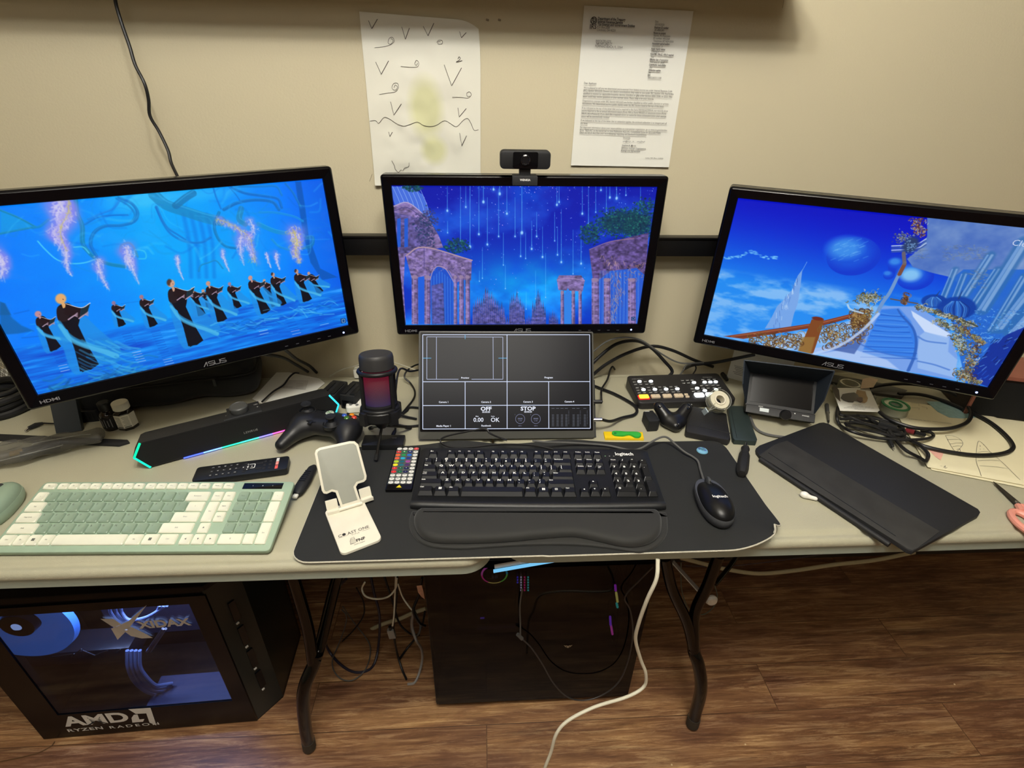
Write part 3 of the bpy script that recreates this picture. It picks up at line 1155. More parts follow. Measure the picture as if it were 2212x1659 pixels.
def paint_choir(c):
 W_, H_ = c.W, c.H
 c.k = W_ / 800.0
 A = lambda x, y: (x / 5.53, 380 + y / 5.53)
 B = lambda x, y: (300 + x / 4.809, 380 + y / 4.809)
 C = lambda x, y: (x / 5.185, 560 + y / 5.185)
 v = np.linspace(0, 1, H_)[:, None]
 u = np.linspace(0, 1, W_)[None, :]
 n1 = vnoise(W_, H_, 6, 4, 4, 1)
 n2 = vnoise(W_, H_, 9, 60, 4, 2)
 g = 118 + 48 * np.exp(-((u - .5) / .3) ** 2) + 26 * (n1 - .5) - 22 * (u > .0) * np.maximum(0, u - .82) * 6
 c.a[..., 0] = 0 + 10 * (n1 > .62)
 c.a[..., 1] = g
 c.a[..., 2] = 252 - 30 * np.maximum(0, u - .86) * 5
 wm = clip01((v - .70) / .03) * np.ones_like(u)           # water
 wc = np.stack([10 + 40 * clip01((n2 - .6) * 5), 96 + 150 * (n2 - .4) + 0 * u, 222 + 90 * (n2 - .45)], -1)
 c.a = c.a * (1 - wm[..., None] * .85) + wc * wm[..., None] * .85
 lt, dk, cy, wh = (70, 190, 250), (0, 92, 190), (20, 175, 240), (205, 205, 245)
 tl = (20, 125, 165)
 c.ell(A(1700, 290), 60, 22, (80, 205, 250), .6, 1.2)
 c.ell(B(600, 190), 90, 16, (60, 190, 250), .5, 1.3)
 # dark far cliffs
 c.poly([B(1620, 60), B(1680, 60), B(1720, 300), B(1760, 620), B(1880, 960), B(2060, 1050), B(1900, 1080), B(1780, 900), B(1700, 600)], (0, 80, 170), .7, 3)
 c.poly([A(60, 1520), A(130, 1659), A(0, 1659), A(0, 1500)], (20, 80, 130), .7, 3)
 c.poly([C(0, 480), C(60, 560), C(140, 660), C(240, 740), C(380, 800), C(200, 830), C(60, 840), C(0, 740)], (10, 95, 165), .75, 4)
 for x in (520, 600, 680, 760):
  c.stroke([B(x - 60, 400), B(x, 700), B(x + 20, 1050)], 9, (0, 95, 215), .35, 6)
 # long ribbons of cloth
 c.poly([A(0, 400), A(200, 480), A(390, 590), A(340, 630), A(150, 660), A(0, 700)], (20, 165, 215), .55, 5)
 for p, w_, cl in [([A(0, 410), A(200, 490), A(390, 590), A(400, 610), A(200, 650), A(0, 690)], 4, tl),
      ([A(580, 520), A(480, 600), A(390, 620)], 5, (10, 130, 190)),
      ([A(900, 290), A(920, 450), A(980, 600), A(985, 800), A(1050, 900), A(1150, 990), A(1300, 1050), A(1480, 1080)], 9, tl),
      ([A(1420, 260), A(1570, 330), A(1640, 440), A(1600, 540), A(1450, 590), A(1250, 600), A(1120, 680), A(1080, 820), A(1150, 960)], 7, (10, 105, 190)),
      ([A(1390, 270), A(1540, 360), A(1610, 470), A(1560, 570)], 5, (10, 120, 200)),
      ([A(1010, 580), A(1150, 500), A(1330, 470), A(1520, 465)], 4, (0, 100, 205)),
      ([A(1430, 290), A(1350, 390), A(1180, 460), A(1050, 520)], 4, (20, 120, 225)),
      ([A(1860, 380), A(1920, 500), A(2000, 620), A(2120, 700), A(2212, 760)], 5, (10, 110, 205)),
      ([B(180, 320), B(240, 470), B(330, 600), B(480, 680), B(640, 690), B(740, 640)], 6, (10, 110, 205)),
      ([B(160, 200), B(280, 300), B(480, 370), B(700, 440), B(850, 470)], 26, (20, 130, 190)),
      ([B(560, 180), B(480, 230), B(380, 310)], 16, (20, 110, 170)),
      ([B(960, 120), B(1100, 180), B(1300, 210), B(1440, 240), B(1480, 330)], 7, (10, 100, 190)),
      ([B(1000, 110), B(1250, 110), B(1420, 110), B(1480, 200)], 6, (15, 120, 205)),
      ([B(880, 350), B(1020, 280), B(1200, 250), B(1380, 270), B(1450, 350)], 8, (15, 100, 180)),
      ([B(830, 380), B(780, 520), B(820, 650), B(900, 730), B(1000, 750)], 7, (15, 110, 175)),
      ([B(1060, 340), B(1040, 450), B(1100, 500)], 14, (40, 130, 175)),
      ([B(1250, 380), B(1400, 380), B(1600, 420), B(1700, 470)], 6, (20, 140, 220)),
      ([B(1240, 500), B(1400, 570), B(1550, 600), B(1700, 620)], 12, (20, 145, 205)),
      ([B(1380, 660), B(1450, 730), B(1560, 770)], 6, (25, 140, 210)),
      ([B(1520, 80), B(1600, 180), B(1680, 330)], 6, (15, 110, 195)),
      ([B(1740, 640), B(1800, 640), B(1790, 720), B(1700, 750)], 10, (20, 120, 180)),
      ([B(770, 120), B(800, 220), B(850, 340)], 4, (5, 105, 210)),
      ([B(930, 110), B(1010, 200), B(1060, 280)], 3, (5, 105, 210)),
      ([B(620, 990), B(640, 930), B(720, 900), B(800, 880), B(870, 960)], 4, (15, 125, 190)),
      ([A(450, 780), A(540, 880), A(680, 1000), A(850, 1045), A(1010, 1035), A(1150, 990)], 3, (90, 215, 245)),
      ([A(880, 850), A(990, 850), A(1060, 920)], 3, (90, 210, 240)),
      ([A(1440, 900), A(1450, 830), A(1540, 800), A(1600, 860), A(1640, 960)], 5, (60, 140, 170)),
      ([A(1610, 880), A(1720, 900), A(1740, 980), A(1660, 990)], 3, (60, 200, 240))]:
  c.stroke(p, w_, cl, .72, 2.0)
  c.stroke([(a[0] + .5, a[1] - w_ * .32) for a in p], max(.8, w_ * .16), lt, .35, 1.4)
 # glowing smoke plumes
 rs = np.random.RandomState(5)
 for k in range(120):
  x, y = rs.uniform(0, 735), rs.uniform(400, 560)
  a0, L_ = rs.uniform(-.9, .9), rs.uniform(25, 70)
  b_ = rs.uniform(-18, 18)
  c.stroke([(x, y), (x + L_ * .5 * math.cos(a0) - b_ * math.sin(a0), y + L_ * .5 * math.sin(a0) + b_), (x + L_ * math.cos(a0), y + L_ * math.sin(a0))], rs.uniform(1, 7), [(40, 170, 245), (0, 105, 225), (90, 200, 250), (20, 140, 220)][k % 4], rs.uniform(.12, .34), 3)

 def plume(pts, w0, w1, gold=False, n=60):
  n = int(n * 1.5)
  pp = spline([Vector((a[0], a[1], 0)) for a in pts], 8)
  for a in range(n):
   t = a / n
   q = pp[int(t * (len(pp) - 1))]
   w_ = w0 + (w1 - w0) * t
   c.ell((q.x + rs.randn() * w_ * .45, q.y + rs.randn() * w_ * .3), w_ * .5, w_ * .6, (140, 135, 235), .13, 1.4)
  for a in range(n):
   t = a / n
   q = pp[int(t * (len(pp) - 1))]
   w_ = w0 + (w1 - w0) * t
   x, y = q.x + rs.randn() * w_ * .3, q.y + rs.randn() * w_ * .25
   cl = (222, 218, 240) if not gold or rs.rand() < .4 else (205, 195, 110)
   c.stroke([(x, y), (x + rs.randn() * w_ * .16, y + w_ * .15), (x + rs.randn() * w_ * .2, y + abs(rs.randn()) * w_ * .45)], max(.8, w_ * .09), cl, .42, 2.2)
  c.stroke(pts, max(1, w0 * .18), (210, 205, 225) if not gold else (200, 190, 100), .55, 2.0, w2=1)
 plume([A(700, 300), A(760, 430), A(740, 560), A(650, 680), A(760, 820), A(790, 960), A(800, 1080), A(860, 1200)], 34, 4, False, 150)
 plume([A(820, 300), A(810, 450), A(720, 620), A(740, 760), A(800, 900)], 14, 8, True, 60)
 plume([A(1160, 1000), A(1190, 1130), A(1240, 1250), A(1300, 1360)], 17, 4)
 plume([A(1500, 850), A(1540, 1000), A(1590, 1120), A(1660, 1300)], 22, 3, False, 80)
 plume([A(2120, 960), A(2130, 1080), A(2190, 1250)], 9, 3)
 plume([B(860, 770), B(890, 880), B(940, 1000)], 9, 3)
 plume([B(1060, 620), B(1050, 760), B(1090, 930)], 17, 4)
 plume([B(810, 450), B(950, 500), B(1060, 570), B(1150, 640), B(1180, 780), B(1200, 900)], 12, 12, True, 110)
 plume([B(1140, 450), B(1190, 560), B(1120, 680), B(1190, 850)], 12, 10, False, 60)
 plume([B(1600, 560), B(1640, 680), B(1620, 800), B(1680, 900)], 24, 8, True, 120)
 plume([B(1420, 800), B(1430, 880), B(1460, 980)], 10, 3)
 plume([B(1320, 800), B(1340, 870), B(1370, 960)], 6, 3)
 plume([A(-40, 900), A(40, 1050), A(10, 1230)], 22, 12, False, 50)
 # water sheen and reflections
 for k in range(60):
  x, y = rs.uniform(30, 750), rs.uniform(640, 850)
  c.stroke([(x, y), (x + rs.uniform(15, 60), y - rs.uniform(2, 10))], rs.uniform(1, 3), [(0, 80, 200), (50, 180, 245), (20, 140, 235)][k % 3], .4, 2)
 for (x0, y0, x1, y1) in [(272, 720, 305, 780), (335, 715, 372, 800), (125, 765, 140, 800), (560, 690, 570, 720), (625, 690, 640, 720), (690, 690, 700, 700)]:
  nn = max(3, int((y1 - y0) / 4.5))
  for k in range(nn):
   t = k / (nn - 1)
   x, y = x0 + (x1 - x0) * t, y0 + (y1 - y0) * t
   c.stroke([(x - 9, y + 2), (x + 9, y - 2)], 1.6, (0, 70, 200) if t < .65 else (205, 205, 240), .65, 1.3)

 robe, bl = (8, 10, 24), (55, 165, 230)

 def fig(hx, hy, bx, by, h, skin=(196, 150, 130), hair=None, bald=False):   # h: head height
  dx, dy = (bx - hx), (by - hy)
  L = math.hypot(dx, dy)
  ux, uy = dx / L, dy / L
  nx, ny = -uy, ux

  def q(t, s_):
   return (hx + dx * t - nx * h * s_, hy + dy * t - ny * h * s_)
  # cloth behind
  c.poly([q(.3, -.9), q(.25, .9), q(.6, 2.2), q(.95, 3.2), q(1.0, 1.0), q(1.02, -1.2), q(.7, -1.4)], (30, 140, 225), .75, 3, True)
  c.poly([q(.40, -.42), q(.38, .55), q(.7, .68), q(1.0, 1.0), q(1.03, .2), q(1.0, -.75), q(.7, -.5)], robe, 1, 1.0)
  c.poly([q(.08, -.45), q(.08, .35), q(.16, .75), q(.30, 1.0), q(.42, .55), q(.5, .1), q(.42, -.45), q(.3, -.85), q(.16, -.8)], robe, 1, 1.0, True)
  c.poly([q(.1, -.6), q(.12, -.1), q(.28, .1), q(.30, -.5), q(.24, -.9)], (34, 22, 28), 1, 1.0, True)
  c.poly([q(.06, -.12), q(.06, .16), q(.13, .2), q(.13, -.12)], skin, 1, 1.0)
  c.ell((hx, hy), h * .40, h * .53, skin, 1, .35, .5)
  if hair:
   c.ell((hx - h * .2, hy - h * .12), h * .28, h * .45, hair, .9, .5, .4)
   c.ell((hx + h * .12, hy + h * .05), h * .22, h * .33, skin, 1, .5, .5)
  c.ell((hx + h * .2, hy + h * .05), h * .05, h * .06, (90, 50, 50), .8, .8)
  # book held open
  bx0, by0 = hx + h * .42, hy + h * .42
  h0, h = h, h * .92
  c.poly([(bx0, by0), (bx0 + h * 1.45, by0 + h * .42), (bx0 + h * 1.35, by0 + h * 1.35), (bx0 - h * .15, by0 + h * 1.0)], (32, 16, 22), 1, 1)
  c.poly([(bx0 + h * 1.45, by0 + h * .42), (bx0 + h * 2.3, by0 - h * .02), (bx0 + h * 2.0, by0 + h * 1.0), (bx0 + h * 1.35, by0 + h * 1.35)], (24, 42, 52), 1, 1)
  c.stroke([(bx0, by0), (bx0 + h * 1.45, by0 + h * .38), (bx0 + h * 2.3, by0 - h * .06)], max(.8, h * .07), (235, 235, 240), .9, 1.0)
  for (gx, gy, r_) in ((.75, 1.15, 1), (1.75, 1.05, .8)):
   for f in range(4):
    c.stroke([(bx0 + h * (gx - .5), by0 + h * (gy + .35)), (bx0 + h * gx, by0 + h * gy), (bx0 + h * (gx + .35), by0 + h * (gy - .28 + f * .12))], max(.8, h * .09), (176, 150, 172), .85, 1.1)
  h = h0
  # bright scarf sweeping over the robe
  for k, s_ in enumerate((0, .25, .5)):
   c.stroke([q(.28 + s_ * .1, -.9), q(.5 + s_ * .1, -.5), q(.68 + s_ * .07, .5), q(.85 + s_ * .04, 1.8), q(.98, 2.6)], h * .35, [(60, 170, 225), (30, 140, 215), (90, 195, 240)][k], .6, 2.5, w2=h * .6)
  c.poly([q(.70, -.1), q(.78, .7), q(1.0, .95), q(1.02, -.6), q(.85, -.5)], robe, .9, 1.5)
 fig(666, 590, 690, 632, 9)
 fig(570, 606, 592, 660, 9)
 fig(495, 613, 512, 664, 10, (150, 130, 160))
 fig(438, 628, 452, 666, 9)
 fig(415, 625, 434, 680, 10)
 fig(640, 586, 662, 649, 12, hair=(60, 40, 40))
 fig(589, 593, 608, 658, 11, hair=(50, 40, 40))
 fig(540, 600, 572, 674, 13, (205, 150, 140))
 fig(449, 612, 478, 692, 13, (200, 150, 130))
 fig(245, 654, 262, 703, 10, (140, 120, 160))
 fig(305, 641, 330, 703, 11, (160, 120, 140))
 fig(82, 678, 118, 754, 15, (190, 140, 150))
 fig(369, 612, 420, 742, 20, (205, 160, 135), hair=(70, 45, 35))
 fig(131, 645, 190, 795, 25, (225, 170, 110))
 # heaps of cloth on the water
 for k in range(70):
  x = rs.uniform(440, 700)
  y = 716 - (x - 440) * .22 + rs.randn() * 7 - 0
  c.stroke([(x, y), (x + 14, y + rs.randn() * 4), (x + 30, y + rs.randn() * 5)], rs.uniform(1.5, 4.5), [(40, 150, 225), (90, 195, 245), (0, 90, 190)][k % 3], .45, 1.8)
 for k in range(90):
  x = rs.uniform(85, 300)
  y = 850 - (x - 85) * .22 + rs.randn() * 12
  c.stroke([(x, y), (x + 18, y + rs.randn() * 6), (x + 40, y - 8 + rs.randn() * 6)], rs.uniform(2, 6), [(20, 115, 170), (50, 150, 200), (10, 80, 150)][k % 3], .45, 2)
 for k in range(40):
  x, y = rs.uniform(160, 260), rs.uniform(730, 800)
  c.stroke([(x, y), (x + 25, y + 12), (x + 50, y + 16)], rs.uniform(2, 6), [(30, 130, 200), (70, 180, 235)][k % 2], .4, 2)
 c.poly([(734, 688), (745, 686), (747, 697), (736, 699)], (20, 70, 130), .9, 1)
 c.stroke([(738, 690), (743, 689), (744, 695), (739, 696), (738, 690)], 1, (200, 225, 245), .9, 1)


def paint_ruins(c):
 W_, H_ = c.W, c.H
 c.k = W_ / 640.0
 M = lambda x, y: (780 + x / 3.16, 300 + y / 3.16)
 v = np.linspace(0, 1, H_)[:, None]
 u = np.linspace(0, 1, W_)[None, :]
 n1, n2 = vnoise(W_, H_, 5, 4, 5, 11), vnoise(W_, H_, 12, 8, 4, 12)
 glowm = np.exp(-((u - .5) / .32) ** 2 - ((v - .68) / .22) ** 2)
 t = clip01((n1 - .42) * 3) * (.55 + .45 * v)
 c.a[..., 0] = 8 + 34 * t * n2 * 1.6
 c.a[..., 1] = 22 + 80 * t + 95 * glowm * (.6 + .7 * n2) + 30 * v
 c.a[..., 2] = 168 + 60 * t + 50 * glowm + 25 * v
 rs = np.random.RandomState(3)
 for k in range(420):
  x, y = rs.uniform(845, 1420), 402 + 230 * rs.rand() ** 1.5
  r = rs.uniform(.4, 1.15)
  c.ell((x, y), r, r, (110 + rs.rand() * 120, 180, 255), rs.uniform(.4, .9), 1.0)
 for (x, y0, y1, b_) in [(390, 325, 370, 3), (588, 325, 490, 4), (678, 325, 700, 3), (743, 325, 735, 5), (803, 325, 650, 4), (834, 325, 430, 5), (861, 400, 720, 4), (903, 325, 345, 4), (945, 325, 375, 5),
       (938, 340, 665, 3), (994, 325, 510, 4), (1050, 400, 665, 3), (1096, 325, 640, 6), (1088, 640, 800, 3), (1122, 640, 815, 2), (1163, 560, 750, 4), (1197, 500, 665, 3), (1237, 600, 805, 4),
       (1335, 325, 450, 4), (1350, 325, 430, 3), (1320, 500, 695, 2), (1365, 480, 840, 4), (1339, 600, 790, 3), (1508, 325, 510, 4), (1550, 325, 580, 3), (1500, 600, 850, 4), (1600, 325, 500, 2),
       (1635, 325, 350, 3), (1672, 325, 510, 3), (1696, 325, 400, 4), (1742, 325, 405, 5), (1805, 325, 385, 2), (1905, 325, 450, 3), (1445, 620, 920, 2), (970, 640, 860, 2), (827, 740, 950, 2),
       (807, 900, 970, 2), (1258, 780, 1080, 2), (1190, 900, 1090, 2), (984, 860, 1020, 2), (714, 325, 465, 3), (590, 560, 640, 2), (1126, 1040, 1160, 2), (878, 1060, 1140, 3)]:
  c.stroke([M(x, y0), M(x, y1)], .7 if b_ < 5 else 1.3, (90, 180, 250), .75, 1.2, w2=1.5)
  c.ell(M(x, y1), b_ * .55, b_ * .7, (190, 235, 255), .95, .9)
  c.ell(M(x, y1), b_ * 1.4, b_ * 1.5, (80, 160, 255), .3, 1.3)
 st, sh_, hi = (122, 104, 158), (62, 56, 120), (168, 148, 188)

 def tex(cl, k, seed):
  nn = vnoise(W_, H_, 70, 60, 2, seed)
  cl = np.array(cl, float)

  def f(X, Y):
   return cl * (1 + k * (nn[np.clip(Y, 0, H_ - 1), np.clip(X, 0, W_ - 1)][..., None] - .5) * 2)
  return f
 stone, stoned = tex(st, .42, 4), tex((88, 80, 140), .5, 5)
 # far city
 for (x0, x1, top, nn) in [(760, 980, 990, 16), (1010, 1115, 990, 9), (1165, 1260, 1020, 8), (1280, 1345, 1140, 6), (960, 1020, 1180, 4), (1110, 1180, 1190, 5)]:
  for k in range(nn):
   x = x0 + (x1 - x0) * (k + .5) / nn
   mid = 1 - abs((k + .5) / nn - .45) * 1.7
   tt = 1250 - (1250 - top) * (.45 + .55 * max(0, mid)) * rs.uniform(.75, 1.02)
   w_ = (x1 - x0) / nn * .55
   c.poly([M(x - w_, 1262), M(x - w_ * .8, tt + 60), M(x, tt), M(x + w_ * .8, tt + 60), M(x + w_, 1262)], stoned, .9, 1.2)
   c.stroke([M(x - w_ * .3, tt + 60), M(x - w_ * .3, 1250)], .8, (150, 135, 200), .5, 1)
   for j in range(4):
    c.ell(M(x + rs.uniform(-w_, w_) * .6, rs.uniform(tt + 70, 1250)), .7, 1.4, (30, 50, 150), .8, .8)
 # domed palace at the corner
 c.poly([M(205, 325), M(330, 325), M(420, 380), M(450, 450), M(465, 540), M(230, 450), M(215, 400)], (70, 110, 220), 1, 1)
 for k in range(7):
  c.stroke([M(215 + k * 30, 325), M(250 + k * 33, 400 + k * 8), M(270 + k * 33, 450 + k * 14)], 1.2, (150, 185, 245), .8, 1)
 c.poly([M(215, 455), M(320, 430), M(465, 550), M(530, 660), M(560, 740), M(300, 790), M(290, 1000), M(305, 1262), M(300, 1262), M(222, 500)], stone, 1, 1)
 c.poly([M(222, 500), M(320, 520), M(430, 560), M(470, 560), M(440, 780), M(250, 780)], stoned, .9, 1)
 c.stroke([M(218, 462), M(322, 436), M(462, 548)], 2.2, (180, 165, 205), 1, 1)
 c.stroke([M(225, 492), M(320, 470), M(440, 560)], 1.4, (60, 55, 120), .9, 1)
 for x0 in (245, 295):
  c.poly([M(x0, 545), M(x0 + 25, 540), M(x0 + 25, 735), M(x0, 740)], (30, 90, 210), .95, 1.2)
 # tree masses

 def tree(cx, cy, rx, ry, n, seed, cl=((14, 62, 82), (22, 92, 88), (10, 38, 70), (40, 120, 110))):
  r_ = np.random.RandomState(seed)
  for k in range(int(n * 2.2)):
   a, r = r_.rand() * 2 * PI, math.sqrt(r_.rand()) * r_.uniform(.75, 1.15)
   x, y = cx + math.cos(a) * r * rx, cy + math.sin(a) * r * ry
   q = r_.uniform(1.2, 3.0)
   c.ell((x, y), q, q * .8, cl[0 if r_.rand() < .5 else r_.randint(4)], .75, .7)
 p = M(500, 620)
 tree(p[0] - 18, p[1] - 4, 26, 44, 170, 1, ((60, 60, 110), (40, 70, 100), (90, 84, 140), (30, 50, 90)))
 p = M(650, 730)
 tree(p[0], p[1], 27, 15, 110, 2)
 p = M(1785, 570)
 c.ell(p, 52, 24, (12, 50, 80), .9, .5)
 c.ell((p[0] + 30, p[1] + 4), 34, 26, (12, 46, 76), .9, .5)
 tree(p[0], p[1], 60, 32, 420, 3)
 tree(p[0] + 34, p[1] + 12, 32, 26, 160, 13)
 p = M(1560, 650)
 tree(p[0], p[1], 22, 24, 130, 4)
 p = M(1930, 480)
 tree(p[0], p[1], 24, 26, 120, 5)
 p = M(350, 335)
 tree(p[0], p[1], 22, 8, 50, 6)

 def gate(xs, ytop, ybase, pw, lh, arch=None, seed=1):
  x0, x1 = xs
  for (a, b_) in pw:
   c.poly([M(a, ytop + lh), M(b_, ytop + lh), M(b_ + (b_ - a) * .05, ybase), M(a, ybase)], stone, 1, 1)
   c.stroke([M(a + (b_ - a) * .3, ytop + lh), M(a + (b_ - a) * .3, ybase)], 2.2, hi, .7, 1.5)
   c.stroke([M(b_ - (b_ - a) * .1, ytop + lh), M(b_ - (b_ - a) * .1, ybase)], 2.0, sh_, .7, 1.5)
   c.ell(M((a + b_) / 2, ytop + lh + 12), (b_ - a) / 3.16 * .62, 5, (150, 128, 160), .9, .5)
 # blue falls seen through the left gate
 c.poly([M(385, 940), M(430, 900), M(450, 1262), M(390, 1262)], (30, 95, 220), .95, 1)
 c.poly([M(470, 950), M(520, 865), M(600, 900), M(640, 980), M(640, 1262), M(480, 1262)], (30, 80, 200), 1, 1)
 for k in range(26):
  x = 480 + k * 6.2
  c.stroke([M(x, 900 + abs(x - 540) * .8), M(x + 3, 1262)], 1.2, [(90, 160, 240), (20, 70, 190), (60, 130, 235)][k % 3], .6, 1.2)
 c.poly([M(480, 1000), M(560, 980), M(570, 1262), M(485, 1262)], stoned, .8, 3)
 c.poly([M(690, 960), M(720, 960), M(720, 1262), M(700, 1262)], (40, 110, 220), .9, 1)
 c.poly([M(305, 800), M(430, 735), M(755, 830), M(750, 965), M(690, 960), M(640, 985), M(600, 900), M(520, 865), M(465, 930), M(345, 950)], stone, 1, 1)
 c.stroke([M(305, 797), M(430, 738), M(757, 828)], 3.2, (176, 146, 160), 1, 1)
 c.stroke([M(430, 745), M(430, 890)], 1.5, sh_, .8, 1)
 rr = np.random.RandomState(8)
 for k in range(200):
  x = rr.uniform(340, 745)
  y = rr.uniform(800 + (abs(x - 430) * .18), 900 + max(0, (x - 600)) * .3)
  c.stroke([M(x, y), M(x + rr.uniform(-9, 9), y + rr.uniform(-9, 9))], 1.0, [(66, 56, 120), (186, 164, 190), (90, 76, 130)][k % 3], .7, 1)
 gate((305, 755), 870, 1262, [(345, 388), (432, 472), (632, 655), (668, 700), (712, 742)], 60)
 c.stroke([M(470, 960), M(490, 900), M(525, 868), M(580, 890), M(632, 975)], 2.4, (172, 148, 178), .9, 1)
 # little pavilion
 c.poly([M(1335, 960), M(1350, 930), M(1500, 930), M(1525, 965), M(1510, 1040), M(1345, 1030)], stone, 1, 1)
 c.stroke([M(1335, 962), M(1430, 950), M(1525, 966)], 2, hi, .8, 1)
 c.poly([M(1385, 1060), M(1410, 1015), M(1435, 1060), M(1435, 1262), M(1385, 1262)], (50, 130, 230), 1, 1)
 gate((1335, 1525), 1010, 1262, [(1360, 1383), (1435, 1458), (1482, 1504)], 25)
 # big overgrown pavilion
 c.poly([M(1555, 760), M(1700, 700), M(1960, 640), M(1940, 930), M(1580, 960)], tex((88, 72, 128), .5, 9), 1, 1)
 c.stroke([M(1557, 755), M(1700, 700), M(1860, 680)], 2.2, (150, 112, 140), .9, 1.2)
 c.poly([M(1625, 960), M(1700, 900), M(1880, 880), M(1935, 930), M(1890, 1262), M(1615, 1262)], (40, 90, 205), 1, 1)
 for k in range(34):
  x = 1630 + k * 8
  c.stroke([M(x, 900), M(x - 6, 1262)], 1.3, [(110, 170, 240), (30, 80, 200), (70, 130, 230)][k % 3], .6, 1.3)
 gate((1575, 1960), 900, 1262, [(1572, 1622), (1655, 1700), (1820, 1872)], 50)
 for k in range(190):
  t_ = rr.rand()
  x = 1690 + 60 * math.sin(t_ * 3) + rr.randn() * (34 - 20 * t_)
  y = 790 + 460 * t_
  c.stroke([M(x, y), M(x + rr.uniform(-12, 12), y + rr.uniform(10, 30))], 1.2, [(196, 158, 140), (150, 112, 120), (110, 90, 130), (214, 180, 160)][k % 4], .6, 1.2)
 for k in range(60):
  x, y = rr.uniform(1800, 1940), rr.uniform(840, 960)
  c.stroke([M(x, y), M(x + rr.uniform(-14, 14), y + rr.uniform(-8, 18))], 1.2, [(196, 150, 120), (140, 104, 110)][k % 2], .7, 1.2)
 c.poly([M(1842, 1212), M(1870, 1212), M(1868, 1238), M(1840, 1238)], (25, 50, 110), .95, 1)
 c.stroke([M(1850, 1219), M(1862, 1219), M(1861, 1231), M(1849, 1231), M(1850, 1219)], .8, (170, 200, 240), .9, 1)


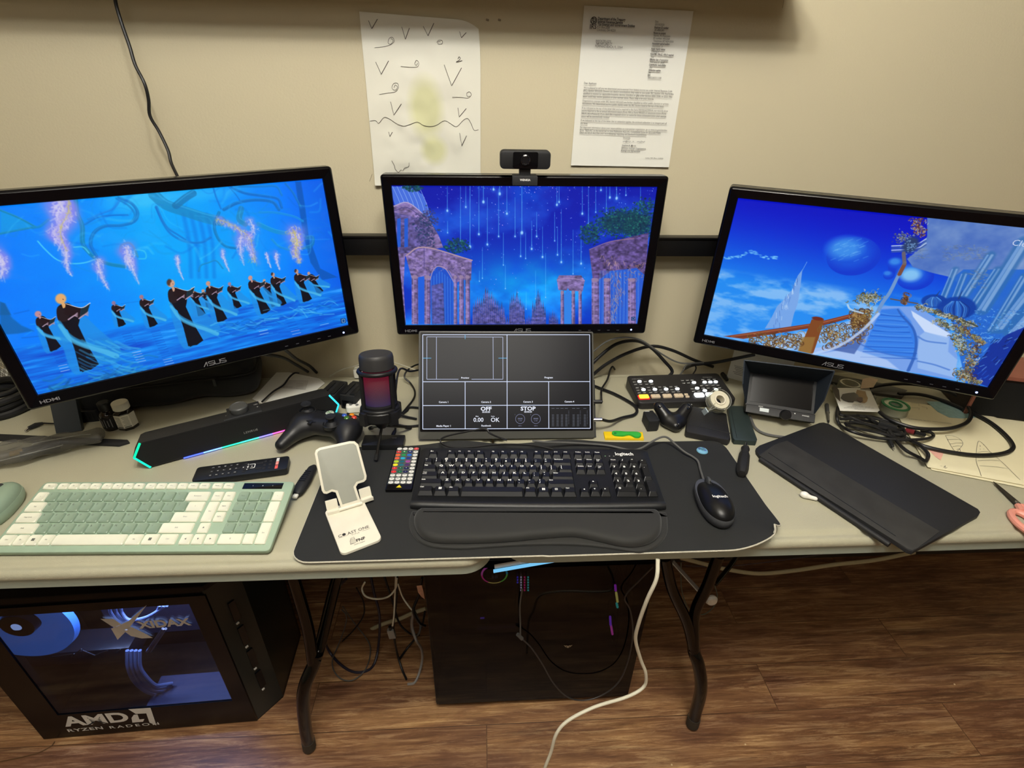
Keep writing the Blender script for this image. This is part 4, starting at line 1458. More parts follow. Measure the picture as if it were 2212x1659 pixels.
def paint_terrace(c):
 W_, H_ = c.W, c.H
 c.k = W_ / 640.0
 R = lambda x, y: (1480 + x / 3.022, 380 + y / 3.022)
 Q = lambda x, y: (1840 + x / 3.949, 440 + y / 3.949)
 v = np.linspace(0, 1, H_)[:, None]
 u = np.linspace(0, 1, W_)[None, :]
 n1, n2 = vnoise(W_, H_, 10, 14, 5, 21), vnoise(W_, H_, 6, 10, 5, 22)
 s_ = clip01(v / .58 - .15 * u + .05)
 c.a[..., 0] = 0 + 30 * s_ ** 3
 c.a[..., 1] = 12 + 125 * s_ ** 1.3
 c.a[..., 2] = 190 + 50 * s_
 cl = clip01((v - .47) / .06) * clip01((n1 - .40) * 4.0)
 c.a = c.a * (1 - cl[..., None] * .75) + np.array([165, 205, 245]) * cl[..., None] * .75
 base = clip01((v - .5) / .3)[..., None]
 c.a = c.a * (1 - base * .25) + np.array([60, 150, 245]) * base * .25
 rs = np.random.RandomState(9)
 for k in range(60):
  x = rs.uniform(255, 610)
  y = 525 - 40 * math.exp(-((x - 430) / 60) ** 2) + rs.rand() * 18 - (x - 255) * .0
  c.ell(R(x, y), rs.uniform(2, 4), rs.uniform(1.2, 2.2), (130, 205, 250), .5, .9)
 # planets
 def planet(cen, r, a=1.0, rr_=.85):
  c.ell(cen, r, r * rr_, (8, 55, 205), a, .03)
  c.ell((cen[0] - r * .16, cen[1] - r * .14), r * .84, r * .68, (30, 110, 228), .45 * a, .5)
  c.ell((cen[0] - r * .34, cen[1] - r * .34), r * .62, r * .44, (90, 185, 245), .55 * a, .8)
 planet(R(1095, 525), 53)
 for k in range(30):
  x, y = rs.uniform(950, 1180), rs.uniform(420, 560)
  if ((x - 1095) / 165) ** 2 + ((y - 525) / 130) ** 2 < .9:
   c.stroke([R(x, y), R(x + 30, y - 12)], 1.5, (150, 215, 250), .3, 2)
 planet(R(1385, 575), 17, .9, 1.3)
 planet(R(1330, 645), 11, .8, 1)
 planet(Q(540, 630), 34, 1, .85)
 c.ell(Q(500, 610), 18, 14, (160, 215, 245), .7, .7)
 # spire rising out of the clouds
 c.poly([R(520, 995), R(560, 930), R(600, 850), R(660, 790), R(700, 740), R(735, 650), R(765, 610), R(752, 720), R(735, 830), R(710, 900), R(690, 985)], (120, 165, 230), .95, 1.2)
 for k in range(46):
  t = rs.rand()
  x = 760 - 190 * t ** .8 + rs.uniform(-18, 60) * t
  y = 630 + 350 * t
  c.stroke([R(x, y), R(x + rs.uniform(-8, 6), y + rs.uniform(15, 40))], 1.2, [(200, 225, 250), (70, 110, 190), (100, 150, 225)][k % 3], .65, 1.2)
 c.stroke([R(765, 615), R(795, 560)], 1.0, (140, 190, 240), .8, 1)
 # canopy of the palace at the side
 can = (104, 138, 196)
 nn = vnoise(W_, H_, 14, 10, 4, 30)

 def canf(X, Y):
  q = nn[np.clip(Y, 0, H_ - 1), np.clip(X, 0, W_ - 1)][..., None]
  return np.array([96, 130, 196.0]) + (q - .5) * 2 * np.array([46, 40, 14.0])
 c.poly([Q(640, 120), Q(2600, 160), Q(2600, 1100), Q(1469, 1500), Q(1200, 1659), Q(1000, 1100), Q(950, 700), Q(820, 620), Q(690, 590), Q(520, 540), Q(470, 470), Q(560, 400), Q(640, 280)], canf, 1, 1.5)
 c.poly([Q(950, 560), Q(1469, 560), Q(2200, 500), Q(2200, 1659), Q(1000, 1659), Q(820, 860), Q(760, 800), Q(830, 650)], (30, 100, 205), .9, 2)
 for (x0, y0, x1, y1, w_) in [(880, 560, 780, 800, 14), (960, 600, 880, 800, 12), (1180, 440, 960, 780, 20), (1240, 560, 1030, 870, 16), (1469, 330, 1110, 900, 30), (1469, 620, 1190, 1080, 18), (1700, 500, 1260, 1060, 30), (1900, 520, 1380, 1100, 40)]:
  c.stroke([Q(x0, y0), Q(x1, y1)], w_ * .9, (48, 108, 172), .75, 6)
  c.stroke([Q(x0 + 12, y0), Q(x1 + 14, y1)], w_ * .25, (165, 195, 235), .6, 3)
  c.stroke([Q(x0 - 25, y0), Q(x1 - 25, y1)], w_ * .18, (130, 170, 225), .7, 1.6)
 for k in range(240):
  a_ = rs.rand()
  x, y = [(rs.uniform(780, 1150), rs.uniform(350, 480)), (rs.uniform(1000, 1160), rs.uniform(560, 720)), (rs.uniform(480, 640), rs.uniform(380, 470))][rs.choice(3, p=[.5, .3, .2])]
  c.stroke([Q(x, y), Q(x + rs.uniform(-40, 40), y + rs.uniform(-14, 14))], 1.6, [(110, 128, 150), (84, 104, 140), (136, 150, 160)][k % 3], .4, 1.6)
 # ornate lamp and its pole
 for k in range(160):
  x = 570 + rs.randn() * 36
  y = 120 + rs.rand() * 160
  c.stroke([Q(x, y), Q(x + rs.uniform(-14, 14), y + rs.uniform(-14, 14))], 1.8, [(120, 66, 40), (80, 50, 50), (170, 130, 80), (150, 160, 180)][k % 4], .8, 1.1)
 for k in range(110):
  x, y = 430 + rs.randn() * 38, 290 + rs.randn() * 24
  c.stroke([Q(x, y), Q(x + rs.uniform(-12, 12), y + rs.uniform(-10, 10))], 1.6, [(150, 160, 170), (70, 80, 110), (110, 110, 90)][k % 3], .75, 1.1)
 for k, yy in enumerate((360, 378, 396, 410)):
  c.stroke([Q(340, yy), Q(450, yy - 6), Q(560, yy - 20), Q(630, yy - 60)], 2.6, [(170, 190, 225), (60, 90, 160)][k % 2], .95, 1.1)
 c.ell(Q(500, 350), 14, 18, (40, 60, 100), .95, .5)
 for k in range(40):
  c.ell(Q(500 + rs.randn() * 28, 350 + rs.randn() * 34), 1.5, 1.2, (110, 150, 200), .7, .8)
 c.stroke([Q(450, 500), Q(390, 620), Q(320, 760), Q(240, 880), Q(110, 1180)], 6, (110, 150, 205), 1, 1.2, w2=9)
 c.stroke([Q(445, 520), Q(405, 600)], 8, (120, 74, 60), 1, 1.5)
 c.stroke([Q(440, 420), Q(448, 510)], 7, (110, 100, 100), .9, 1.5)
 # path
 c.poly([Q(270, 870), Q(540, 875), Q(700, 960), Q(840, 1100), Q(900, 1300), Q(870, 1500), Q(0, 1340), Q(-400, 1240), Q(-100, 1200), Q(120, 1080)], (118, 160, 232), 1, 1.4)
 c.poly([Q(250, 900), Q(400, 890), Q(500, 1000), Q(560, 1150), Q(540, 1330), Q(100, 1240), Q(150, 1100)], (42, 118, 228), .85, 5)
 for k in range(26):
  y = 930 + k * 15
  w0, w1 = 250 - k * 7, 440 + k * 5
  c.stroke([Q(w0, y), Q((w0 + w1) / 2, y + 10 + rs.randn() * 4), Q(w1, y + 16)], rs.uniform(1.2, 3), [(90, 160, 240), (20, 80, 190), (60, 140, 240)][k % 3], .55, 1.6)
 c.poly([Q(505, 910), Q(640, 990), Q(840, 1110), Q(800, 1150), Q(620, 1090), Q(520, 960)], (205, 222, 250), .95, 2)
 c.poly([Q(620, 1090), Q(830, 1140), Q(820, 1260), Q(900, 1330), Q(870, 1480), Q(560, 1400), Q(560, 1250), Q(580, 1120)], (150, 185, 238), .9, 3)
 c.stroke([Q(390, 900), Q(430, 960), Q(520, 1060), Q(548, 1180), Q(530, 1300), Q(480, 1420)], 3, (40, 90, 180), .8, 2, w2=7)
 for p_ in ([Q(60, 1190), Q(200, 1250), Q(360, 1290), Q(540, 1310)], [Q(560, 1340), Q(700, 1370), Q(830, 1415)], [Q(560, 1130), Q(640, 1170), Q(800, 1190)]):
  c.stroke(p_, 3.5, (60, 110, 200), .7, 2.5)
 c.poly([Q(0, 1230), Q(-300, 1280), Q(0, 1345), Q(400, 1410), Q(300, 1330), Q(80, 1260)], (200, 218, 248), .6, 4)
 c.poly([Q(-120, 1180), Q(0, 1120), Q(100, 1050), Q(170, 1000), Q(120, 1130), Q(20, 1280), Q(-250, 1230)], (70, 100, 170), .85, 3)
 # blue glass domes
 for (x, y, rx, ry) in ((700, 830, 24, 16), (890, 890, 36, 27)):
  c.ell(Q(x, y), rx, ry, (10, 60, 160), .95, .15)
  for k in range(60):
   a_ = rs.uniform(-1, 1)
   c.stroke([Q(x + a_ * rx * 1.2, y - ry * 2.2), Q(x + a_ * rx * 3.2, y), Q(x + a_ * rx * 2.6, y + ry * 2.8)], 1, [(60, 140, 240), (0, 30, 110), (120, 190, 250)][k % 3], .4, 1.2)
  c.stroke([Q(x + 20, y - ry * 3), Q(x + 50, y - ry * 5.5)], 3, (30, 60, 120), .9, 1.5, w2=1)
 for k in range(240):
  x, y = rs.uniform(980, 1500), rs.uniform(900, 1170)
  c.stroke([Q(x, y), Q(x + rs.uniform(-22, 22), y + rs.uniform(-10, 10))], 1.5, [(60, 150, 240), (20, 90, 190), (150, 210, 250)][k % 3], .5, 1.2)
 c.poly([Q(1469, 1050), Q(1330, 1110), Q(1180, 1200), Q(1110, 1320), Q(1030, 1400), Q(1010, 1500), Q(1160, 1560), Q(1600, 1500), Q(1700, 1100)], (14, 46, 150), .95, 2)
 for k in range(90):
  x = rs.uniform(1060, 1440)
  y = rs.uniform(1150, 1520)
  c.stroke([Q(x, y), Q(x + 35, y - rs.uniform(10, 40))], 1.8, [(40, 100, 220), (10, 20, 70), (130, 190, 250), (20, 50, 140)][k % 4], .5, 1.4)
 # gold and stone ornaments
 def orn(x0, y0, x1, y1, n, sp, cols, seed):
  r_ = np.random.RandomState(seed)
  for k in range(n):
   t = r_.rand()
   x, y = x0 + (x1 - x0) * t + r_.randn() * sp, y0 + (y1 - y0) * t + r_.randn() * sp * .6
   a0 = r_.rand() * 6
   rr = r_.uniform(6, 18)
   c.stroke([Q(x + rr * math.cos(a0 + q), y + rr * .8 * math.sin(a0 + q)) for q in (0, .9, 1.8, 2.7)], r_.uniform(1.0, 2.2), cols[r_.randint(len(cols))], .8, 1.1)
 gold = [(120, 112, 66), (84, 76, 50), (168, 160, 110), (60, 60, 56), (190, 195, 190)]
 brown = [(112, 66, 36), (78, 46, 32), (160, 112, 60), (60, 44, 44)]
 orn(560, 870, 1050, 1040, 260, 16, gold, 1)
 orn(720, 1000, 860, 1060, 80, 22, gold, 2)
 orn(880, 1100, 960, 1260, 200, 34, gold + [(150, 190, 220)], 3)
 orn(900, 1040, 1120, 1190, 130, 18, gold[:3] + brown[:1], 4)
 orn(1060, 1200, 960, 1500, 200, 30, gold + brown, 5)
 orn(900, 1440, 1080, 1530, 120, 22, brown + gold, 6)
 orn(440, 850, 470, 770, 60, 12, brown, 7)
 orn(80, 830, 200, 780, 190, 38, gold + [(110, 140, 170)], 8)
 orn(0, 1040, 160, 900, 170, 26, brown + gold, 9)
 c.stroke([Q(330, 810), Q(440, 830), Q(560, 850)], 3, (96, 78, 66), .9, 1.2)
 c.stroke([Q(940, 990), Q(1070, 1045)], 3, (60, 66, 60), .9, 1.2)
 # railing in front
 c.poly([R(250, 1045), R(830, 960), R(1160, 880), R(1165, 905), R(860, 985), R(380, 1062)], (128, 62, 40), 1, 1)
 c.stroke([R(300, 1046), R(830, 968), R(1150, 890)], 1.2, (186, 120, 90), .9, 1)
 c.stroke([R(330, 1054), R(850, 982), R(1150, 905)], 1.0, (60, 26, 24), .8, 1)
 c.poly([R(870, 1000), R(1110, 930), R(1180, 960), R(1000, 1110), R(830, 1160), R(500, 1100), R(640, 1040)], (190, 210, 246), .55, 4)
 c.poly([R(825, 935), R(905, 935), R(890, 1000), R(835, 1160), R(740, 1140), R(800, 1000)], (126, 70, 34), 1, 1)
 c.poly([R(760, 1050), R(850, 1050), R(820, 1160), R(735, 1140)], (150, 116, 60), .8, 4)
 c.ell(R(865, 930), 13, 5, (110, 44, 30), 1, .3)
 orn2 = np.random.RandomState(14)
 for (x0, x1, y0, y1, n) in ((880, 1180, 930, 1110, 150), (420, 760, 1020, 1130, 150), (1090, 1200, 860, 1000, 110)):
  for k in range(n):
   t = orn2.rand()
   x = x0 + (x1 - x0) * t
   y = y0 + (y1 - y0) * (orn2.rand() * .8 + (.3 * (1 - t) if x0 == 880 else .1))
   a0 = orn2.rand() * 6
   rr = orn2.uniform(10, 26)
   c.stroke([R(x + rr * math.cos(a0 + q), y + rr * .8 * math.sin(a0 + q)) for q in (0, .9, 1.8, 2.7, 3.6)], orn2.uniform(1.2, 2.2), [(120, 92, 44), (78, 52, 34), (170, 140, 84), (92, 60, 36)][k % 4], .85, 1.1)
 c.stroke([R(1060, 840), R(1080, 870), R(1160, 895)], 4, (180, 210, 235), .9, 1.5)
 c.stroke([R(840, 1160), R(1000, 1110), R(1150, 1010), R(1260, 900)], 7, (190, 212, 248), .8, 3)


# ------------------------------------------------------------------ monitors
ACC = mat('dark_glossy_monitor_bezel', (6, 6, 10), .2, spec=.3)
MBACK = mat('monitor_back_plastic', (22, 22, 25), .45, bump=.2)
LOGO = mat('silver_logo_paint', (150, 150, 156), .35, metal=.4)


def pose(c, yaw, tilt, rot):
 ux = Vector((math.cos(yaw), math.sin(yaw), 0))
 n = Vector((-math.sin(yaw), math.cos(yaw), 0))
 uz = Vector((0, 0, 1)) * math.cos(tilt) + n * math.sin(tilt)
 ex = ux * math.cos(rot) + uz * math.sin(rot)
 ez = -ux * math.sin(rot) + uz * math.cos(rot)
 ey = ez.cross(ex)
 mm = Matrix((ex, ey, ez)).transposed().to_4x4()
 mm.translation = Vector(c)
 return mm


def monitor(label, M, paint, res, cat='monitor'):
 wd, ht = .5314, .2989
 t = thing('computer_monitor', label, cat, M)
 cv = screen_canvas(M, wd, ht, *res)
 paint(cv)
 screen_mesh(cv, wd, ht, 'screen', t, Matrix())
 RXm = Rx(PI / 2)           # local XY of the outline becomes XZ of the monitor, outline height towards the viewer
 k = MB()
 o = rrect(wd + .040, ht + .0445, .006, 4, 0, -.0012)
 i_ = rrect(wd, ht, .0008, 4)
 # front ring, rounded forward
 O, I = ccw(o), ccw(i_)
 loops = []
 for (ins_, z) in ((0, -.016), (0, .002), (.0015, .0045), (.004, .006)):
  q = inset(O, ins_) if ins_ else O
  loops.append([(p[0], p[1], z) for p in q])
 q = inset(I, -.001)
 loops.append([(p[0], p[1], .003) for p in q])
 loops.append([(p[0], p[1], -.0005) for p in I])
 k.loft(loops, RXm, cap0=False, cap1=False)
 k.build('bezel', ACC, t, ang=30)
 b = MB()
 b.dome(O, [(.0, .0), (.001, .014), (.012, .020), (.05, .028), (.09, .044), (.10, .046)], Matrix.Rotation(-PI / 2, 4, 'X') @ Matrix.Scale(-1, 4, (0, 1, 0)) @ Tr(0, 0, .014), cap0=False)
 b.build('back_cover', MBACK, t)
 yb = -ht / 2 - .0125
 F = Tr(0, -.0064, 0) @ RXm
 k = MB()
 k.text('HDMI', .0085, F @ Tr(-wd / 2 + .012, yb, 0), bold=.02, wscale=1.35, spacing=.95)
 k.build('port_lettering', LOGO, t)
 k = MB()
 # stylised four-letter mark
 x = -.021
 for (pts) in ([(0, -.0045), (.006, .0045), (.0078, .0045), (.0078, -.0045), (.0064, -.0045), (.0064, .002), (.0018, -.0045)],):
  k.flat([(x + p_[0], yb + p_[1]) for p_ in pts], 0, F)
 for (x0, kind) in ((.010, 's'), (.0205, 'u'), (.031, 's')):
  if kind == 's':
   k.stroke([(x + x0 + .009, yb + .0038), (x + x0 + .0015, yb + .0038), (x + x0, yb + .0025), (x + x0 + .001, yb + .0003), (x + x0 + .008, yb - .0003), (x + x0 + .009, yb - .0025), (x + x0 + .0075, yb - .0038), (x + x0, yb - .0038)], .0014, 0, F, sub=2)
  else:
   k.stroke([(x + x0, yb + .0045), (x + x0, yb - .0025), (x + x0 + .0015, yb - .0038), (x + x0 + .0075, yb - .0038), (x + x0 + .009, yb - .0025), (x + x0 + .009, yb + .0045)], .0014, 0, F, sub=2)
 k.build('maker_mark', LOGO, t)
 MB().lathe([(.0021, 0), (.0018, .0008), (0, .001)], 12, M=F @ Tr(wd / 2 - .014, yb, 0)).build('power_light', glow('blue_white_led', (170, 190, 255), 3.0), t)
 for j in range(5):
  MB().box(wd / 2 - .045 - j * .022, 0, yb - .001, .006, .001, .0012, M=Tr(0, -.0062, 0)).build('menu_mark', mat('dim_grey_print', (70, 70, 76), .5) if j == 0 and 'dim_grey_print' not in bpy.data.materials else bpy.data.materials['dim_grey_print'], t)
 return t


ML = pose((-.5258, -.2714, 1.0751), .5287, .0222, .0186)
MC = pose((.0909, -.1086, 1.0664), -.0141, -.0078, .0073)
MR = pose((.7436, -.2713, 1.0516), -.4493, -.0442, -.0213)
monitor('large black monitor showing robed choir singers standing in blue water', ML, paint_choir, (760, 428))
monitor('middle black monitor showing falling stars over ruined stone arches', MC, paint_ruins, (640, 360))
mr = monitor('black monitor showing a planet, clouds and a palace terrace with gilded railing', MR, paint_terrace, (700, 394))
p_ = UP(2186, 524, MR.translation, MR.col[1].to_3d())
q_ = MR.inverted() @ p_
MB().text('Clev', .0145, Tr(q_.x, -.0006, q_.z) @ Rx(PI / 2) @ Rz(.0), align='LEFT', shear=.0).build('screen_lettering', glow('clock_text_glow', (190, 205, 235), 1), mr)

# ------------------------------------------------------------------ wall rail that carries the monitors
rl = thing('monitor_mount', 'black metal mounting rail running along the wall behind the monitors', 'mount', Tr(.1, -.03, 1.078))
RLM = mat('satin_black_rail', (12, 12, 14), .35)
MB().box(0, .001, 0, 1.50, .026, .043, b=.003).build('rail', RLM, rl)
MB().box(0, -.0135, .0195, 1.50, .003, .004).build('rail_lip', RLM, rl)
IR = Tr(-.1, .03, -1.078)
for x, Mx, pd in ((-.60, ML, .0700), (None, MC, .0625), (.80, MR, .0700)):
 if x is not None:
  e = IR @ (Mx @ Vector((0, pd + .010, 0)))
  k = MB().tube([(x - .1, -.020, 0), ((x - .1 + e.x) / 2, (-.02 + e.y) / 2, 0), tuple(e)], .009, 10, sub=3)
  k.build('mount_arm', RLM, rl)
 MB().box(0, 0, 0, .10, .003, .10, b=.0008, M=IR @ Mx @ Tr(0, pd, 0)).build('mount_plate', RLM, rl)

# ------------------------------------------------------------------ webcam on the middle monitor
topc = MC @ Vector((0, 0, .1705))
wc = WY(1134, 344, topc.y - .012)
cm = thing('webcam', 'black bar-shaped webcam clipped on top of the middle monitor', 'webcam', Tr(wc.x, wc.y, wc.z))
k = MB()
k.prism(rrect(.097, .033, .008, 5), -.013, .013, Rx(PI / 2), b=.003, b0=.003)
k.build('camera_body', BLKM, cm)
MB().prism(rrect(.048, .029, .004, 4), .0131, .0145, Rx(PI / 2), b=.0004).build('lens_plate', BLKG, cm)
MB().lathe([(.010, 0), (.0095, .002), (.0075, .003), (.0065, .0015), (0, .0012)], 24, M=Tr(0, -.0145, 0) @ Rx(PI / 2)).build('lens', mat('lens_glass', (16, 16, 22), .08, coat=.8), cm)
k = MB().box(0, .0, -.0225, .022, .014, .012, b=.001)
k.build('clip_neck', BLK, cm)
MB().box(0, -.004, -.036, .048, .030, .0175, b=.002).build('mounting_clip', BLKM, cm)
MB().text('WENKIA', .0052, Tr(0, -.0192, -.035) @ Rx(PI / 2), bold=.03).build('clip_lettering', WINK, cm)
# ------------------------------------------------------------------ portable monitor leaning on its folded cover
SC = 1.035
PMc = CAM + (Vector((.0496, -.2806, .8642)) - CAM) * SC
MP = pose(PMc, .005, .5598, -.011)
PW, PH = .344 * SC, .194 * SC
pm = thing('portable_monitor', 'thin grey portable monitor showing a dark camera preview grid', 'monitor', MP)
k = MB()
o = rrect(PW + .016, PH + .027, .004, 4, 0, -.0065)
k.prism(o, -.008, .0, Rx(PI / 2), b=.001, b0=.001)
k.build('monitor_body', mat('grey_brown_aluminium', (74, 74, 70), .45), pm)
MB().prism(rrect(PW + .009, PH + .008, .002, 3), .0, .0006, Rx(PI / 2)).build('screen_border', BLKG, pm)
scr = MB().flat([(-PW / 2, -PH / 2), (PW / 2, -PH / 2), (PW / 2, PH / 2), (-PW / 2, PH / 2)], .0009, Rx(PI / 2)).build('screen', mat('dark_lit_screen', (10, 10, 12), .22, spec=.45, emis=(30, 31, 36), estr=.6), pm)


def PX(px, py):                     # place on the portable screen in its own plane
 p_ = MP.inverted() @ UP(px, py, MP.translation, MP.col[1].to_3d())
 return p_.x, p_.z


GS = lambda x, y: PX(880 + x / 5.027, 700 + y / 5.027)
FT = Tr(0, -.0013, 0) @ Rx(PI / 2)
k = MB()
LW = .0011


def ln(k, a, b_, w=LW):
 k.stroke([GS(*a), GS(*b_)], w, 0, FT, sub=1)


for a, b_ in [((168, 117), (1980, 117)), ((168, 117), (168, 1140)), ((1978, 117), (1985, 1132)), ((168, 1140), (1985, 1132)), ((168, 627), (1980, 625)), ((168, 885), (1982, 880)), ((1082, 117), (1083, 1135)), ((627, 627), (628, 1138)), ((1533, 625), (1535, 1133))]:
 ln(k, a, b_, .0013)
k.build('grid_lines', glow('grid_line_glow', (215, 225, 250), 1.1), scr)
k = MB()
for a, b_ in [((212, 140), (1036, 142)), ((212, 140), (212, 600)), ((1036, 142), (1037, 600)), ((212, 600), (555, 600)), ((697, 600), (1037, 600)), ((316, 142), (316, 598)), ((930, 142), (932, 598))]:
 ln(k, a, b_, .0009)
k.build('safe_area_lines', glow('safe_line_glow', (200, 210, 240), 1.0), scr)
k = MB()
for a, b_ in [((168, 370), (260, 370)), ((988, 370), (1080, 370)), ((627, 117), (627, 165))]:
 ln(k, a, b_, .001)
k.build('centre_marks', glow('cyan_mark_glow', (110, 190, 235), 1.0), scr)


def ptext(t_, x, y, size, k, bold=.02, ws=1.0):
 a = GS(x, y)
 k.text(t_, size, FT @ Tr(a[0], a[1], 0), bold=bold, wscale=ws)


k = MB()
for t_, x, y in (('Preview', 627, 585), ('Program', 1533, 582), ('Camera 1', 395, 848), ('Camera 2', 855, 847), ('Camera 3', 1310, 845), ('Camera 4', 1758, 843), ('Media Player 1', 395, 1107), ('Facebook', 855, 1104)):
 ptext(t_, x, y, .0052, k)
ptext('OFF', 855, 922, .0115, k, .03, 1.15)
ptext('00:00:00', 855, 956, .0048, k)
ptext('STOP', 1310, 920, .0115, k, .03, 1.15)
ptext('00:00:00', 1310, 954, .0048, k)
ptext('0.00', 772, 1042, .0125, k, .01)
ptext('OK', 952, 1042, .0125, k, .01)
ptext('Mbps', 757, 1002, .003, k)
ptext('Cache', 928, 1002, .003, k)
k.build('screen_lettering', glow('screen_text_glow', (228, 232, 245), 1.1), scr)
k = MB()
for cx_, n_ in ((1224, '1'), (1394, '2')):
 a = GS(cx_, 1030)
 k.stroke([(a[0] + .0098 * math.cos(q * PI / 12), a[1] + .0098 * math.sin(q * PI / 12)) for q in range(25)], .0009, 0, FT, sub=1)
 ptext('00:00', cx_, 1028, .0045, k)
 ptext('no disk', cx_, 1050, .0026, k)
 ptext(n_, cx_ - 55, 984, .003, k)
 ptext('DISK ' + n_, cx_, 1105, .0026, k)
k.build('disk_dials', glow('dial_glow', (120, 124, 150), 1.0), scr)
k = MB()
for q, x in enumerate((1580, 1630, 1678, 1725, 1804, 1852, 1926)):
 for r_ in range(10):
  ln(k, (x - 12, 985 + r_ * 12), (x + 12, 985 + r_ * 12), .0007)
 ln(k, (x - 16, 916), (x + 16, 916), .0009)
 ln(k, (x - 14, 1106), (x + 14, 1106), .0007)
for x in (1750, 1876, 1952):
 for r_ in range(9):
  ln(k, (x - 4, 945 + r_ * 17), (x + 6, 945 + r_ * 17), .0008)
k.build('audio_meters', glow('meter_glow', (104, 108, 118), 1.0), scr)
# folded cover that props it up
wl = [(-.17, .004), (.17, .004)]
k = MB()
B0 = MP @ Vector((0, .006, -PH / 2 - .018))
mid = MP @ Vector((0, .008, .0))
k.loft([[(x, B0.y + .004, DZ + .006), (x, mid.y + .004, mid.z), (x, mid.y + .008, mid.z - .002), (x, -.075, DZ + .006), (x, -.078, DZ + .003), (x, B0.y, DZ + .003)] for x in (PMc.x - .15, PMc.x + .19)])
k.build('cover_stand', BLKM, pm, MP.inverted())
# plugs in its side
for (py, nm, mt_) in ((868, 'power_plug', BLK), (907, 'video_plug', CHROME)):
 a = PX(1281, py)
 k = MB().tube([(a[0] + .001, -.003 + .007, a[1]), (a[0] + .02, .004, a[1])], .0045, 10, sub=1)
 k.build(nm, mt_, pm)

# ------------------------------------------------------------------ desk mat
MATM = mat('black_cloth_mat', (30, 31, 31), .78, var=.12, vscale=25, bump=.3, bscale=1500)
STI = mat('frayed_pale_stitching', (190, 186, 170), .8, var=.3, vscale=300)
px0, px1, py0, py1 = -.303, .508, -.632, -.330
NX, NY = 80, 40


def mat_h(u, v):          # height of the mat surface above the table
 x = px0 + (px1 - px0) * u
 z = .0
 if v > .93:                                # wavy far edge
  f = (v - .93) / .07
  z += f * (.012 * math.exp(-((x + .05) / .06) ** 2) + .010 * math.exp(-((x - .17) / .07) ** 2) + .002)
 d = math.hypot((u - 1.0) * .81, (v - .0) * .30)
 if d < .11:
  z += .030 * ((.11 - d) / .11) ** 1.6
 return z


def mat_pt(u, v):
 x = px0 + (px1 - px0) * u
 y = py0 + (py1 - py0) * v
 # corner radii
 r = .028
 xx, yy = x - px0, y - py0
 W_, H_ = px1 - px0, py1 - py0
 cx = min(max(xx, r), W_ - r)
 cy = min(max(yy, r), H_ - r)
 dx, dy = xx - cx, yy - cy
 if dx and dy:
  m_ = max(abs(dx), abs(dy))
  L_ = math.hypot(dx, dy)
  dx, dy = dx * m_ / L_, dy * m_ / L_
 x, y = px0 + cx + dx, py0 + cy + dy
 if v < .5:
  y += .02 * (1 - 2 * v) * (u if u < .5 else 1 - (u - .5) * .4) * -.12 + (.020 * (1 - min(1, abs(u - 1) * 1.0)) + .018 * (1 - u)) * (1 - 2 * v) * .55
 x += -.02 * 0
 d = math.hypot((u - 1.0) * .81, v * .30)
 if d < .11:                                # curled corner
  f = ((.11 - d) / .11)
  x -= .022 * f * f
  y += .016 * f * f
 return x, y


k = MB()
vs, fs = [], []
for lay in (0, 1):
 for j in range(NY + 1):
  for i in range(NX + 1):
   u, v = i / NX, j / NY
   x, y = mat_pt(u, v)
   vs.append((x, y, DZ + .0005 + mat_h(u, v) + (.003 if lay == 0 else 0)))
n1_ = NX + 1
off_ = n1_ * (NY + 1)
for j in range(NY):
 for i in range(NX):
  a = j * n1_ + i
  fs.append((a, a + 1, a + n1_ + 1, a + n1_))
  b_ = a + off_
  fs.append((b_, b_ + n1_, b_ + n1_ + 1, b_ + 1))
for i in range(NX):
 fs.append((i, i + off_, i + 1 + off_, i + 1))
 a = NY * n1_ + i
 fs.append((a, a + 1, a + 1 + off_, a + off_))
for j in range(NY):
 a = j * n1_
 fs.append((a, a + n1_, a + n1_ + off_, a + off_))
 a = j * n1_ + NX
 fs.append((a, a + off_, a + n1_ + off_, a + n1_))
dm_ = thing('desk_mat', 'large black desk mat with curled corner and frayed pale edge stitching', 'desk mat', Tr(.1, -.48, DZ))
k.add(vs, fs, Tr(-.1, .48, -DZ))
k.build('mat_sheet', MATM, dm_)
ed = []
for i in range(NX + 1):
 ed.append((i / NX, 0))
for j in range(1, NY + 1):
 ed.append((1, j / NY))
for i in range(NX - 1, -1, -1):
 ed.append((i / NX, 1))
for j in range(NY - 1, 0, -1):
 ed.append((0, j / NY))
k = MB()
k.tube([(mat_pt(u, v)[0] - .1, mat_pt(u, v)[1] + .48, .0015 + mat_h(u, v)) for u, v in ed], .0017, 6, closed=True, sub=1)
k.build('edge_stitching', STI, dm_)
DM = DZ + .0037        # surface of the mat
# round pin button lying on the mat
bt = thing('pin_button', 'round pale blue pin button lying on the black desk mat', 'button', Tr(*P(1517, 973, DM + .002).xy, DM))
MB().lathe([(.0105, 0), (.0115, .001), (.0105, .0028), (.006, .004), (0, .0042)], 28).build('button_disc', mat('pale_blue_enamel', (120, 176, 205), .25, coat=.5), bt)
k = MB()
for (s_, y_) in ((1, .003), (-1, -.001)):
 k.stroke([(-.007, y_ + .001), (-.004, y_ + .0025), (-.001, y_), (.002, y_ + .002), (.006, y_)], .0011, .0046)
k.text('PE', .006, Tr(0, -.003, .0046))
k.build('button_print', mat('dark_green_print', (38, 84, 80), .5), bt)
k = MB()
for cx_, cy_, r_ in ((-.005, .004, .003), (.005, -.003, .0025), (.004, .005, .002)):
 k.flat(circle(r_, 14, cx_, cy_), .0044)
k.build('button_spots', mat('violet_blue_print', (84, 106, 180), .5), bt)

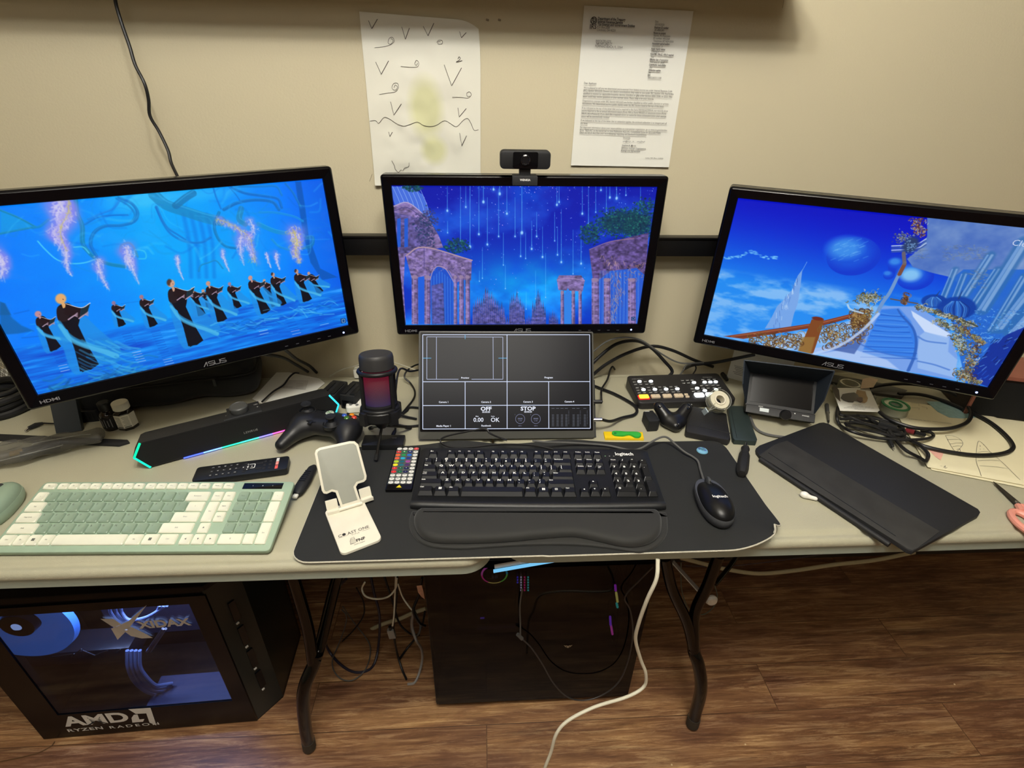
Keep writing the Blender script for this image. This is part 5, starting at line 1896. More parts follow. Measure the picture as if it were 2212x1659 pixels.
# ------------------------------------------------------------------ black keyboard with white legends
KM = Tr(.0991, -.4455, DM) @ Rz(-.0411)
kb = thing('computer_keyboard', 'black full-size keyboard with white legends on the black desk mat', 'keyboard', KM)
KBM = mat('keyboard_black_plastic', (24, 25, 27), .42, bump=.25, bscale=900)
KEYM = mat('keycap_black_plastic', (20, 21, 23), .3, bump=.12, bscale=1200)
LEG = mat('white_key_legend', (238, 238, 234), .6)
HW = .2255


def zsurf(y):               # slope of the key deck
 return .0115 + (y + .076) / .152 * .0085


sec = [(-.0775, .002), (-.078, .006), (-.0755, .0105), (-.070, .0125), (-.066, .0125), (-.0635, .0105), (.060, .0195), (.070, .0215), (.0762, .0195), (.078, .014), (.078, .002)]
k = MB()
nsl = 48
loops = []
for i in range(nsl + 1):
 t = -1 + 2 * i / nsl
 x = t * HW
 e = max(0, (abs(t) - .965) / .035)
 sc = 1 - .12 * e ** 2
 bow = -.0045 * (1 - t * t) + (.0 if t < .3 else 0)
 yfac = []
 for (y, z) in sec:
  yy = y * (1 - .02 * e) + (bow if y < -.05 else 0)
  yfac.append((x, yy, max(.001, z * sc)))
 loops.append(yfac)
k.loft(loops)
k.build('keyboard_body', KBM, kb, ang=50)


def keycap(k, x, y, w_, d_, zb, h, mi=0, ins_=.0028, front=.0055, back=.001, rd=.0012):
 b_ = rrect(w_, d_, rd, 2)
 tw, td = w_ - 2 * ins_, d_ - front - back
 t_ = rrect(tw, td, rd * 1.3, 2)
 cy = (front - back) / 2
 zf = lambda yy: zb + h + (yy) * .05
 k.loft([[(x + p_[0], y + p_[1], zb) for p_ in b_], [(x + p_[0] * .985, y + p_[1] * .985, zb + h * .25) for p_ in b_],
   [(x + p_[0] * 1.02, y + p_[1] + cy, zf(p_[1]) - .0006) for p_ in t_], [(x + p_[0] * .96, y + p_[1] * .96 + cy, zf(p_[1])) for p_ in t_]], mi=mi)
 return x, y + cy, zb + h + .0002, tw, td


U = .01905
LX = -.2165
xm, xn, xp = LX, .0745, .1405
rowc = [.0525, .0300, .0110, -.0080, -.0270, -.0460]
K = []          # x, width in units, row, legend, shift legend, name
fr = [('Esc', 0)]
K.append((xm + .007, 1, 0, 'Esc', '', 'key'))
for q in range(12):
 K.append((xm + .007 + U * (1.9 + q + .5 * (q // 4)) * .985, 1, 0, 'F%d' % (q + 1), '', 'key'))
for q, s_ in enumerate(('PrtScn', 'ScrLk', 'Pause')):
 K.append((xn + U * q, 1, 0, s_, '', 'key'))
r1 = [('`', '~'), ('1', '!'), ('2', '@'), ('3', '#'), ('4', '$'), ('5', '%'), ('6', '^'), ('7', '&'), ('8', '*'), ('9', '('), ('0', ')'), ('-', '_'), ('=', '+')]
for q, (a, b_) in enumerate(r1):
 K.append((xm + U * q, 1, 1, a, b_, 'key'))
K.append((xm + U * 13, 2, 1, 'Backspace', '', 'key'))
K.append((xm, 1.5, 2, 'Tab', '', 'key'))
for q, a in enumerate('QWERTYUIOP'):
 K.append((xm + U * (1.5 + q), 1, 2, a, '', 'key'))
for q, (a, b_) in enumerate((('[', '{'), (']', '}'))):
 K.append((xm + U * (11.5 + q), 1, 2, a, b_, 'key'))
K.append((xm + U * 13.5, 1.5, 2, '\\', '|', 'key'))
K.append((xm, 1.75, 3, 'Caps Lock', '', 'key'))
for q, a in enumerate('ASDFGHJKL'):
 K.append((xm + U * (1.75 + q), 1, 3, a, '', 'key'))
for q, (a, b_) in enumerate(((';', ':'), ("'", '"'))):
 K.append((xm + U * (10.75 + q), 1, 3, a, b_, 'key'))
K.append((xm + U * 12.75, 2.25, 3, 'Enter', '', 'key'))
K.append((xm, 2.25, 4, 'Shift', '', 'key'))
for q, a in enumerate('ZXCVBNM'):
 K.append((xm + U * (2.25 + q), 1, 4, a, '', 'key'))
for q, (a, b_) in enumerate(((',', '<'), ('.', '>'), ('/', '?'))):
 K.append((xm + U * (9.25 + q), 1, 4, a, b_, 'key'))
K.append((xm + U * 12.25, 2.75, 4, 'Shift', '', 'key'))
for x, w_, a in ((0, 1.5, 'Ctrl'), (1.5, 1.25, 'WIN'), (2.75, 1.25, 'Alt'), (4.0, 6.0, ''), (10.0, 1.25, 'Alt'), (11.25, 1.25, 'WIN'), (12.5, 1.25, 'MENU'), (13.75, 1.25, 'Ctrl')):
 K.append((xm + U * x, w_, 5, a, '', 'space_bar' if w_ == 6 else 'key'))
for q, (a, b_) in enumerate((('Insert', 'Home'), ('Home', ''), ('Page Up', ''))):
 K.append((xn + U * q, 1, 1, a, '', 'key'))
for q, a in enumerate(('Delete', 'End', 'Page Dn')):
 K.append((xn + U * q, 1, 2, a, '', 'key'))
K.append((xn + U, 1, 4, 'UP', '', 'key'))
for q, a in enumerate(('LEFT', 'DOWN', 'RIGHT')):
 K.append((xn + U * q, 1, 5, a, '', 'key'))
for q, a in enumerate(('Num', '/', '*', '-')):
 K.append((xp + U * q, 1, 1, a, '', 'key'))
for r_, row in ((2, '789'), (3, '456'), (4, '123')):
 for q, a in enumerate(row):
  K.append((xp + U * q, 1, r_, a, '', 'key'))
K.append((xp, 2, 5, '0', '', 'key'))
K.append((xp + U * 2, 1, 5, '.', '', 'key'))
K.append((xp + U * 3, 1, 2.5, '+', '', 'tall_key'))
K.append((xp + U * 3, 1, 4.5, 'Enter', '', 'tall_key'))


def glyph(k, a, x, y, z, s_, mi=1):
 M_ = Tr(x, y, z)
 if a == 'WIN':
  for dx in (-.3, .3):
   for dy in (-.3, .3):
    k.box(x + dx * s_, y + dy * s_, z, s_ * .52, s_ * .52, .0001, mi=mi)
 elif a == 'MENU':
  k.ring([(-.5 * s_, -.5 * s_), (.5 * s_, -.5 * s_), (.5 * s_, .5 * s_), (-.5 * s_, .5 * s_)], [(-.35 * s_, -.35 * s_), (.35 * s_, -.35 * s_), (.35 * s_, .35 * s_), (-.35 * s_, .35 * s_)], 0, .0001, M_, mi)
  for q in (-.15, .15):
   k.box(x, y + q * s_, z, s_ * .5, s_ * .1, .0001, mi=mi)
 else:
  an = {'UP': 0, 'LEFT': PI / 2, 'DOWN': PI, 'RIGHT': -PI / 2}[a]
  k.flat([(-.4 * s_, -.3 * s_), (.4 * s_, -.3 * s_), (0, .45 * s_)], 0, M_ @ Rz(an), mi)


SYM = ('WIN', 'MENU', 'UP', 'LEFT', 'DOWN', 'RIGHT')
for (x, wu, r_, a, b_, nm) in K:
 w_ = U * wu - .0008
 tall = nm == 'tall_key'
 d_ = (U * 2 - .0008) if tall else (.0165 if r_ == 0 else U - .0008)
 i0 = int(r_)
 cy = rowc[i0] if r_ == i0 else (rowc[i0] + rowc[i0 + 1]) / 2
 if r_ == 5:
  cy -= .0015 * (1 - ((x + w_ / 2) / .2) ** 2) if x < .08 else 0
 k = MB()
 X_, Y_, Z_, tw, td = keycap(k, x + w_ / 2 + .0004, cy, w_, d_, zsurf(cy) - .003, .0095)
 lx, ty = X_ - tw / 2 + .0012, Y_ + td / 2
 if a in SYM:
  glyph(k, a, X_ - (0 if a == 'WIN' else .001), Y_ + .0005, Z_ + .0003, .0048 if a in ('WIN', 'MENU') else .0045)
 elif b_:
  k.text(b_, .0062, Tr(lx + .002, ty - .003, Z_ + .0004), 1, bold=.04)
  k.text(a, .0062, Tr(lx + .002, ty - .0088, Z_ + .0002), 1, bold=.04)
 elif len(a) == 1:
  k.text(a, .0068, Tr(lx + .0034, ty - .0034, Z_ + .0004), 1, bold=.045, wscale=1.2)
 elif a:
  if ' ' in a:
   p1_, p2_ = a.split(' ')
   k.text(p1_, .0036, Tr(lx, ty - .0024, Z_ + .0003), 1, bold=.02, align='LEFT')
   k.text(p2_, .0036, Tr(lx, ty - .0062, Z_ + .0002), 1, bold=.02, align='LEFT')
  else:
   k.text(a, .0042 if len(a) > 3 else .0048, Tr(lx, ty - .0026, Z_ + .0004), 1, bold=.025, align='LEFT', wscale=.95)
 k.build(nm, [KEYM, LEG], kb, smooth=False)
k = MB().text('logitech', .0125, Tr(.176, .058, zsurf(.058) + .0022) @ Rx(.055), bold=.025, wscale=.92)
k.build('maker_lettering', LEG, kb)
for q, c_ in enumerate(((150, 200, 150), (205, 205, 200), (205, 205, 200))):
 MB().box(.1375 + q * .0085 + .0, .052, zsurf(.052) + .0018, .0022, .0008, .0006).build('status_light', mat('status_mark_%d' % q, c_, .5), kb)

# ------------------------------------------------------------------ wrist rest
WR = [(887, 1112), (884, 1135), (893, 1158), (912, 1174), (941, 1183), (995, 1186), (1050, 1183), (1131, 1178), (1212, 1177), (1265, 1179), (1321, 1185), (1365, 1192), (1392, 1192), (1420, 1180), (1440, 1155), (1442, 1130), (1437, 1106), (1415, 1093), (1340, 1094), (1200, 1094), (1060, 1092), (930, 1090), (900, 1095)]
CU_ = [(897, 1112), (896, 1128), (905, 1148), (922, 1161), (955, 1167), (1030, 1167), (1104, 1163), (1180, 1156), (1240, 1153), (1294, 1163), (1340, 1173), (1375, 1175), (1405, 1167), (1424, 1150), (1428, 1128), (1424, 1108), (1405, 1099), (1340, 1100), (1200, 1099), (1060, 1098), (930, 1096), (907, 1100)]
wc0 = P(1160, 1140, DM)
wr = thing('wrist_rest', 'long padded black wrist rest in front of the black keyboard', 'wrist rest', Tr(*wc0))
iw = Tr(*(-wc0))
RSM = mat('black_lycra_fabric', (33, 33, 31), .72, var=.08, bump=.25, bscale=1600, sheen=.15)
pl = [(iw @ P(x, y - 1, DM + .003)) for x, y in WR]
pl = [(v.x, v.y) for v in spline([Vector((p_.x, p_.y, 0)) for p_ in pl], 4, True)]
kd = lambda p_: (KM.inverted() @ (wc0 + Vector((p_[0], p_[1], 0)))).y
pl = [p_ if kd(p_) < -.0845 else (p_[0], p_[1] - kd(p_) - .0845) for p_ in pl]
MB().dome(pl, [(.0, .0004), (.0, .0025), (.0008, .004), (.003, .0048), (.012, .005)]).build('base_pad', RSM, wr, ang=80)
pl = [(iw @ P(x, y, DM + .013)) for x, y in CU_]
pl = [(v.x, v.y) for v in spline([Vector((p_.x, p_.y, 0)) for p_ in pl], 4, True)]
# keep clear of the keyboard's front edge
kd = lambda p_: (KM.inverted() @ (wc0 + Vector((p_[0], p_[1], 0)))).y


def clear(p_):
 y = kd(p_)
 lim = -.0875
 return p_ if y < lim else (p_[0], p_[1] - (y - lim))


pl = [clear(p_) for p_ in pl]
MB().dome(pl, [(.0, .0045), (-.0012, .008), (-.001, .011), (.001, .0145), (.0035, .0168), (.007, .0183), (.011, .019), (.016, .0194)]).build('gel_cushion', RSM, wr, ang=80)

# ------------------------------------------------------------------ wired mouse
f0, b0_ = P(1523, 1050, DM + .01), P(1561, 1131, DM + .008)
mv = Vector((f0.x - b0_.x, f0.y - b0_.y, 0))
ML_ = .113
Mm = frame(Vector(((f0.x + b0_.x) / 2, (f0.y + b0_.y) / 2, DM)), Vector((mv.y, -mv.x, 0)), (0, 0, 1))
ms = thing('computer_mouse', 'black wired mouse with grey sides on the black desk mat', 'mouse', Mm)


def mshape(w_, l_, n=40):
 out = []
 for q in range(n):
  a = 2 * PI * q / n
  x, y = math.cos(a), math.sin(a)
  ww = w_ / 2 * (1 - .10 * max(0, y) ** 1 - .05 * (1 - abs(y)) * 1.2)
  p_ = 2.6 if y > 0 else 2.1
  rr = (abs(x) ** p_ + abs(y) ** p_) ** (-1 / p_)
  out.append((x * rr * ww, y * rr * l_ / 2))
 return out


ol = mshape(.062, ML_)
k = MB()
k.loft([[(p_[0] * a, p_[1] * b_, z) for p_ in ol] for a, b_, z in ((.84, .9, .001), (.93, .96, .004), (1.0, 1.0, .012), (1.0, .995, .018), (.97, .97, .0205), (.9, .93, .0205))])
k.build('mouse_base', mat('dark_grey_side_plastic', (66, 67, 70), .4), ms, ang=60)


def mtop(f, z0, z1):
 return [(p_[0] * f, p_[1] * f, z0 + (z1 - z0)) for p_ in ol]


k = MB()
lp = []
for (f, z) in ((.965, .019), (.955, .0225), (.90, .027), (.80, .0315), (.65, .0355), (.45, .0385), (.22, .0398), (.05, .040)):
 lp.append([(p_[0] * f, p_[1] * f - (1 - f) * .008, z - .0105 * clip01(.5 + (p_[1] * f) / ML_) ** 1.5 * 1.0) for p_ in ol])
k.loft(lp)
tp = k.build('mouse_shell', mat('glossy_black_shell', (16, 16, 18), .36, spec=.4), ms, ang=80)
k = MB().tube([(0, .018, .0365), (0, .035, .0325), (0, .054, .0255)], .0005, 6)
k.build('button_seam', BLKG, ms)
MB().lathe([(.009, -.003), (.0105, -.002), (.0105, .002), (.009, .003)], 24, M=Tr(0, .040, .0245) @ Ry(PI / 2)).build('scroll_wheel', GREYP, ms)
MB().text('logitech', .0084, Tr(0, -.014, .0399) @ Rx(.02), bold=.015).build('maker_lettering', LEG, ms)
# its cable running behind the keyboard
tip = Mm @ Vector((0, ML_ / 2 - .001, .014))
cb = MB()
pts_ = [tip, P(1513, 1015, DM + .005), P(1508, 997, DM + .005), P(1497, 987, DM + .005), P(1478, 976, DM + .008), P(1459, 960, DM + .012), P(1443, 946, DM + .022), P(1430, 944, DM + .024), P(1412, 952, DM + .02), P(1385, 968, DM + .014), P(1360, 972, DM + .009), P(1310, 962, DM + .006), P(1240, 957, DM + .014), P(1180, 955, DM + .024), P(1150, 952, DM + .028)]
cb.tube([Mm.inverted() @ p_ for p_ in pts_], .0022, 8)
cb.build('mouse_cable', GCABLE, ms)
cb = MB()
pts_ = [P(1195, 971, DM + .022), P(1150, 962, DM + .024), P(1080, 960, DM + .018), P(1020, 966, DM + .018), P(975, 966, DM + .018), P(952, 955, DM + .022), P(960, 944, DM + .030), P(1000, 934, DM + .04), P(1047, 927, DM + .050), P(1058, 936, DM + .044), P(1078, 945, DM + .034), P(1095, 951, DM + .028)]
tag(cb.tube(pts_, .0019, 8).build('keyboard_cable', CABLE), 'thin black cable looping behind the black keyboard in front of the grid screen', 'cable')

# ------------------------------------------------------------------ white and sage keyboard
SAGE = mat('sage_green_plastic', (150, 172, 150), .42)
SAGE2 = mat('sage_keycap', (136, 156, 136), .45)
IVO = mat('ivory_keycap', (226, 226, 206), .42)
GLEG = mat('grey_key_legend', (96, 100, 92), .7)
kL, kR = P(97, 1041, DZ + .038), P(637, 1040, DZ + .038)
kF = P(612, 1190, DZ + .011)
ex = (kR - kL).normalized()
W2 = (kR - kL).length
ey = Vector((-ex.y, ex.x, 0)).normalized()
hd_ = (kR - kF).dot(ey)
dep = math.hypot(hd_, .027)
tl_ = math.atan2(.027, hd_)
nz_ = Vector((ey.x * -math.sin(tl_), ey.y * -math.sin(tl_), math.cos(tl_)))
mid_ = (kL + kR) / 2 - ey * hd_ / 2 - Vector((0, 0, .0135))
K2 = Tr(*(mid_ - nz_ * .0055)) @ Rz(math.atan2(ex.y, ex.x)) @ Rx(tl_)
k2 = thing('computer_keyboard', 'sage green keyboard with ivory and green keys near the table edge', 'keyboard', K2)
k = MB()
k.prism(rrect(W2, dep, .007, 5), -.0040, .0055, b=.0012, b0=.002)
k.build('keyboard_body', SAGE, k2, ang=50)
for sx in (-1, 1):
 MB().box(sx * (W2 / 2 - .05), dep / 2 - .018, -.0165, .03, .006, .024, M=Matrix()).build('tilt_foot', SAGE, k2)
x0_ = -W2 / 2 + .006
u2 = (W2 - .015) / 21.45
rp = (dep - .0225 - .0100) / 5
rc = [dep / 2 - .0110] + [dep / 2 - .0225 - rp * (q + .5) for q in range(5)]
KK = []


def row(r_, items, x=0.0):
 for it in items:
  w_, g_, a = it
  if a is not None:
   KK.append((x, w_, r_, g_, a))
  x += w_


row(0, [(1.1, 1, 'Esc'), (.15, 0, None)] + [(.93, 1, 'F%d' % q) for q in (1, 2, 3, 4)] + [(.1, 0, None)] + [(.93, 1, 'F%d' % q) for q in (5, 6, 7, 8)] + [(.1, 0, None)] + [(.93, 1, 'F%d' % q) for q in (9, 10, 11, 12)] +
 [(.98, 1, 'PrtSc'), (.98, 1, 'ScrLk'), (.18, 0, None), (.98, 1, 'Pause'), (.98, 1, 'Mute')])
row(1, [(1, 1, '~')] + [(1, 0, a) for a in '1234567890-='] + [(2, 1, 'Backspace'), (.2, 0, None), (1, 1, 'Home'), (1, 1, 'End'), (.25, 0, None), (1, 0, 'Num'), (1, 0, '/'), (1, 0, '*'), (1, 1, '-')])
row(2, [(1.5, 1, 'Tab')] + [(1, 0, a) for a in 'QWERTYUIOP[]'] + [(1.5, 1, '\\'), (1.2, 0, None), (1, 1, 'PgUp'), (.25, 0, None), (1, 0, '7'), (1, 0, '8'), (1, 0, '9')])
row(3, [(1.75, 1, 'Caps Lock')] + [(1, 0, a) for a in "ASDFGHJKL;'"] + [(2.25, 1, 'Enter'), (1.2, 0, None), (1, 1, 'PgDn'), (.25, 0, None), (1, 0, '4'), (1, 0, '5'), (1, 0, '6')])
row(4, [(2.25, 1, 'Shift')] + [(1, 0, a) for a in 'ZXCVBNM,./'] + [(2.75, 1, 'Shift'), (.35, 0, None), (1, 1, 'UP'), (1.1, 0, None), (1, 0, '1'), (1, 0, '2'), (1, 0, '3')])
row(5, [(1.2, 1, 'Ctrl'), (1, 1, 'Fn'), (1, 1, 'WIN'), (1.05, 1, 'Alt'), (5.8, 1, ''), (1.3, 1, 'Alt'), (1.3, 1, 'WIN'), (1.5, 1, 'Ctrl'), (.2, 0, None), (1, 1, 'LEFT'), (1, 1, 'DOWN'), (1, 1, 'RIGHT'), (.1, 0, None), (2, 1, '0'), (1, 1, '.')])
KK.append((15.2, 1, 2.5, 1, 'Del'))
KK.append((20.45, 1, 2.5, 1, '+'))
KK.append((20.45, 1, 4.5, 1, 'Ent'))
for (x, wu, r_, iv_, a) in KK:
 w_ = u2 * wu - .0022
 tall = r_ != int(r_)
 d_ = rp * 2 - .0022 if tall else (.0118 if r_ == 0 else rp - .0024)
 i0 = int(r_)
 cy = rc[i0] if not tall else (rc[i0] + rc[i0 + 1]) / 2
 cx = x0_ + x * u2 + w_ / 2 + .0011
 k = MB()
 b_ = rrect(w_, d_, .0016, 3)
 t_ = rrect(w_ - .0016, d_ - .0018, .003, 3)
 k.loft([[(cx + p_[0], cy + p_[1], .0045) for p_ in b_], [(cx + p_[0], cy + p_[1], .0075) for p_ in b_], [(cx + p_[0], cy + p_[1] + .0003, .0088) for p_ in t_], [(cx + p_[0] * .93, cy + p_[1] * .93 + .0003, .0084) for p_ in t_]])
 if a in SYM:
  glyph(k, a, cx, cy, .0090, .004)
 elif a:
  if len(a) == 1 and not iv_:
   k.text(a, .0045, Tr(cx - w_ * .2, cy + d_ * .22, .0090), 1)
  else:
   k.text(a, .0030 if len(a) > 1 else .004, Tr(cx, cy, .0090), 1)
 k.build('space_bar' if wu == 5.8 else ('tall_key' if tall else 'key'), [IVO if iv_ else SAGE2, GLEG], k2, ang=40)
pnx = W2 / 2 - .052
MB().box(pnx, rc[0] + .001, .0058, .068, .0125, .001, b=.0003).build('indicator_panel', BLKG, k2)
for q in (-1, 0, 1):
 MB().text('A' if q == 0 else '1', .003, Tr(pnx + q * .017, rc[0] + .001, .0067)).build('indicator_mark', LEG, k2)
# sage mouse at the table's end
sm_c = P(6, 1095, DZ + .015)
sm = thing('computer_mouse', 'sage green mouse beside the sage green keyboard', 'mouse', Tr(sm_c.x - .014, sm_c.y, DZ) @ Rz(.12))
k = MB()
so = mshape(.064, .108)
k.loft([[(p_[0] * a, p_[1] * b_, z) for p_ in so] for a, b_, z in ((.88, .9, .001), (.97, .97, .006), (1.0, 1.0, .014), (.97, .98, .020))])
k.build('mouse_base', SAGE, sm, ang=60)
k = MB()
k.loft([[(p_[0] * f, p_[1] * f, z) for p_ in so] for f, z in ((.965, .0195), (.95, .024), (.88, .030), (.72, .0345), (.5, .037), (.2, .038))])
k.build('mouse_shell', SAGE2, sm, ang=80)
MB().lathe([(.008, -.003), (.0095, -.002), (.0095, .002), (.008, .003)], 20, M=Tr(0, .026, .0325) @ Ry(PI / 2)).build('scroll_wheel', GREYP, sm)

# ------------------------------------------------------------------ black ribbed cable end between keyboard and mat
a_, b_ = P(640, 1068, DZ + .010), P(679, 1006, DZ + .010)
st = thing('utility_knife', 'black ribbed utility knife handle between the sage keyboard and the desk mat', 'knife', frame((a_ + b_) / 2, (b_ - a_), (0, 0, 1)))
L_ = (b_ - a_).length
k = MB()
k.loft([[(x, y * w_, z * h_ + .0) for (y, z) in circle(1, 12)] for x, w_, h_ in ((-L_ / 2, .006, .005), (-L_ / 2 + .004, .0095, .0065), (-L_ / 4, .0115, .0078), (0, .0115, .0082), (L_ / 4, .009, .0075), (L_ / 2 - .008, .0085, .0065), (L_ / 2, .004, .003))])
k.build('handle', BLKM, st, ang=60)
for q in range(6):
 MB().box(-.012 + q * .0055, 0, .0083, .0018, .011, .0014).build('grip_rib', BLK, st)
MB().box(-L_ / 2 - .004, 0, 0, .008, .008, .004, b=.001).build('white_tip', WHITEP, st)
st.location.z += .0

# ------------------------------------------------------------------ small many-coloured remote control
rT, rU = P(860, 966, DM + .006), P(905, 967, DM + .006)
rB, rC = P(828, 1058, DM + .006), P(893, 1058, DM + .006)
cen = (rT + rU + rB + rC) / 4
up_ = ((rT + rU) / 2 - (rB + rC) / 2)
ang_ = math.atan2(-up_.x, up_.y)
HR = up_.length
WR_ = ((rU - rT).length + (rC - rB).length) / 2
rm = thing('led_remote', 'thin black remote with four columns of coloured round buttons', 'remote control', Tr(cen.x, cen.y, DM) @ Rz(ang_))
MB().prism(rrect(WR_, HR, .002, 3), 0, .0065, b=.0008).build('remote_body', BLKG, rm)
MB().box(0, .006, .0067, WR_ - .004, HR - .018, .0004).build('button_panel', mat('grey_printed_panel', (80, 84, 82), .5), rm)
WB = (225, 225, 220)
grid = [[WB, WB, WB, (215, 80, 84)], [(206, 50, 46), (24, 120, 66), (22, 40, 110), WB], [(232, 106, 60), (40, 140, 78), (40, 104, 190), WB], [(226, 96, 66), (34, 160, 200), (34, 50, 130), WB], [(176, 206, 50), (16, 92, 110), (150, 72, 150), WB],
  [(236, 226, 40), (26, 100, 120), (72, 42, 100), WB], [(206, 40, 46), (16, 90, 60), (18, 24, 74), WB], [(206, 40, 46), (16, 90, 60), (18, 24, 74), WB], [WB] * 4, [WB] * 4, [WB] * 4]
cm_ = {}
syms = [['*', '-', 'o', 'I'], ['R', 'G', 'B', 'W']] + [['', '', '', '~']] * 4 + [['+', '+', '+', '='], ['-', '-', '-', '=']] + [['DIY'] * 3 + ['~']] + [['6H', '8H', '10', '12']] + [['=', '=', '=', '=']]
for r_ in range(11):
 for q in range(4):
  c_ = grid[r_][q]
  if c_ not in cm_:
   cm_[c_] = mat('button_%d_%d_%d' % c_, c_, .45)
  x = (q - 1.5) * WR_ * .232
  y = HR / 2 - .006 - r_ * (HR - .022) / 10.3
  k = MB().lathe([(1, 0), (1, .0008), (.8, .0012), (0, .0013)], 18, M=Tr(x, y, .0068) @ Matrix.Diagonal((WR_ * .098, .0036, 1, 1)))
  s_ = syms[r_][q]
  if s_:
   k.text(s_, .0042 if len(s_) == 1 else .0028, Tr(x, y, .0083), 1, bold=.02)
  k.build('colour_button', [cm_[c_], INK if c_ == WB else WINK], rm)
y = -HR / 2 + .0085
MB().flat([(-.005, y - .0035), (.005, y - .0035), (0, y + .004)], .0071).build('warning_triangle', mat('yellow_warning_print', (228, 204, 40), .5), rm)

# ------------------------------------------------------------------ white folding phone stand
bl_, br_, tr_, tlp = P(738, 1200, DM + .003), P(824, 1168, DM + .003), P(785, 1076, DM + .003), P(700, 1106, DM + .003)
cen = (bl_ + br_ + tr_ + tlp) / 4
exx = ((br_ - bl_) + (tr_ - tlp)).normalized()
PS = frame(Vector((cen.x, cen.y, DM)), exx, (0, 0, 1))
ps = thing('phone_stand', 'white folding phone stand with a grey pad, standing empty on the mat', 'phone stand', PS)
PSW = mat('scuffed_white_plastic', (222, 217, 200), .45, var=.10, vscale=35)
wB = ((br_ - bl_).length + (tr_ - tlp).length) / 2
hB = ((tlp - bl_).length + (tr_ - br_).length) / 2
MB().prism(rrect(wB, hB, .009, 6), 0, .006, b=.0012, b0=.001).build('base_plate', PSW, ps)
IPS = PS.inverted()


def onbase(px, py, z=DM + .0066):
 return IPS @ P(px, py, z)


k = MB()
a = onbase(764, 1150)
an_ = math.atan2((onbase(800, 1136) - onbase(730, 1160)).y, (onbase(800, 1136) - onbase(730, 1160)).x)
k.text('C', .0088, Tr(*onbase(734.5, 1158)) @ Rz(an_))
k.text('AST ONE', .0085, Tr(*onbase(774, 1145)) @ Rz(an_), spacing=1.02)
k.flat(circle(.0029, 16), 0, Tr(*onbase(743, 1154.5)))
k.text('TITLE', .0036, Tr(*onbase(768, 1153)) @ Rz(an_), spacing=1.5)
for a, b_ in (((731, 1162.5), (752, 1156)), ((783, 1147), (800, 1141))):
 k.stroke([(onbase(*a).x, onbase(*a).y), (onbase(*b_).x, onbase(*b_).y)], .0003, onbase(*a).z, sub=1)
k.build('title_lettering', INK, ps)
k = MB()
k.text('FNF', .0085, Tr(*onbase(779, 1165)) @ Rz(an_), bold=.03)
k.text('FAMILY AGENT', .0026, Tr(*onbase(777, 1173)) @ Rz(an_))
for q in range(4):
 a, b_ = onbase(757 + q * 0, 1166 + q * 3), onbase(766, 1163.5 + q * 3)
 k.stroke([(a.x, a.y), (b_.x, b_.y)], .0005, a.z, sub=1)
pp = [onbase(*q) for q in ((756, 1169), (758, 1163), (764, 1160), (767, 1165), (768, 1172), (757, 1176), (756, 1169))]
k.stroke([(p_.x, p_.y) for p_ in pp], .0005, pp[0].z, sub=1)
k.build('agency_lettering', INK, ps)
# upright plate
hA, hB_ = P(733, 1097, DM + .012), P(780, 1083, DM + .012)
hd = (hB_ - hA).normalized()
bk = Vector((-hd.y, hd.x, 0)).normalized()
upv = (Vector((0, 0, 1)) * math.cos(.62) + bk * math.sin(.62))
nrm = upv.cross(hd)
org = (hA + hB_) / 2
UPM = frame(org, hd, upv)
iu = UPM.inverted()
PSo = [(679.5, 980), (682, 972), (690, 967), (755, 953), (766, 953), (774, 960), (792, 1028), (791, 1036), (786, 1041), (773, 1045), (769, 1052), (779, 1083), (736, 1096), (725, 1064), (717, 1062), (706, 1067), (699, 1066), (695, 1060)]
loc = []
for q in PSo:
 p_ = iu @ UP(*q, org, UPM.col[1].to_3d())
 loc.append((p_.x, p_.z))
loc = [(v.x, v.y) for v in spline([Vector((a[0], a[1], 0)) for a in loc], 1, True)]
rel = IPS @ UPM
MB().prism(loc, -.003, .0015, rel @ Rx(PI / 2), b=.001).build('back_plate', PSW, ps)
MB().prism(inset(ccw(loc), .0042), .0015, .0022, rel @ Rx(PI / 2), b=.0003).build('grip_pad', mat('grey_silicone_pad', (150, 152, 142), .6), ps)
k = MB()
k.tube([iu @ hA - Vector((.001, 0, .003)) , iu @ hB_ + Vector((.001, 0, -.003))], .0035, 10, sub=1, M=rel)
k.build('hinge', PSW, ps)
for (q0, q1) in (((706, 1102), (731, 1095)), ((779, 1076), (803, 1068))):
 a, b_ = IPS @ P(*q0, DM + .010), IPS @ P(*q1, DM + .010)
 k = MB()
 fm = frame((a + b_) / 2, (b_ - a), (0, 0, 1))
 Lq = (b_ - a).length
 k.box(0, .004, .004, Lq, .004, .022, M=fm @ Rx(-.3), b=.001)
 k.box(0, -.003, -.004, Lq, .012, .003, M=fm, b=.0008)
 k.box(0, -.009, -.001, Lq, .003, .007, M=fm, b=.0008)
 k.build('phone_ledge', PSW, ps)
# ------------------------------------------------------------------ sound bar with coloured edge lights
A0, A1 = P(322, 1009, DZ + .004), P(724, 899, DZ + .004)
sx_ = (A1 - A0).normalized()
SBM = frame((A0 + A1) / 2 - Vector((0, 0, .004)), sx_, (0, 0, 1))
sbl = (A1 - A0).length
sb = thing('sound_bar', 'long black sound bar with green and blue edge lights and a top knob', 'speaker', SBM)
ISB = SBM.inverted()


def onfront(px, py):
 n_ = SBM.col[1].to_3d()
 q = ISB @ UP(px, py, SBM.translation, n_)
 return q.x, q.z


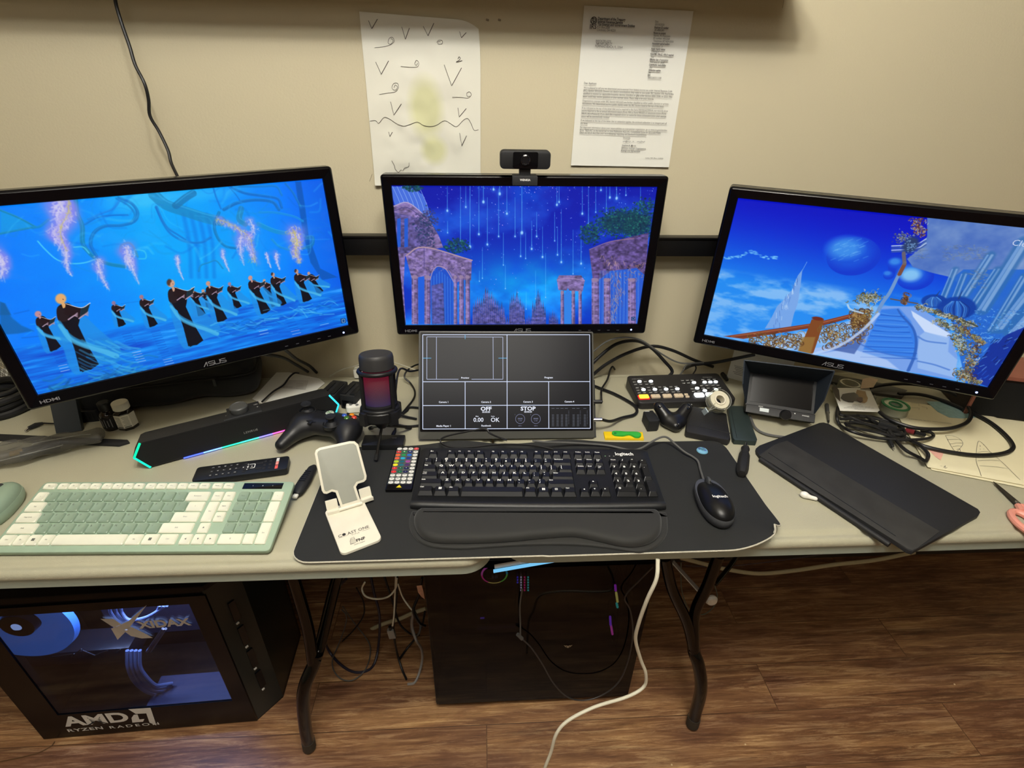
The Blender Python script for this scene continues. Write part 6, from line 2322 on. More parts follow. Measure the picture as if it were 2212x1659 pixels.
fp = [onfront(322, 1008), onfront(724, 898), onfront(733, 873), onfront(713, 853), onfront(299, 958), onfront(287, 989)]
fp[0] = (fp[0][0], .003)
fp[1] = (fp[1][0], .003)
hh = (fp[3][1] + fp[4][1]) / 2
fp[3] = (fp[3][0], hh)
fp[4] = (fp[4][0], hh)
SBP = mat('sound_bar_black_plastic', (30, 30, 31), .55, bump=.2)
GRL = mat('black_speaker_cloth', (14, 14, 15), .85, bump=.5, bscale=2500)
k = MB()
Dp = .058
bkp = [(x, .0, z) for x, z in fp]
lo0 = [(x, 0.0, z) for x, z in fp]
mn = lambda f, y, zz: [(x * f, y, min(z, zz) if z > .01 else z) for x, z in fp]
k.loft([lo0, mn(1.0, .004, 1), mn(.985, .035, hh * .97), mn(.96, Dp, hh * .80)])
k.build('speaker_cabinet', SBP, sb)
gp = [(x, z) for x, z in fp]
gq = inset(ccw([(x, z) for x, z in gp]), .0035)
k = MB()
k.add([(x, -.0012, z) for x, z in gq] , [tuple(range(len(gq)))])
k.build('front_grille', GRL, sb)
# edge lights
for (a, b_, c_) in ((fp[4], fp[5], (20, 235, 165)), (fp[5], fp[0], (30, 225, 190)), (fp[3], fp[2], (60, 215, 235)), (fp[2], fp[1], (50, 205, 225))):
 k = MB()
 cxm = sum(p_[0] for p_ in fp) / 6
 f = .2 if b_ == fp[0] or a == fp[4] else .2
 sgn = 1 if a[0] < 0 else -1
 k.tube([(a[0] + sgn * .002, -.001, a[1]), (b_[0] + sgn * .002, -.001, b_[1])], .0021, 6, sub=1)
 k.build('edge_light', glow('edge_glow_%d_%d_%d' % c_, c_, 1.5), sb)
cs = [(397, 989, (70, 90, 255)), (440, 978, (110, 150, 255)), (480, 968, (40, 200, 150)), (520, 957, (60, 210, 190)), (560, 947, (120, 110, 255)), (590, 939, (230, 80, 160)), (622, 930, (235, 50, 80))]
for q in range(6):
 a = ISB @ P(cs[q][0], cs[q][1], DZ + .003)
 b_ = ISB @ P(cs[q + 1][0], cs[q + 1][1], DZ + .003)
 k = MB().tube([(a.x, -.0022, .0042), (b_.x, -.0022, .0042)], .0013, 6, sub=1)
 k.build('under_light', glow('strip_glow_%d' % q, cs[q][2], 3.2), sb)
kx = onfront(540, 910)[0] - .013
k = MB().box(kx + .008, .026, hh * .98, .062, .046, .004, b=.0008)
k.build('control_panel', BLKM, sb)
MB().lathe([(.0165, 0), (.0175, .002), (.0175, .011), (.0155, .0135), (.0145, .0125), (0, .0125)], 28, M=Tr(kx, .026, hh * .98 + .002)).build('volume_knob', mat('dark_grey_knob', (70, 71, 70), .45), sb)
MB().box(kx + .004, .0035, hh + .0005, .070, .0016, .0022).build('trim_line', GREYP, sb)
k = MB()
k.text('-', .008, Tr(kx - .026, .018, hh + .0025))
k.text('+', .008, Tr(kx + .034, .022, hh + .0025))
k.text('LED', .0045, Tr(kx + .032, .034, hh + .0025))
k.build('control_print', LEG, sb)
lx_, lz_ = onfront(537, 932)
MB().text('LENRUE', .0068, Tr(lx_ + .004, -.0016, lz_) @ Rx(PI / 2), spacing=1.15).build('maker_lettering', mat('pale_grey_print', (150, 152, 152), .5), sb)

# ------------------------------------------------------------------ black television remote
r0, r1_, r2 = P(416, 1035, DZ + .012), P(627, 1022, DZ + .012), P(620, 982, DZ + .012)
l0 = P(424, 1016, DZ + .012)
tv_c = (P(418, 1040, DZ + .012) + r1_ + r2 + l0) / 4
dv = ((r1_ + r2) / 2 - (P(417, 1040, DZ + .012) + l0) / 2)
tvL, tvW = dv.length, .042
TV = frame(Vector((tv_c.x, tv_c.y, DZ)), dv, (0, 0, 1))
tv = thing('television_remote', 'slim black television remote behind the sage keyboard', 'remote control', TV)
MB().prism(rrect(tvL, tvW, .006, 5), .001, .016, b=.0015, b0=.003).build('remote_body', BLK, tv)
bm_ = mat('remote_button_rubber', (34, 34, 36), .6)
z = .0163
for c_ in range(5):
 for r_ in range(3):
  MB().box(-tvL / 2 + .030 + c_ * .0105, -.0115 + r_ * .0115, z, .0062, .0062, .0012, b=.0004).build('remote_button', bm_, tv)
for c_, (x, y) in enumerate(((.075, .012), (.075, -.012), (.065, 0), (.085, 0))):
 MB().box(-tvL / 2 + x + .012, y, z, .006, .004, .0012, b=.0004).build('remote_button', bm_, tv)
k = MB()
k.ring(rrect(.013, .013, .002, 3), rrect(.0105, .0105, .0015, 3), 0, .0003, Tr(-tvL / 2 + .0985, .001, z + .0004))
k.text('4', .006, Tr(-tvL / 2 + .0985, .001, z + .0006) @ Rz(PI / 2))
k.build('framed_digit', LEG, tv)
MB().lathe([(.0095, 0), (.0095, .0012), (.005, .0014), (0, .001)], 20, M=Tr(tvL / 2 - .072, 0, z - .0006)).build('navigation_ring', bm_, tv)
for y in (-.013, .013):
 MB().box(tvL / 2 - .052, y * .6, z, .012, .005, .0012, b=.0004).build('remote_button', bm_, tv)
for c_ in range(2):
 for r_ in range(3):
  MB().box(tvL / 2 - .042 + c_ * .0095, -.011 + r_ * .011, z, .005, .006, .0012, b=.0004).build('remote_button', bm_, tv)
for y, cl in ((.0115, (220, 218, 214)), (.001, (230, 150, 140)), (-.011, (228, 96, 90))):
 MB().box(tvL / 2 - .020, y, z, .0052, .0095, .0012, b=.0004).build('app_button', mat('app_button_%d' % cl[1], cl, .5), tv)
k = MB()
for c_ in range(5):
 for r_ in range(3):
  k.text('%d' % ((c_ * 3 + r_) % 10), .0042, Tr(-tvL / 2 + .030 + c_ * .0105, -.0115 + r_ * .0115, z + .0008) @ Rz(PI / 2))
for x, y in ((.0, .0075), (.0, -.0075), (.0075, 0), (-.0075, 0), (0, 0)):
 k.box(tvL / 2 - .072 + x, y, z + .0009, .0018, .0018, .0002)
k.build('button_print', LEG, tv)

# ------------------------------------------------------------------ game controller
c0, c1 = P(612, 962, DZ + .02), P(782, 905, DZ + .045)
GX = (P(770, 925, DZ + .035) - P(650, 895, DZ + .04))
gcx = P(705, 915, DZ + .035)
gdir = Vector((.97, -.24, 0)).normalized()
GM = Tr(gcx.x, gcx.y - .009, DZ + .003) @ Rz(math.radians(-14))
gc_ = thing('game_controller', 'black game controller with coloured face buttons behind the phone stand', 'game controller', GM)


def ctrl(X, Y, Z):
 d = s_ell(X, Y, Z, (0, .012, .030), (.066, .034, .020))
 for sgn in (-1, 1):
  d = smin(d, s_ell(X, Y, Z, (sgn * .044, .008, .030), (.030, .032, .021)), .014)
  d = smin(d, s_cap(X, Y, Z, (sgn * .052, -.006, .027), (sgn * .066, -.058, .016), .021, .0125), .020)
 d = smin(d, s_cap(X, Y, Z, (-.012, -.004, .036), (.012, -.004, .036), .012), .012)
 bite = s_ell(X, Y, Z, (0, -.062, .02), (.043, .038, .05))
 d = np.maximum(d, -bite)
 return np.maximum(d, .0015 - Z)


v_, f_ = sdf_mesh(ctrl, (-.1, -.08, -.004), (.1, .056, .062), .0022)
MB().add(v_, f_).build('controller_shell', mat('matte_black_shell', (26, 26, 28), .42, bump=.15), gc_, ang=180)


def ctrl_top(x, y):
 zz = np.linspace(.0, .07, 141)
 d = ctrl(np.full(141, x), np.full(141, y), zz)
 i = np.where(d < 0)[0]
 return float(zz[i[-1]]) if len(i) else .04


for nm, x, y in (('left', -.047, .018), ('right', .022, -.010)):
 z = ctrl_top(x, y) - .001
 z -= .001
 MB().lathe([(.0175, -.005), (.0178, .0022), (.0160, .0032), (.0145, -.0005)], 28, M=Tr(x, y, z), cap=False).build('stick_well', BLK, gc_)
 st = MB().lathe([(.0145, -.004), (.0125, .002), (.0062, .007), (.0055, .014), (.0098, .0165), (.0106, .0188), (.0098, .0205), (.0075, .0200), (0, .0192)], 28, M=Tr(x, y, z))
 st.build('thumb_stick', BLKM, gc_)
z = ctrl_top(-.022, -.012)
k = MB().box(-.022, -.010, z + .0005, .021, .0072, .003, b=.001).box(-.022, -.010, z + .0007, .0072, .021, .003, b=.001)
k.build('direction_pad', BLK, gc_)
for (dx, dy, cl) in ((0, .0105, (226, 138, 28)), (0, -.0105, (70, 118, 44)), (.0105, 0, (214, 64, 44)), (-.0105, 0, (52, 86, 176))):
 x, y = .047 + dx, .018 + dy
 z = ctrl_top(x, y)
 MB().lathe([(.0052, -.002), (.0052, .0012), (.004, .0024), (0, .0028)], 20, M=Tr(x, y, z)).build('face_button', mat('face_button_%d' % cl[0], cl, .25, coat=.4), gc_)
z = ctrl_top(0, .024)
MB().lathe([(.0085, -.002), (.0085, .0008), (.0072, .0018), (0, .0022)], 24, M=Tr(0, .024, z)).build('guide_button', mat('pale_silver_button', (186, 196, 182), .3), gc_)
k = MB()
k.stroke([(-.005, .004), (0, 0), (.005, .004)], .0016, 0, Tr(0, .024, z + .0024), sub=1)
k.stroke([(-.005, -.004), (0, 0), (.005, -.004)], .0016, 0, Tr(0, .024, z + .0024), sub=1)
k.build('guide_mark', mat('soft_green_print', (84, 140, 84), .5), gc_)
for sgn in (-1, 1):
 MB().prism(rrect(.036, .008, .003, 3), 0, .008, Tr(sgn * .042, .043, .030) @ Rz(-sgn * .2), b=.0025, b0=.002).build('bumper', BLKG, gc_)
 x, y = sgn * .0165, .020
 MB().box(x, y, ctrl_top(x, y) + .0006, .006, .0035, .0015, b=.0005).build('menu_button', BLK, gc_)

# ------------------------------------------------------------------ microphone on tripod
hub = WY(824, 905, -.330)
up_m = (WY(812, 773, -.318) - hub).normalized()
up_m = (up_m + Vector((-.0, .10, 0))).normalized()
MM = frame(hub, (1, .04, 0), up_m)
mc = thing('microphone', 'black microphone glowing red and violet, on a small tripod', 'microphone', MM)
hm = (WY(812, 768, -.318) - hub).length
R_ = .0325
MICP = mat('mic_black_plastic', (20, 20, 22), .45)
MESHM = bpy.data.materials.new('red_violet_lit_foam')
MESHM.use_nodes = True
nt = MESHM.node_tree
b = nt.nodes['Principled BSDF']
tc = nt.nodes.new('ShaderNodeTexCoord')
sp = nt.nodes.new('ShaderNodeSeparateXYZ')
nt.links.new(tc.outputs['Object'], sp.inputs[0])
mr_ = nt.nodes.new('ShaderNodeMapRange')
mr_.inputs[1].default_value = .030
mr_.inputs[2].default_value = .115
nt.links.new(sp.outputs[2], mr_.inputs[0])
rp_ = nt.nodes.new('ShaderNodeValToRGB')
for q, (po, cl) in enumerate(((0, (40, 34, 96)), (.3, (84, 30, 66)), (.62, (128, 24, 50)), (1, (122, 30, 54)))):
 e = rp_.color_ramp.elements[q] if q < 2 else rp_.color_ramp.elements.new(po)
 e.position = po
 e.color = lin(cl) + (1,)
nt.links.new(mr_.outputs[0], rp_.inputs[0])
nt.links.new(rp_.outputs[0], b.inputs['Emission Color'])
b.inputs['Emission Strength'].default_value = .5
b.inputs['Base Color'].default_value = (.01, .01, .012, 1)
b.inputs['Roughness'].default_value = .7
vn = nt.nodes.new('ShaderNodeTexVoronoi')
vn.inputs['Scale'].default_value = 900
nt.links.new(tc.outputs['Object'], vn.inputs['Vector'])
bp_ = nt.nodes.new('ShaderNodeBump')
bp_.inputs['Strength'].default_value = .5
nt.links.new(vn.outputs['Distance'], bp_.inputs['Height'])
nt.links.new(bp_.outputs[0], b.inputs['Normal'])
MB().lathe([(R_ * .86, .02), (R_ * .86, hm - .030)], 32).build('foam_core', MESHM, mc)
MB().lathe([(R_ * .93, hm - .030), (R_, hm - .028), (R_, hm - .008), (R_ * .96, hm - .002), (R_ * .9, hm), (0, hm)], 36).build('top_cap', mat('mic_cap_grey_black', (46, 46, 47), .5), mc)
MB().lathe([(R_ * .5, .010), (R_ * .9, .016), (R_ * 1.0, .022), (R_ * 1.0, .034), (R_ * .9, .036)], 36).build('base_cup', MICP, mc)
k = MB()
# open frame around the foam: arched loop and side posts
for a in (-.95, .95, PI - .9, PI + .9):
 q0 = Vector((math.sin(a) * R_ * 1.05, -math.cos(a) * R_ * 1.05, .026))
 q1 = Vector((math.sin(a) * R_ * 1.05, -math.cos(a) * R_ * 1.05, hm - .034))
 k.tube([q0, q1], .0042, 8, sub=1)
for zz, r_ in ((hm - .034, .0046), (.026, .0046)):
 k.tube([(math.sin(a * PI / 12) * R_ * 1.06, -math.cos(a * PI / 12) * R_ * 1.06, zz) for a in range(24)], r_, 8, closed=True, sub=1)
k.build('frame_loop', MICP, mc, ang=60)
k = MB()
k.lathe([(R_ * 1.12, .002), (R_ * 1.22, .006), (R_ * 1.22, .022), (R_ * 1.12, .026), (R_ * 1.02, .022), (R_ * 1.02, .006)], 36, cap=False)
k.build('shock_mount_ring', MICP, mc)
for a in (-.75, .75, PI - .75, PI + .75):
 MB().box(0, -R_ * 1.19, .013, .016, .014, .026, M=Rz(a), b=.003).build('mount_clip', MICP, mc)
MB().lathe([(.008, -.018), (.013, -.012), (.014, -.004), (.02, .002), (R_ * .9, .010)], 24).build('hub', MICP, mc)
IMM = MM.inverted()
hb = MM @ Vector((0, 0, -.014))
for (fx, fy) in ((-.212, -.379), (-.158, -.262), (-.245, -.262)):
 e = Vector((fx, fy, DM + .0046 if fx == -.212 else DZ + .0046))
 d = (e - hb)
 lg_ = MB().tube([IMM @ hb, IMM @ (hb + d * .98)], .0028, 10, sub=1).build('tripod_leg', mat('satin_dark_metal', (44, 42, 40), .3, metal=.6) if 'satin_dark_metal' not in bpy.data.materials else bpy.data.materials['satin_dark_metal'], mc)
 MB().tube([IMM @ (hb + d * .82), IMM @ (hb + d * .995)], .0042, 10, sub=1).build('rubber_tip', RUB, lg_)
k = MB().tube([IMM @ p_ for p_ in (MM @ Vector((R_ * .8, .012, .03)), WY(862, 800, -.24), WY(885, 802, -.22), WY(900, 800, -.2), WY(915, 797, -.16))], .0022, 8)
k.build('microphone_cable', CABLE, mc)

# ------------------------------------------------------------------ small things around them
hb0 = thing('usb_hub', 'flat black memory card hub lying behind the desk mat', 'hub', Tr(*P(826, 958, DZ).xy, DZ) @ Rz(-.02))
q0, q1 = P(781, 965, DZ + .012), P(872, 962, DZ + .012)
hw_ = (q1 - q0).length
hb0.location = ((q0 + q1) / 2 + Vector((0, .014, 0))).xy.to_3d() + Vector((0, 0, DZ + .0045))
MB().prism(rrect(hw_, .036, .003, 4), 0, .013, b=.0015, b0=.001).build('hub_body', BLK, hb0)
MB().text('UHS', .005, Tr(hw_ * .25, .006, .0133)).build('hub_lettering', mat('grey_print', (150, 150, 150), .5), hb0)
pl_ = MB().tube([(-.0 + hw_ * .16, .018, .006), (hw_ * .19, .034, .008), (hw_ * .21, .04, .009)], [.0042, .0042, .0022], 8)
pl_.build('cable_plug', BLK, hb0)
e0 = Vector(hb0.location) + Vector((hw_ * .21, .04, .009))
tag(MB().tube([e0, P(858, 905, DZ + .006), P(875, 885, DZ + .005), P(893, 862, DZ + .004), P(896, 845, DZ + .004), P(887, 828, DZ + .008), P(874, 815, DZ + .02), P(880, 800, DZ + .03), P(900, 788, DZ + .03), P(925, 785, DZ + .02)], .0022, 8).build('hub_cable', CABLE), 'black cable curling from the memory card hub behind the grid screen', 'cable')

# white lamp remote
wr_c = P(772, 872, DZ + .014)
wl_ = thing('lamp_controller', 'small white box with round grey buttons beside the sound bar end', 'remote control', Tr(wr_c.x + .010, wr_c.y + .002, DZ) @ Rz(.14))
MB().prism(rrect(.070, .040, .009, 6), .001, .017, b=.003, b0=.002).build('box_body', WHITEP, wl_)
gb = mat('grey_rubber_button', (104, 104, 102), .5)
for (x, y) in ((-.016, .011), (-.026, .004), (-.013, 0), (-.024, -.007), (-.010, -.011), (.004, .004), (.017, -.002), (.018, .010)):
 MB().lathe([(.0038, 0), (.0036, .0012), (0, .0014)], 16, M=Tr(x, y, .0168)).build('round_button', gb, wl_)

# two camera batteries
for i, (px, py) in enumerate(((722, 836), (765, 838))):
 c_ = P(px, py, DZ + .035)
 bt_ = thing('camera_battery', ['black ridged camera battery lying next to the sound bar end', 'black ridged camera battery half hidden behind the microphone'][i], 'battery', Tr(c_.x, c_.y - .006, DZ + .001) @ Rz(-.25))
 MB().prism(rrect(.038, .068, .003, 3), 0, .036, b=.002, b0=.001).build('battery_case', BLKM, bt_)
 for xx in (-.011, .011):
  MB().box(xx, -.004, .0375, .012, .05, .003, b=.001).build('battery_rib', BLK, bt_)
 MB().box(0, -.0345, .014, .026, .0015, .018).build('contact_plate', BLKG, bt_)

# papers behind the sound bar
pa = [P(545, 862, DZ + .002), P(602, 800, DZ + .002), P(690, 818, DZ + .002), P(702, 828, DZ + .002), P(660, 862, DZ + .002), P(600, 890, DZ + .002)]
k = MB().add([tuple(p_) for p_ in pa] + [tuple(p_ + Vector((0, 0, .0006))) for p_ in pa], [(0, 1, 2, 3, 4, 5), (11, 10, 9, 8, 7, 6)] + [(i, i + 6, (i + 1) % 6 + 6, (i + 1) % 6) for i in range(6)])
pp_ = k.build('paper_sheet', PAPER)
tag(pp_, 'white printed paper lying behind the black sound bar', 'paper')
pb = [P(600, 838, DZ + .004), P(616, 821, DZ + .004), P(666, 822, DZ + .004), P(660, 842, DZ + .004)]
k = MB().add([tuple(p_) for p_ in pb] + [tuple(p_ + Vector((0, 0, .0004))) for p_ in pb], [(0, 1, 2, 3), (7, 6, 5, 4)] + [(i, i + 4, (i + 1) % 4 + 4, (i + 1) % 4) for i in range(4)])
rc_ = k.build('receipt', mat('greyish_receipt', (206, 203, 196), .8))
tag(rc_, 'small grey receipt lying on top of the printed paper', 'receipt')
an2 = math.atan2((pb[3] - pb[0]).y, (pb[3] - pb[0]).x)
k = MB()
k.text('DWSC', .008, Tr(*(P(622, 836, DZ + .0047))) @ Rz(an2 + .1))
for r_ in range(4):
 a, b_ = P(640, 828 + r_ * 3.5, DZ + .0047), P(655, 829 + r_ * 3.5, DZ + .0047)
 k.stroke([(a.x, a.y), (b_.x, b_.y)], .001, DZ + .0047, sub=1)
k.build('receipt_print', mat('faint_grey_print', (130, 128, 124), .8), rc_)
tag(MB().tube([P(566, 868, DZ + .014), P(590, 846, DZ + .012), P(612, 832, DZ + .014), P(625, 815, DZ + .022), P(636, 806, DZ + .026), P(645, 806, DZ + .012)], .0022, 8).build('short_cable', CABLE), 'short black cable crossing the printed paper behind the sound bar', 'cable')
# monitor cables down to the table
for i, pts_ in enumerate(([WY(570, 765, -.16), WY(610, 772, -.11), WY(640, 788, -.07), WY(665, 803, -.03)], [WY(612, 752, -.16), WY(640, 775, -.09), WY(668, 790, -.04), WY(684, 805, -.02)])):
 tag(MB().tube(pts_, .0036, 8).build('monitor_cable', CABLE), ['upper', 'lower'][1 - i] + ' of two black cables slanting from the choir monitor to the table', 'cable', 'cables behind the choir monitor')
tag(MB().tube([P(712, 813, DZ + .008), WY(735, 800, -.05), WY(770, 790, -.03), WY(815, 780, -.02), WY(850, 783, -.03), WY(900, 800, -.05)], .0018, 8).build('thin_cable', mat('clear_grey_cable', (170, 165, 145), .4)), 'thin pale cable arching along the wall behind the microphone', 'cable')
for i, pts_ in enumerate(([P(900, 905, DZ + .004), P(868, 897, DZ + .008), P(840, 880, DZ + .02)], [P(915, 918, DZ + .004), P(880, 921, DZ + .004), P(850, 915, DZ + .005), P(838, 905, DZ + .006)], [P(905, 881, DZ + .004), P(885, 880, DZ + .004), P(878, 888, DZ + .004), P(860, 900, DZ + .004)])):
 tag(MB().tube(pts_, .0026, 8).build('desk_cable', CABLE), 'black cable end on the table beside the microphone tripod', 'cable', 'cable ends by the microphone tripod')
# plug box by the wall, behind the microphone
c_ = P(778, 802, DZ + .012)
pbx = MB().prism(rrect(.030, .028, .004, 3), 0, .022, Tr(c_.x, c_.y + .0, DZ), b=.003).build('power_adapter', WHITEP)
tag(pbx, 'small white power adapter behind the microphone', 'adapter')

# two little bottles
bc = P(268, 930, DZ + .002)
bo = thing('pill_bottle', 'small dark bottle with white cap and white label', 'bottle', Tr(bc.x, bc.y + .018, DZ + .0005) @ Rz(.2))
AMB = mat('dark_brown_glass', (24, 16, 14), .08, coat=.6)
hexo = circle(.0195, 8)
MB().dome(hexo, [(.001, 0), (0, .002), (0, .040), (.003, .044), (.007, .047), (.0085, .050)]).build('bottle_body', AMB, bo, ang=30)
lb_ = MB()
hx = [(p_[0] * 1.012, p_[1] * 1.012) for p_ in hexo]
for i in range(4, 8):
 a, b_ = hx[i], hx[(i + 1) % 8]
 lb_.add([(a[0], a[1], .007), (b_[0], b_[1], .007), (b_[0], b_[1], .038), (a[0], a[1], .038)], [(0, 1, 2, 3)])
lb_.build('paper_label', mat('cream_label', (222, 218, 200), .6), bo)
k = MB()
for i in (5, 6):
 a, b_ = Vector(hx[i] + (0,)), Vector(hx[(i + 1) % 8] + (0,))
 d = (b_ - a)
 Mx_ = frame((a + b_) / 2 * 1.01 + Vector((0, 0, .022)), d, (0, 0, 1))
 for r_ in range(7):
  k.box((r_ % 3 - 1) * .0006, 0, .011 - r_ * .0032, d.length * (.8 - .12 * (r_ % 3)), .0001, .0008, M=Mx_)
 k.box(0, 0, -.0125, d.length * .8, .0001, .003, M=Mx_)
k.build('label_print', mat('label_grey_print', (110, 112, 104), .7), bo)
MB().lathe([(.0145, .046), (.0155, .047), (.0155, .060), (.0145, .0615), (.0135, .0618), (.012, .0612), (0, .0612)], 32).build('screw_cap', mat('ribbed_white_cap', (224, 222, 208), .5), bo)
bc = P(236, 930, DZ + .002)
bo2 = thing('pill_bottle', 'small dark bottle with black cap and black label', 'bottle', Tr(bc.x, bc.y + .014, DZ + .0005))
MB().lathe([(.0155, 0), (.0165, .002), (.0165, .036), (.014, .040), (.009, .044), (.009, .048)], 28).build('bottle_body', AMB, bo2)
MB().lathe([(.0167, .006), (.0167, .033)], 28, cap=False).build('paper_label', mat('black_label', (28, 26, 28), .6), bo2)
k = MB()
for q in range(5):
 a = -2.2 + q * .32
 k.box(0, -.01685, .0195, .0012, .0002, .020 - (q % 2) * .005, M=Rz(a + PI / 2))
k.text('D3', .006, Rz(-.6) @ Tr(0, -.0170, .028) @ Rx(PI / 2))
k.build('label_print', mat('label_pale_print', (150, 148, 146), .7), bo2)
MB().lathe([(.0105, .046), (.0115, .047), (.0115, .062), (.0100, .064), (0, .064)], 28).build('screw_cap', BLK, bo2)

# soft black case under the large monitor
v_, f_ = None, None


def soft(X, Y, Z):
 d = s_box(X, Y, Z, (0, 0, .062), (.180, .075, .058), .045)
 d = smin(d, s_box(X, Y, Z, (.0, .0, .035), (.186, .080, .035), .03), .01)
 d = d + .004 * np.sin(X * 22) * np.cos(Y * 30 + 1) - .003 * np.sin(X * 47 + 2)
 seam = np.abs(Z - .060) - .0016
 d = np.where((seam < 0), np.maximum(d, d + .0035), d)
 return d


v_, f_ = sdf_mesh(soft, (-.21, -.115, -.004), (.21, .115, .135), .0045)
cs_ = thing('carrying_case', 'soft black zip case lying under the choir monitor', 'case', Tr(-.725, -.088, DZ + .004) @ Rz(.24))
MB().add(v_, f_).build('case_shell', mat('soft_black_fabric', (23, 24, 27), .7, bump=.3, bscale=700, sheen=.1), cs_, ang=180)
k = MB()
zp = [(.185 * (abs(math.cos(a)) ** .25) * (1 if math.cos(a) > 0 else -1), .080 * (abs(math.sin(a)) ** .25) * (1 if math.sin(a) > 0 else -1), .060) for a in [q * PI / 24 for q in range(48)]]
k.tube(zp, .0016, 6, closed=True, sub=1)
k.build('zip', mat('dull_black_zip', (34, 34, 36), .4), cs_)
MB().box(.10, -.085, .053, .006, .003, .018, b=.001).build('zip_pull', GREYP, cs_)

# slab foot of the large monitor's old stand
a, b_ = P(163, 938, DZ), P(128, 880, DZ + .05)
stf = thing('monitor_stand', 'dark blue-grey slab foot standing under the choir monitor corner', 'stand', Tr(-.872, -.252, DZ + .0005) @ Rz(.28))
MB().box(0, 0, .055, .045, .012, .12, M=Rx(-.45) @ Tr(0, 0, .0045), b=.002).build('slab', mat('blue_grey_slab', (52, 58, 62), .5), stf)
# adapter block behind it and its little jack cable
c_ = P(170, 905, DZ + .015)
ad = thing('power_brick', 'ribbed black power brick behind the slab foot', 'adapter', Tr(c_.x, c_.y + .025, DZ) @ Rz(.2))
k = MB().prism(rrect(.06, .035, .005, 3), 0, .028, b=.003)
k.build('brick_body', BLK, ad)
for q in range(5):
 MB().box(-.018 + q * .009, -.0178, .014, .003, .0015, .02).build('cooling_rib', BLKM, ad)
jk = thing('jack_lead', 'short black lead with a barrel plug near the mesh cup', 'cable', Tr(*P(78, 918, DZ).xy, DZ + .006))
ij = Tr(*(-Vector(jk.location)))
MB().tube([ij @ P(132, 915, DZ + .006), ij @ P(110, 915, DZ + .007), ij @ P(92, 914, DZ + .006)], .0018, 7).build('lead', CABLE, jk)
MB().tube([ij @ P(93, 914, DZ + .006), ij @ P(78, 918, DZ + .006), ij @ P(62, 925, DZ + .006)], [.003, .0055, .0042], 8, sub=1).build('plug_grip', BLK, jk)
MB().tube([ij @ P(62, 925, DZ + .006), ij @ P(55, 931, DZ + .005)], .0025, 8, sub=1).build('plug_tip', CHROME, jk)

# flat black strip lying along the table
q0, q1 = P(-40, 942, DZ + .004), P(270, 956, DZ + .004)
fs_ = thing('flat_strip', 'long flat black strip lying under the plastic bag', 'strip', frame(Vector(((q0.x + q1.x) / 2, (q0.y + q1.y) / 2, DZ)), (q1 - q0), (0, 0, 1)))
Ls = (q1 - q0).length
MB().prism([(-Ls / 2, -.010), (Ls / 2 - .006, -.010), (Ls / 2 + .008, .002), (Ls / 2, .008), (-Ls / 2, .008)], .0005, .006, b=.001).build('strip_body', BLKM, fs_)

# cable in a grey plastic bag
bg0, bg1 = P(8, 985, DZ + .015), P(200, 948, DZ + .015)
dd = bg1 - bg0
BG = frame(Vector(((bg0.x + bg1.x) / 2, (bg0.y + bg1.y) / 2 - .002, DZ)), dd, (0, 0, 1))
bag = thing('plastic_bag', 'crumpled grey plastic sleeve holding a folded cable with gold plug', 'bag', BG)
Lb = dd.length


def bagf(X, Y, Z):
 t = np.clip((X + Lb / 2) / Lb, 0, 1)
 w_ = .034 - .018 * t
 d = s_box(X, Y, Z, (0, 0, .016), (Lb / 2 + .02, .034, .013), .012)
 d2 = np.sqrt((Y / w_) ** 2 + ((Z - .016) / .014) ** 2) - 1
 d = np.maximum(d, d2 * .012)
 return d + .0016 * np.sin(X * 90 + 3 * np.sin(Y * 120)) + .0012 * np.sin(Y * 210 + X * 40)


v_, f_ = sdf_mesh(bagf, (-Lb / 2 - .03, -.045, .0), (Lb / 2 + .03, .045, .036), .003)
BAGM = tinted('translucent_grey_film', (215, 215, 212), .7, .3)
_nt = BAGM.node_tree
_df = _nt.nodes.new('ShaderNodeBsdfDiffuse')
_df.inputs[0].default_value = lin((120, 118, 112)) + (1,)
_mx = _nt.nodes.new('ShaderNodeMixShader')
_mx.inputs[0].default_value = .28
_out = [n for n in _nt.nodes if n.type == 'OUTPUT_MATERIAL'][0]
_nt.links.new(_out.inputs[0].links[0].from_socket, _mx.inputs[1])
_nt.links.new(_df.outputs[0], _mx.inputs[2])
_nt.links.new(_mx.outputs[0], _out.inputs[0])
MB().add(v_, f_).build('bag_film', BAGM, bag, ang=180, M=Tr(0, 0, .005))
k = MB()
for q in range(5):
 y = -.013 + q * .0062
 k.tube([(-Lb / 2 + .03, y, .010 + .004 * (q % 2)), (0, y * .9, .014), (Lb / 2 - .05, y * .6, .011 + .004 * (q % 2))], .0032, 7)
k.build('folded_cable', GREYP, bag, M=Tr(0, 0, .005))
MB().box(-Lb / 2 + .022, .006, .018, .020, .010, .006, M=Rz(.1), b=.001).build('gold_plug', mat('gold_plug_metal', (206, 178, 122), .3, metal=.8), bag)
k = MB().tube([(-Lb / 2 + .05, -.002, .030), (-.01, .0, .031), (.05, .004, .028), (Lb / 2, .006, .024)], .0009, 5)
k.tube([(-Lb / 2 - .01, -.02, .018), (-.05, -.024, .022), (.03, -.016, .024)], .0009, 5)
k.build('film_crease', mat('pale_film_crease', (190, 190, 186), .4), bag)

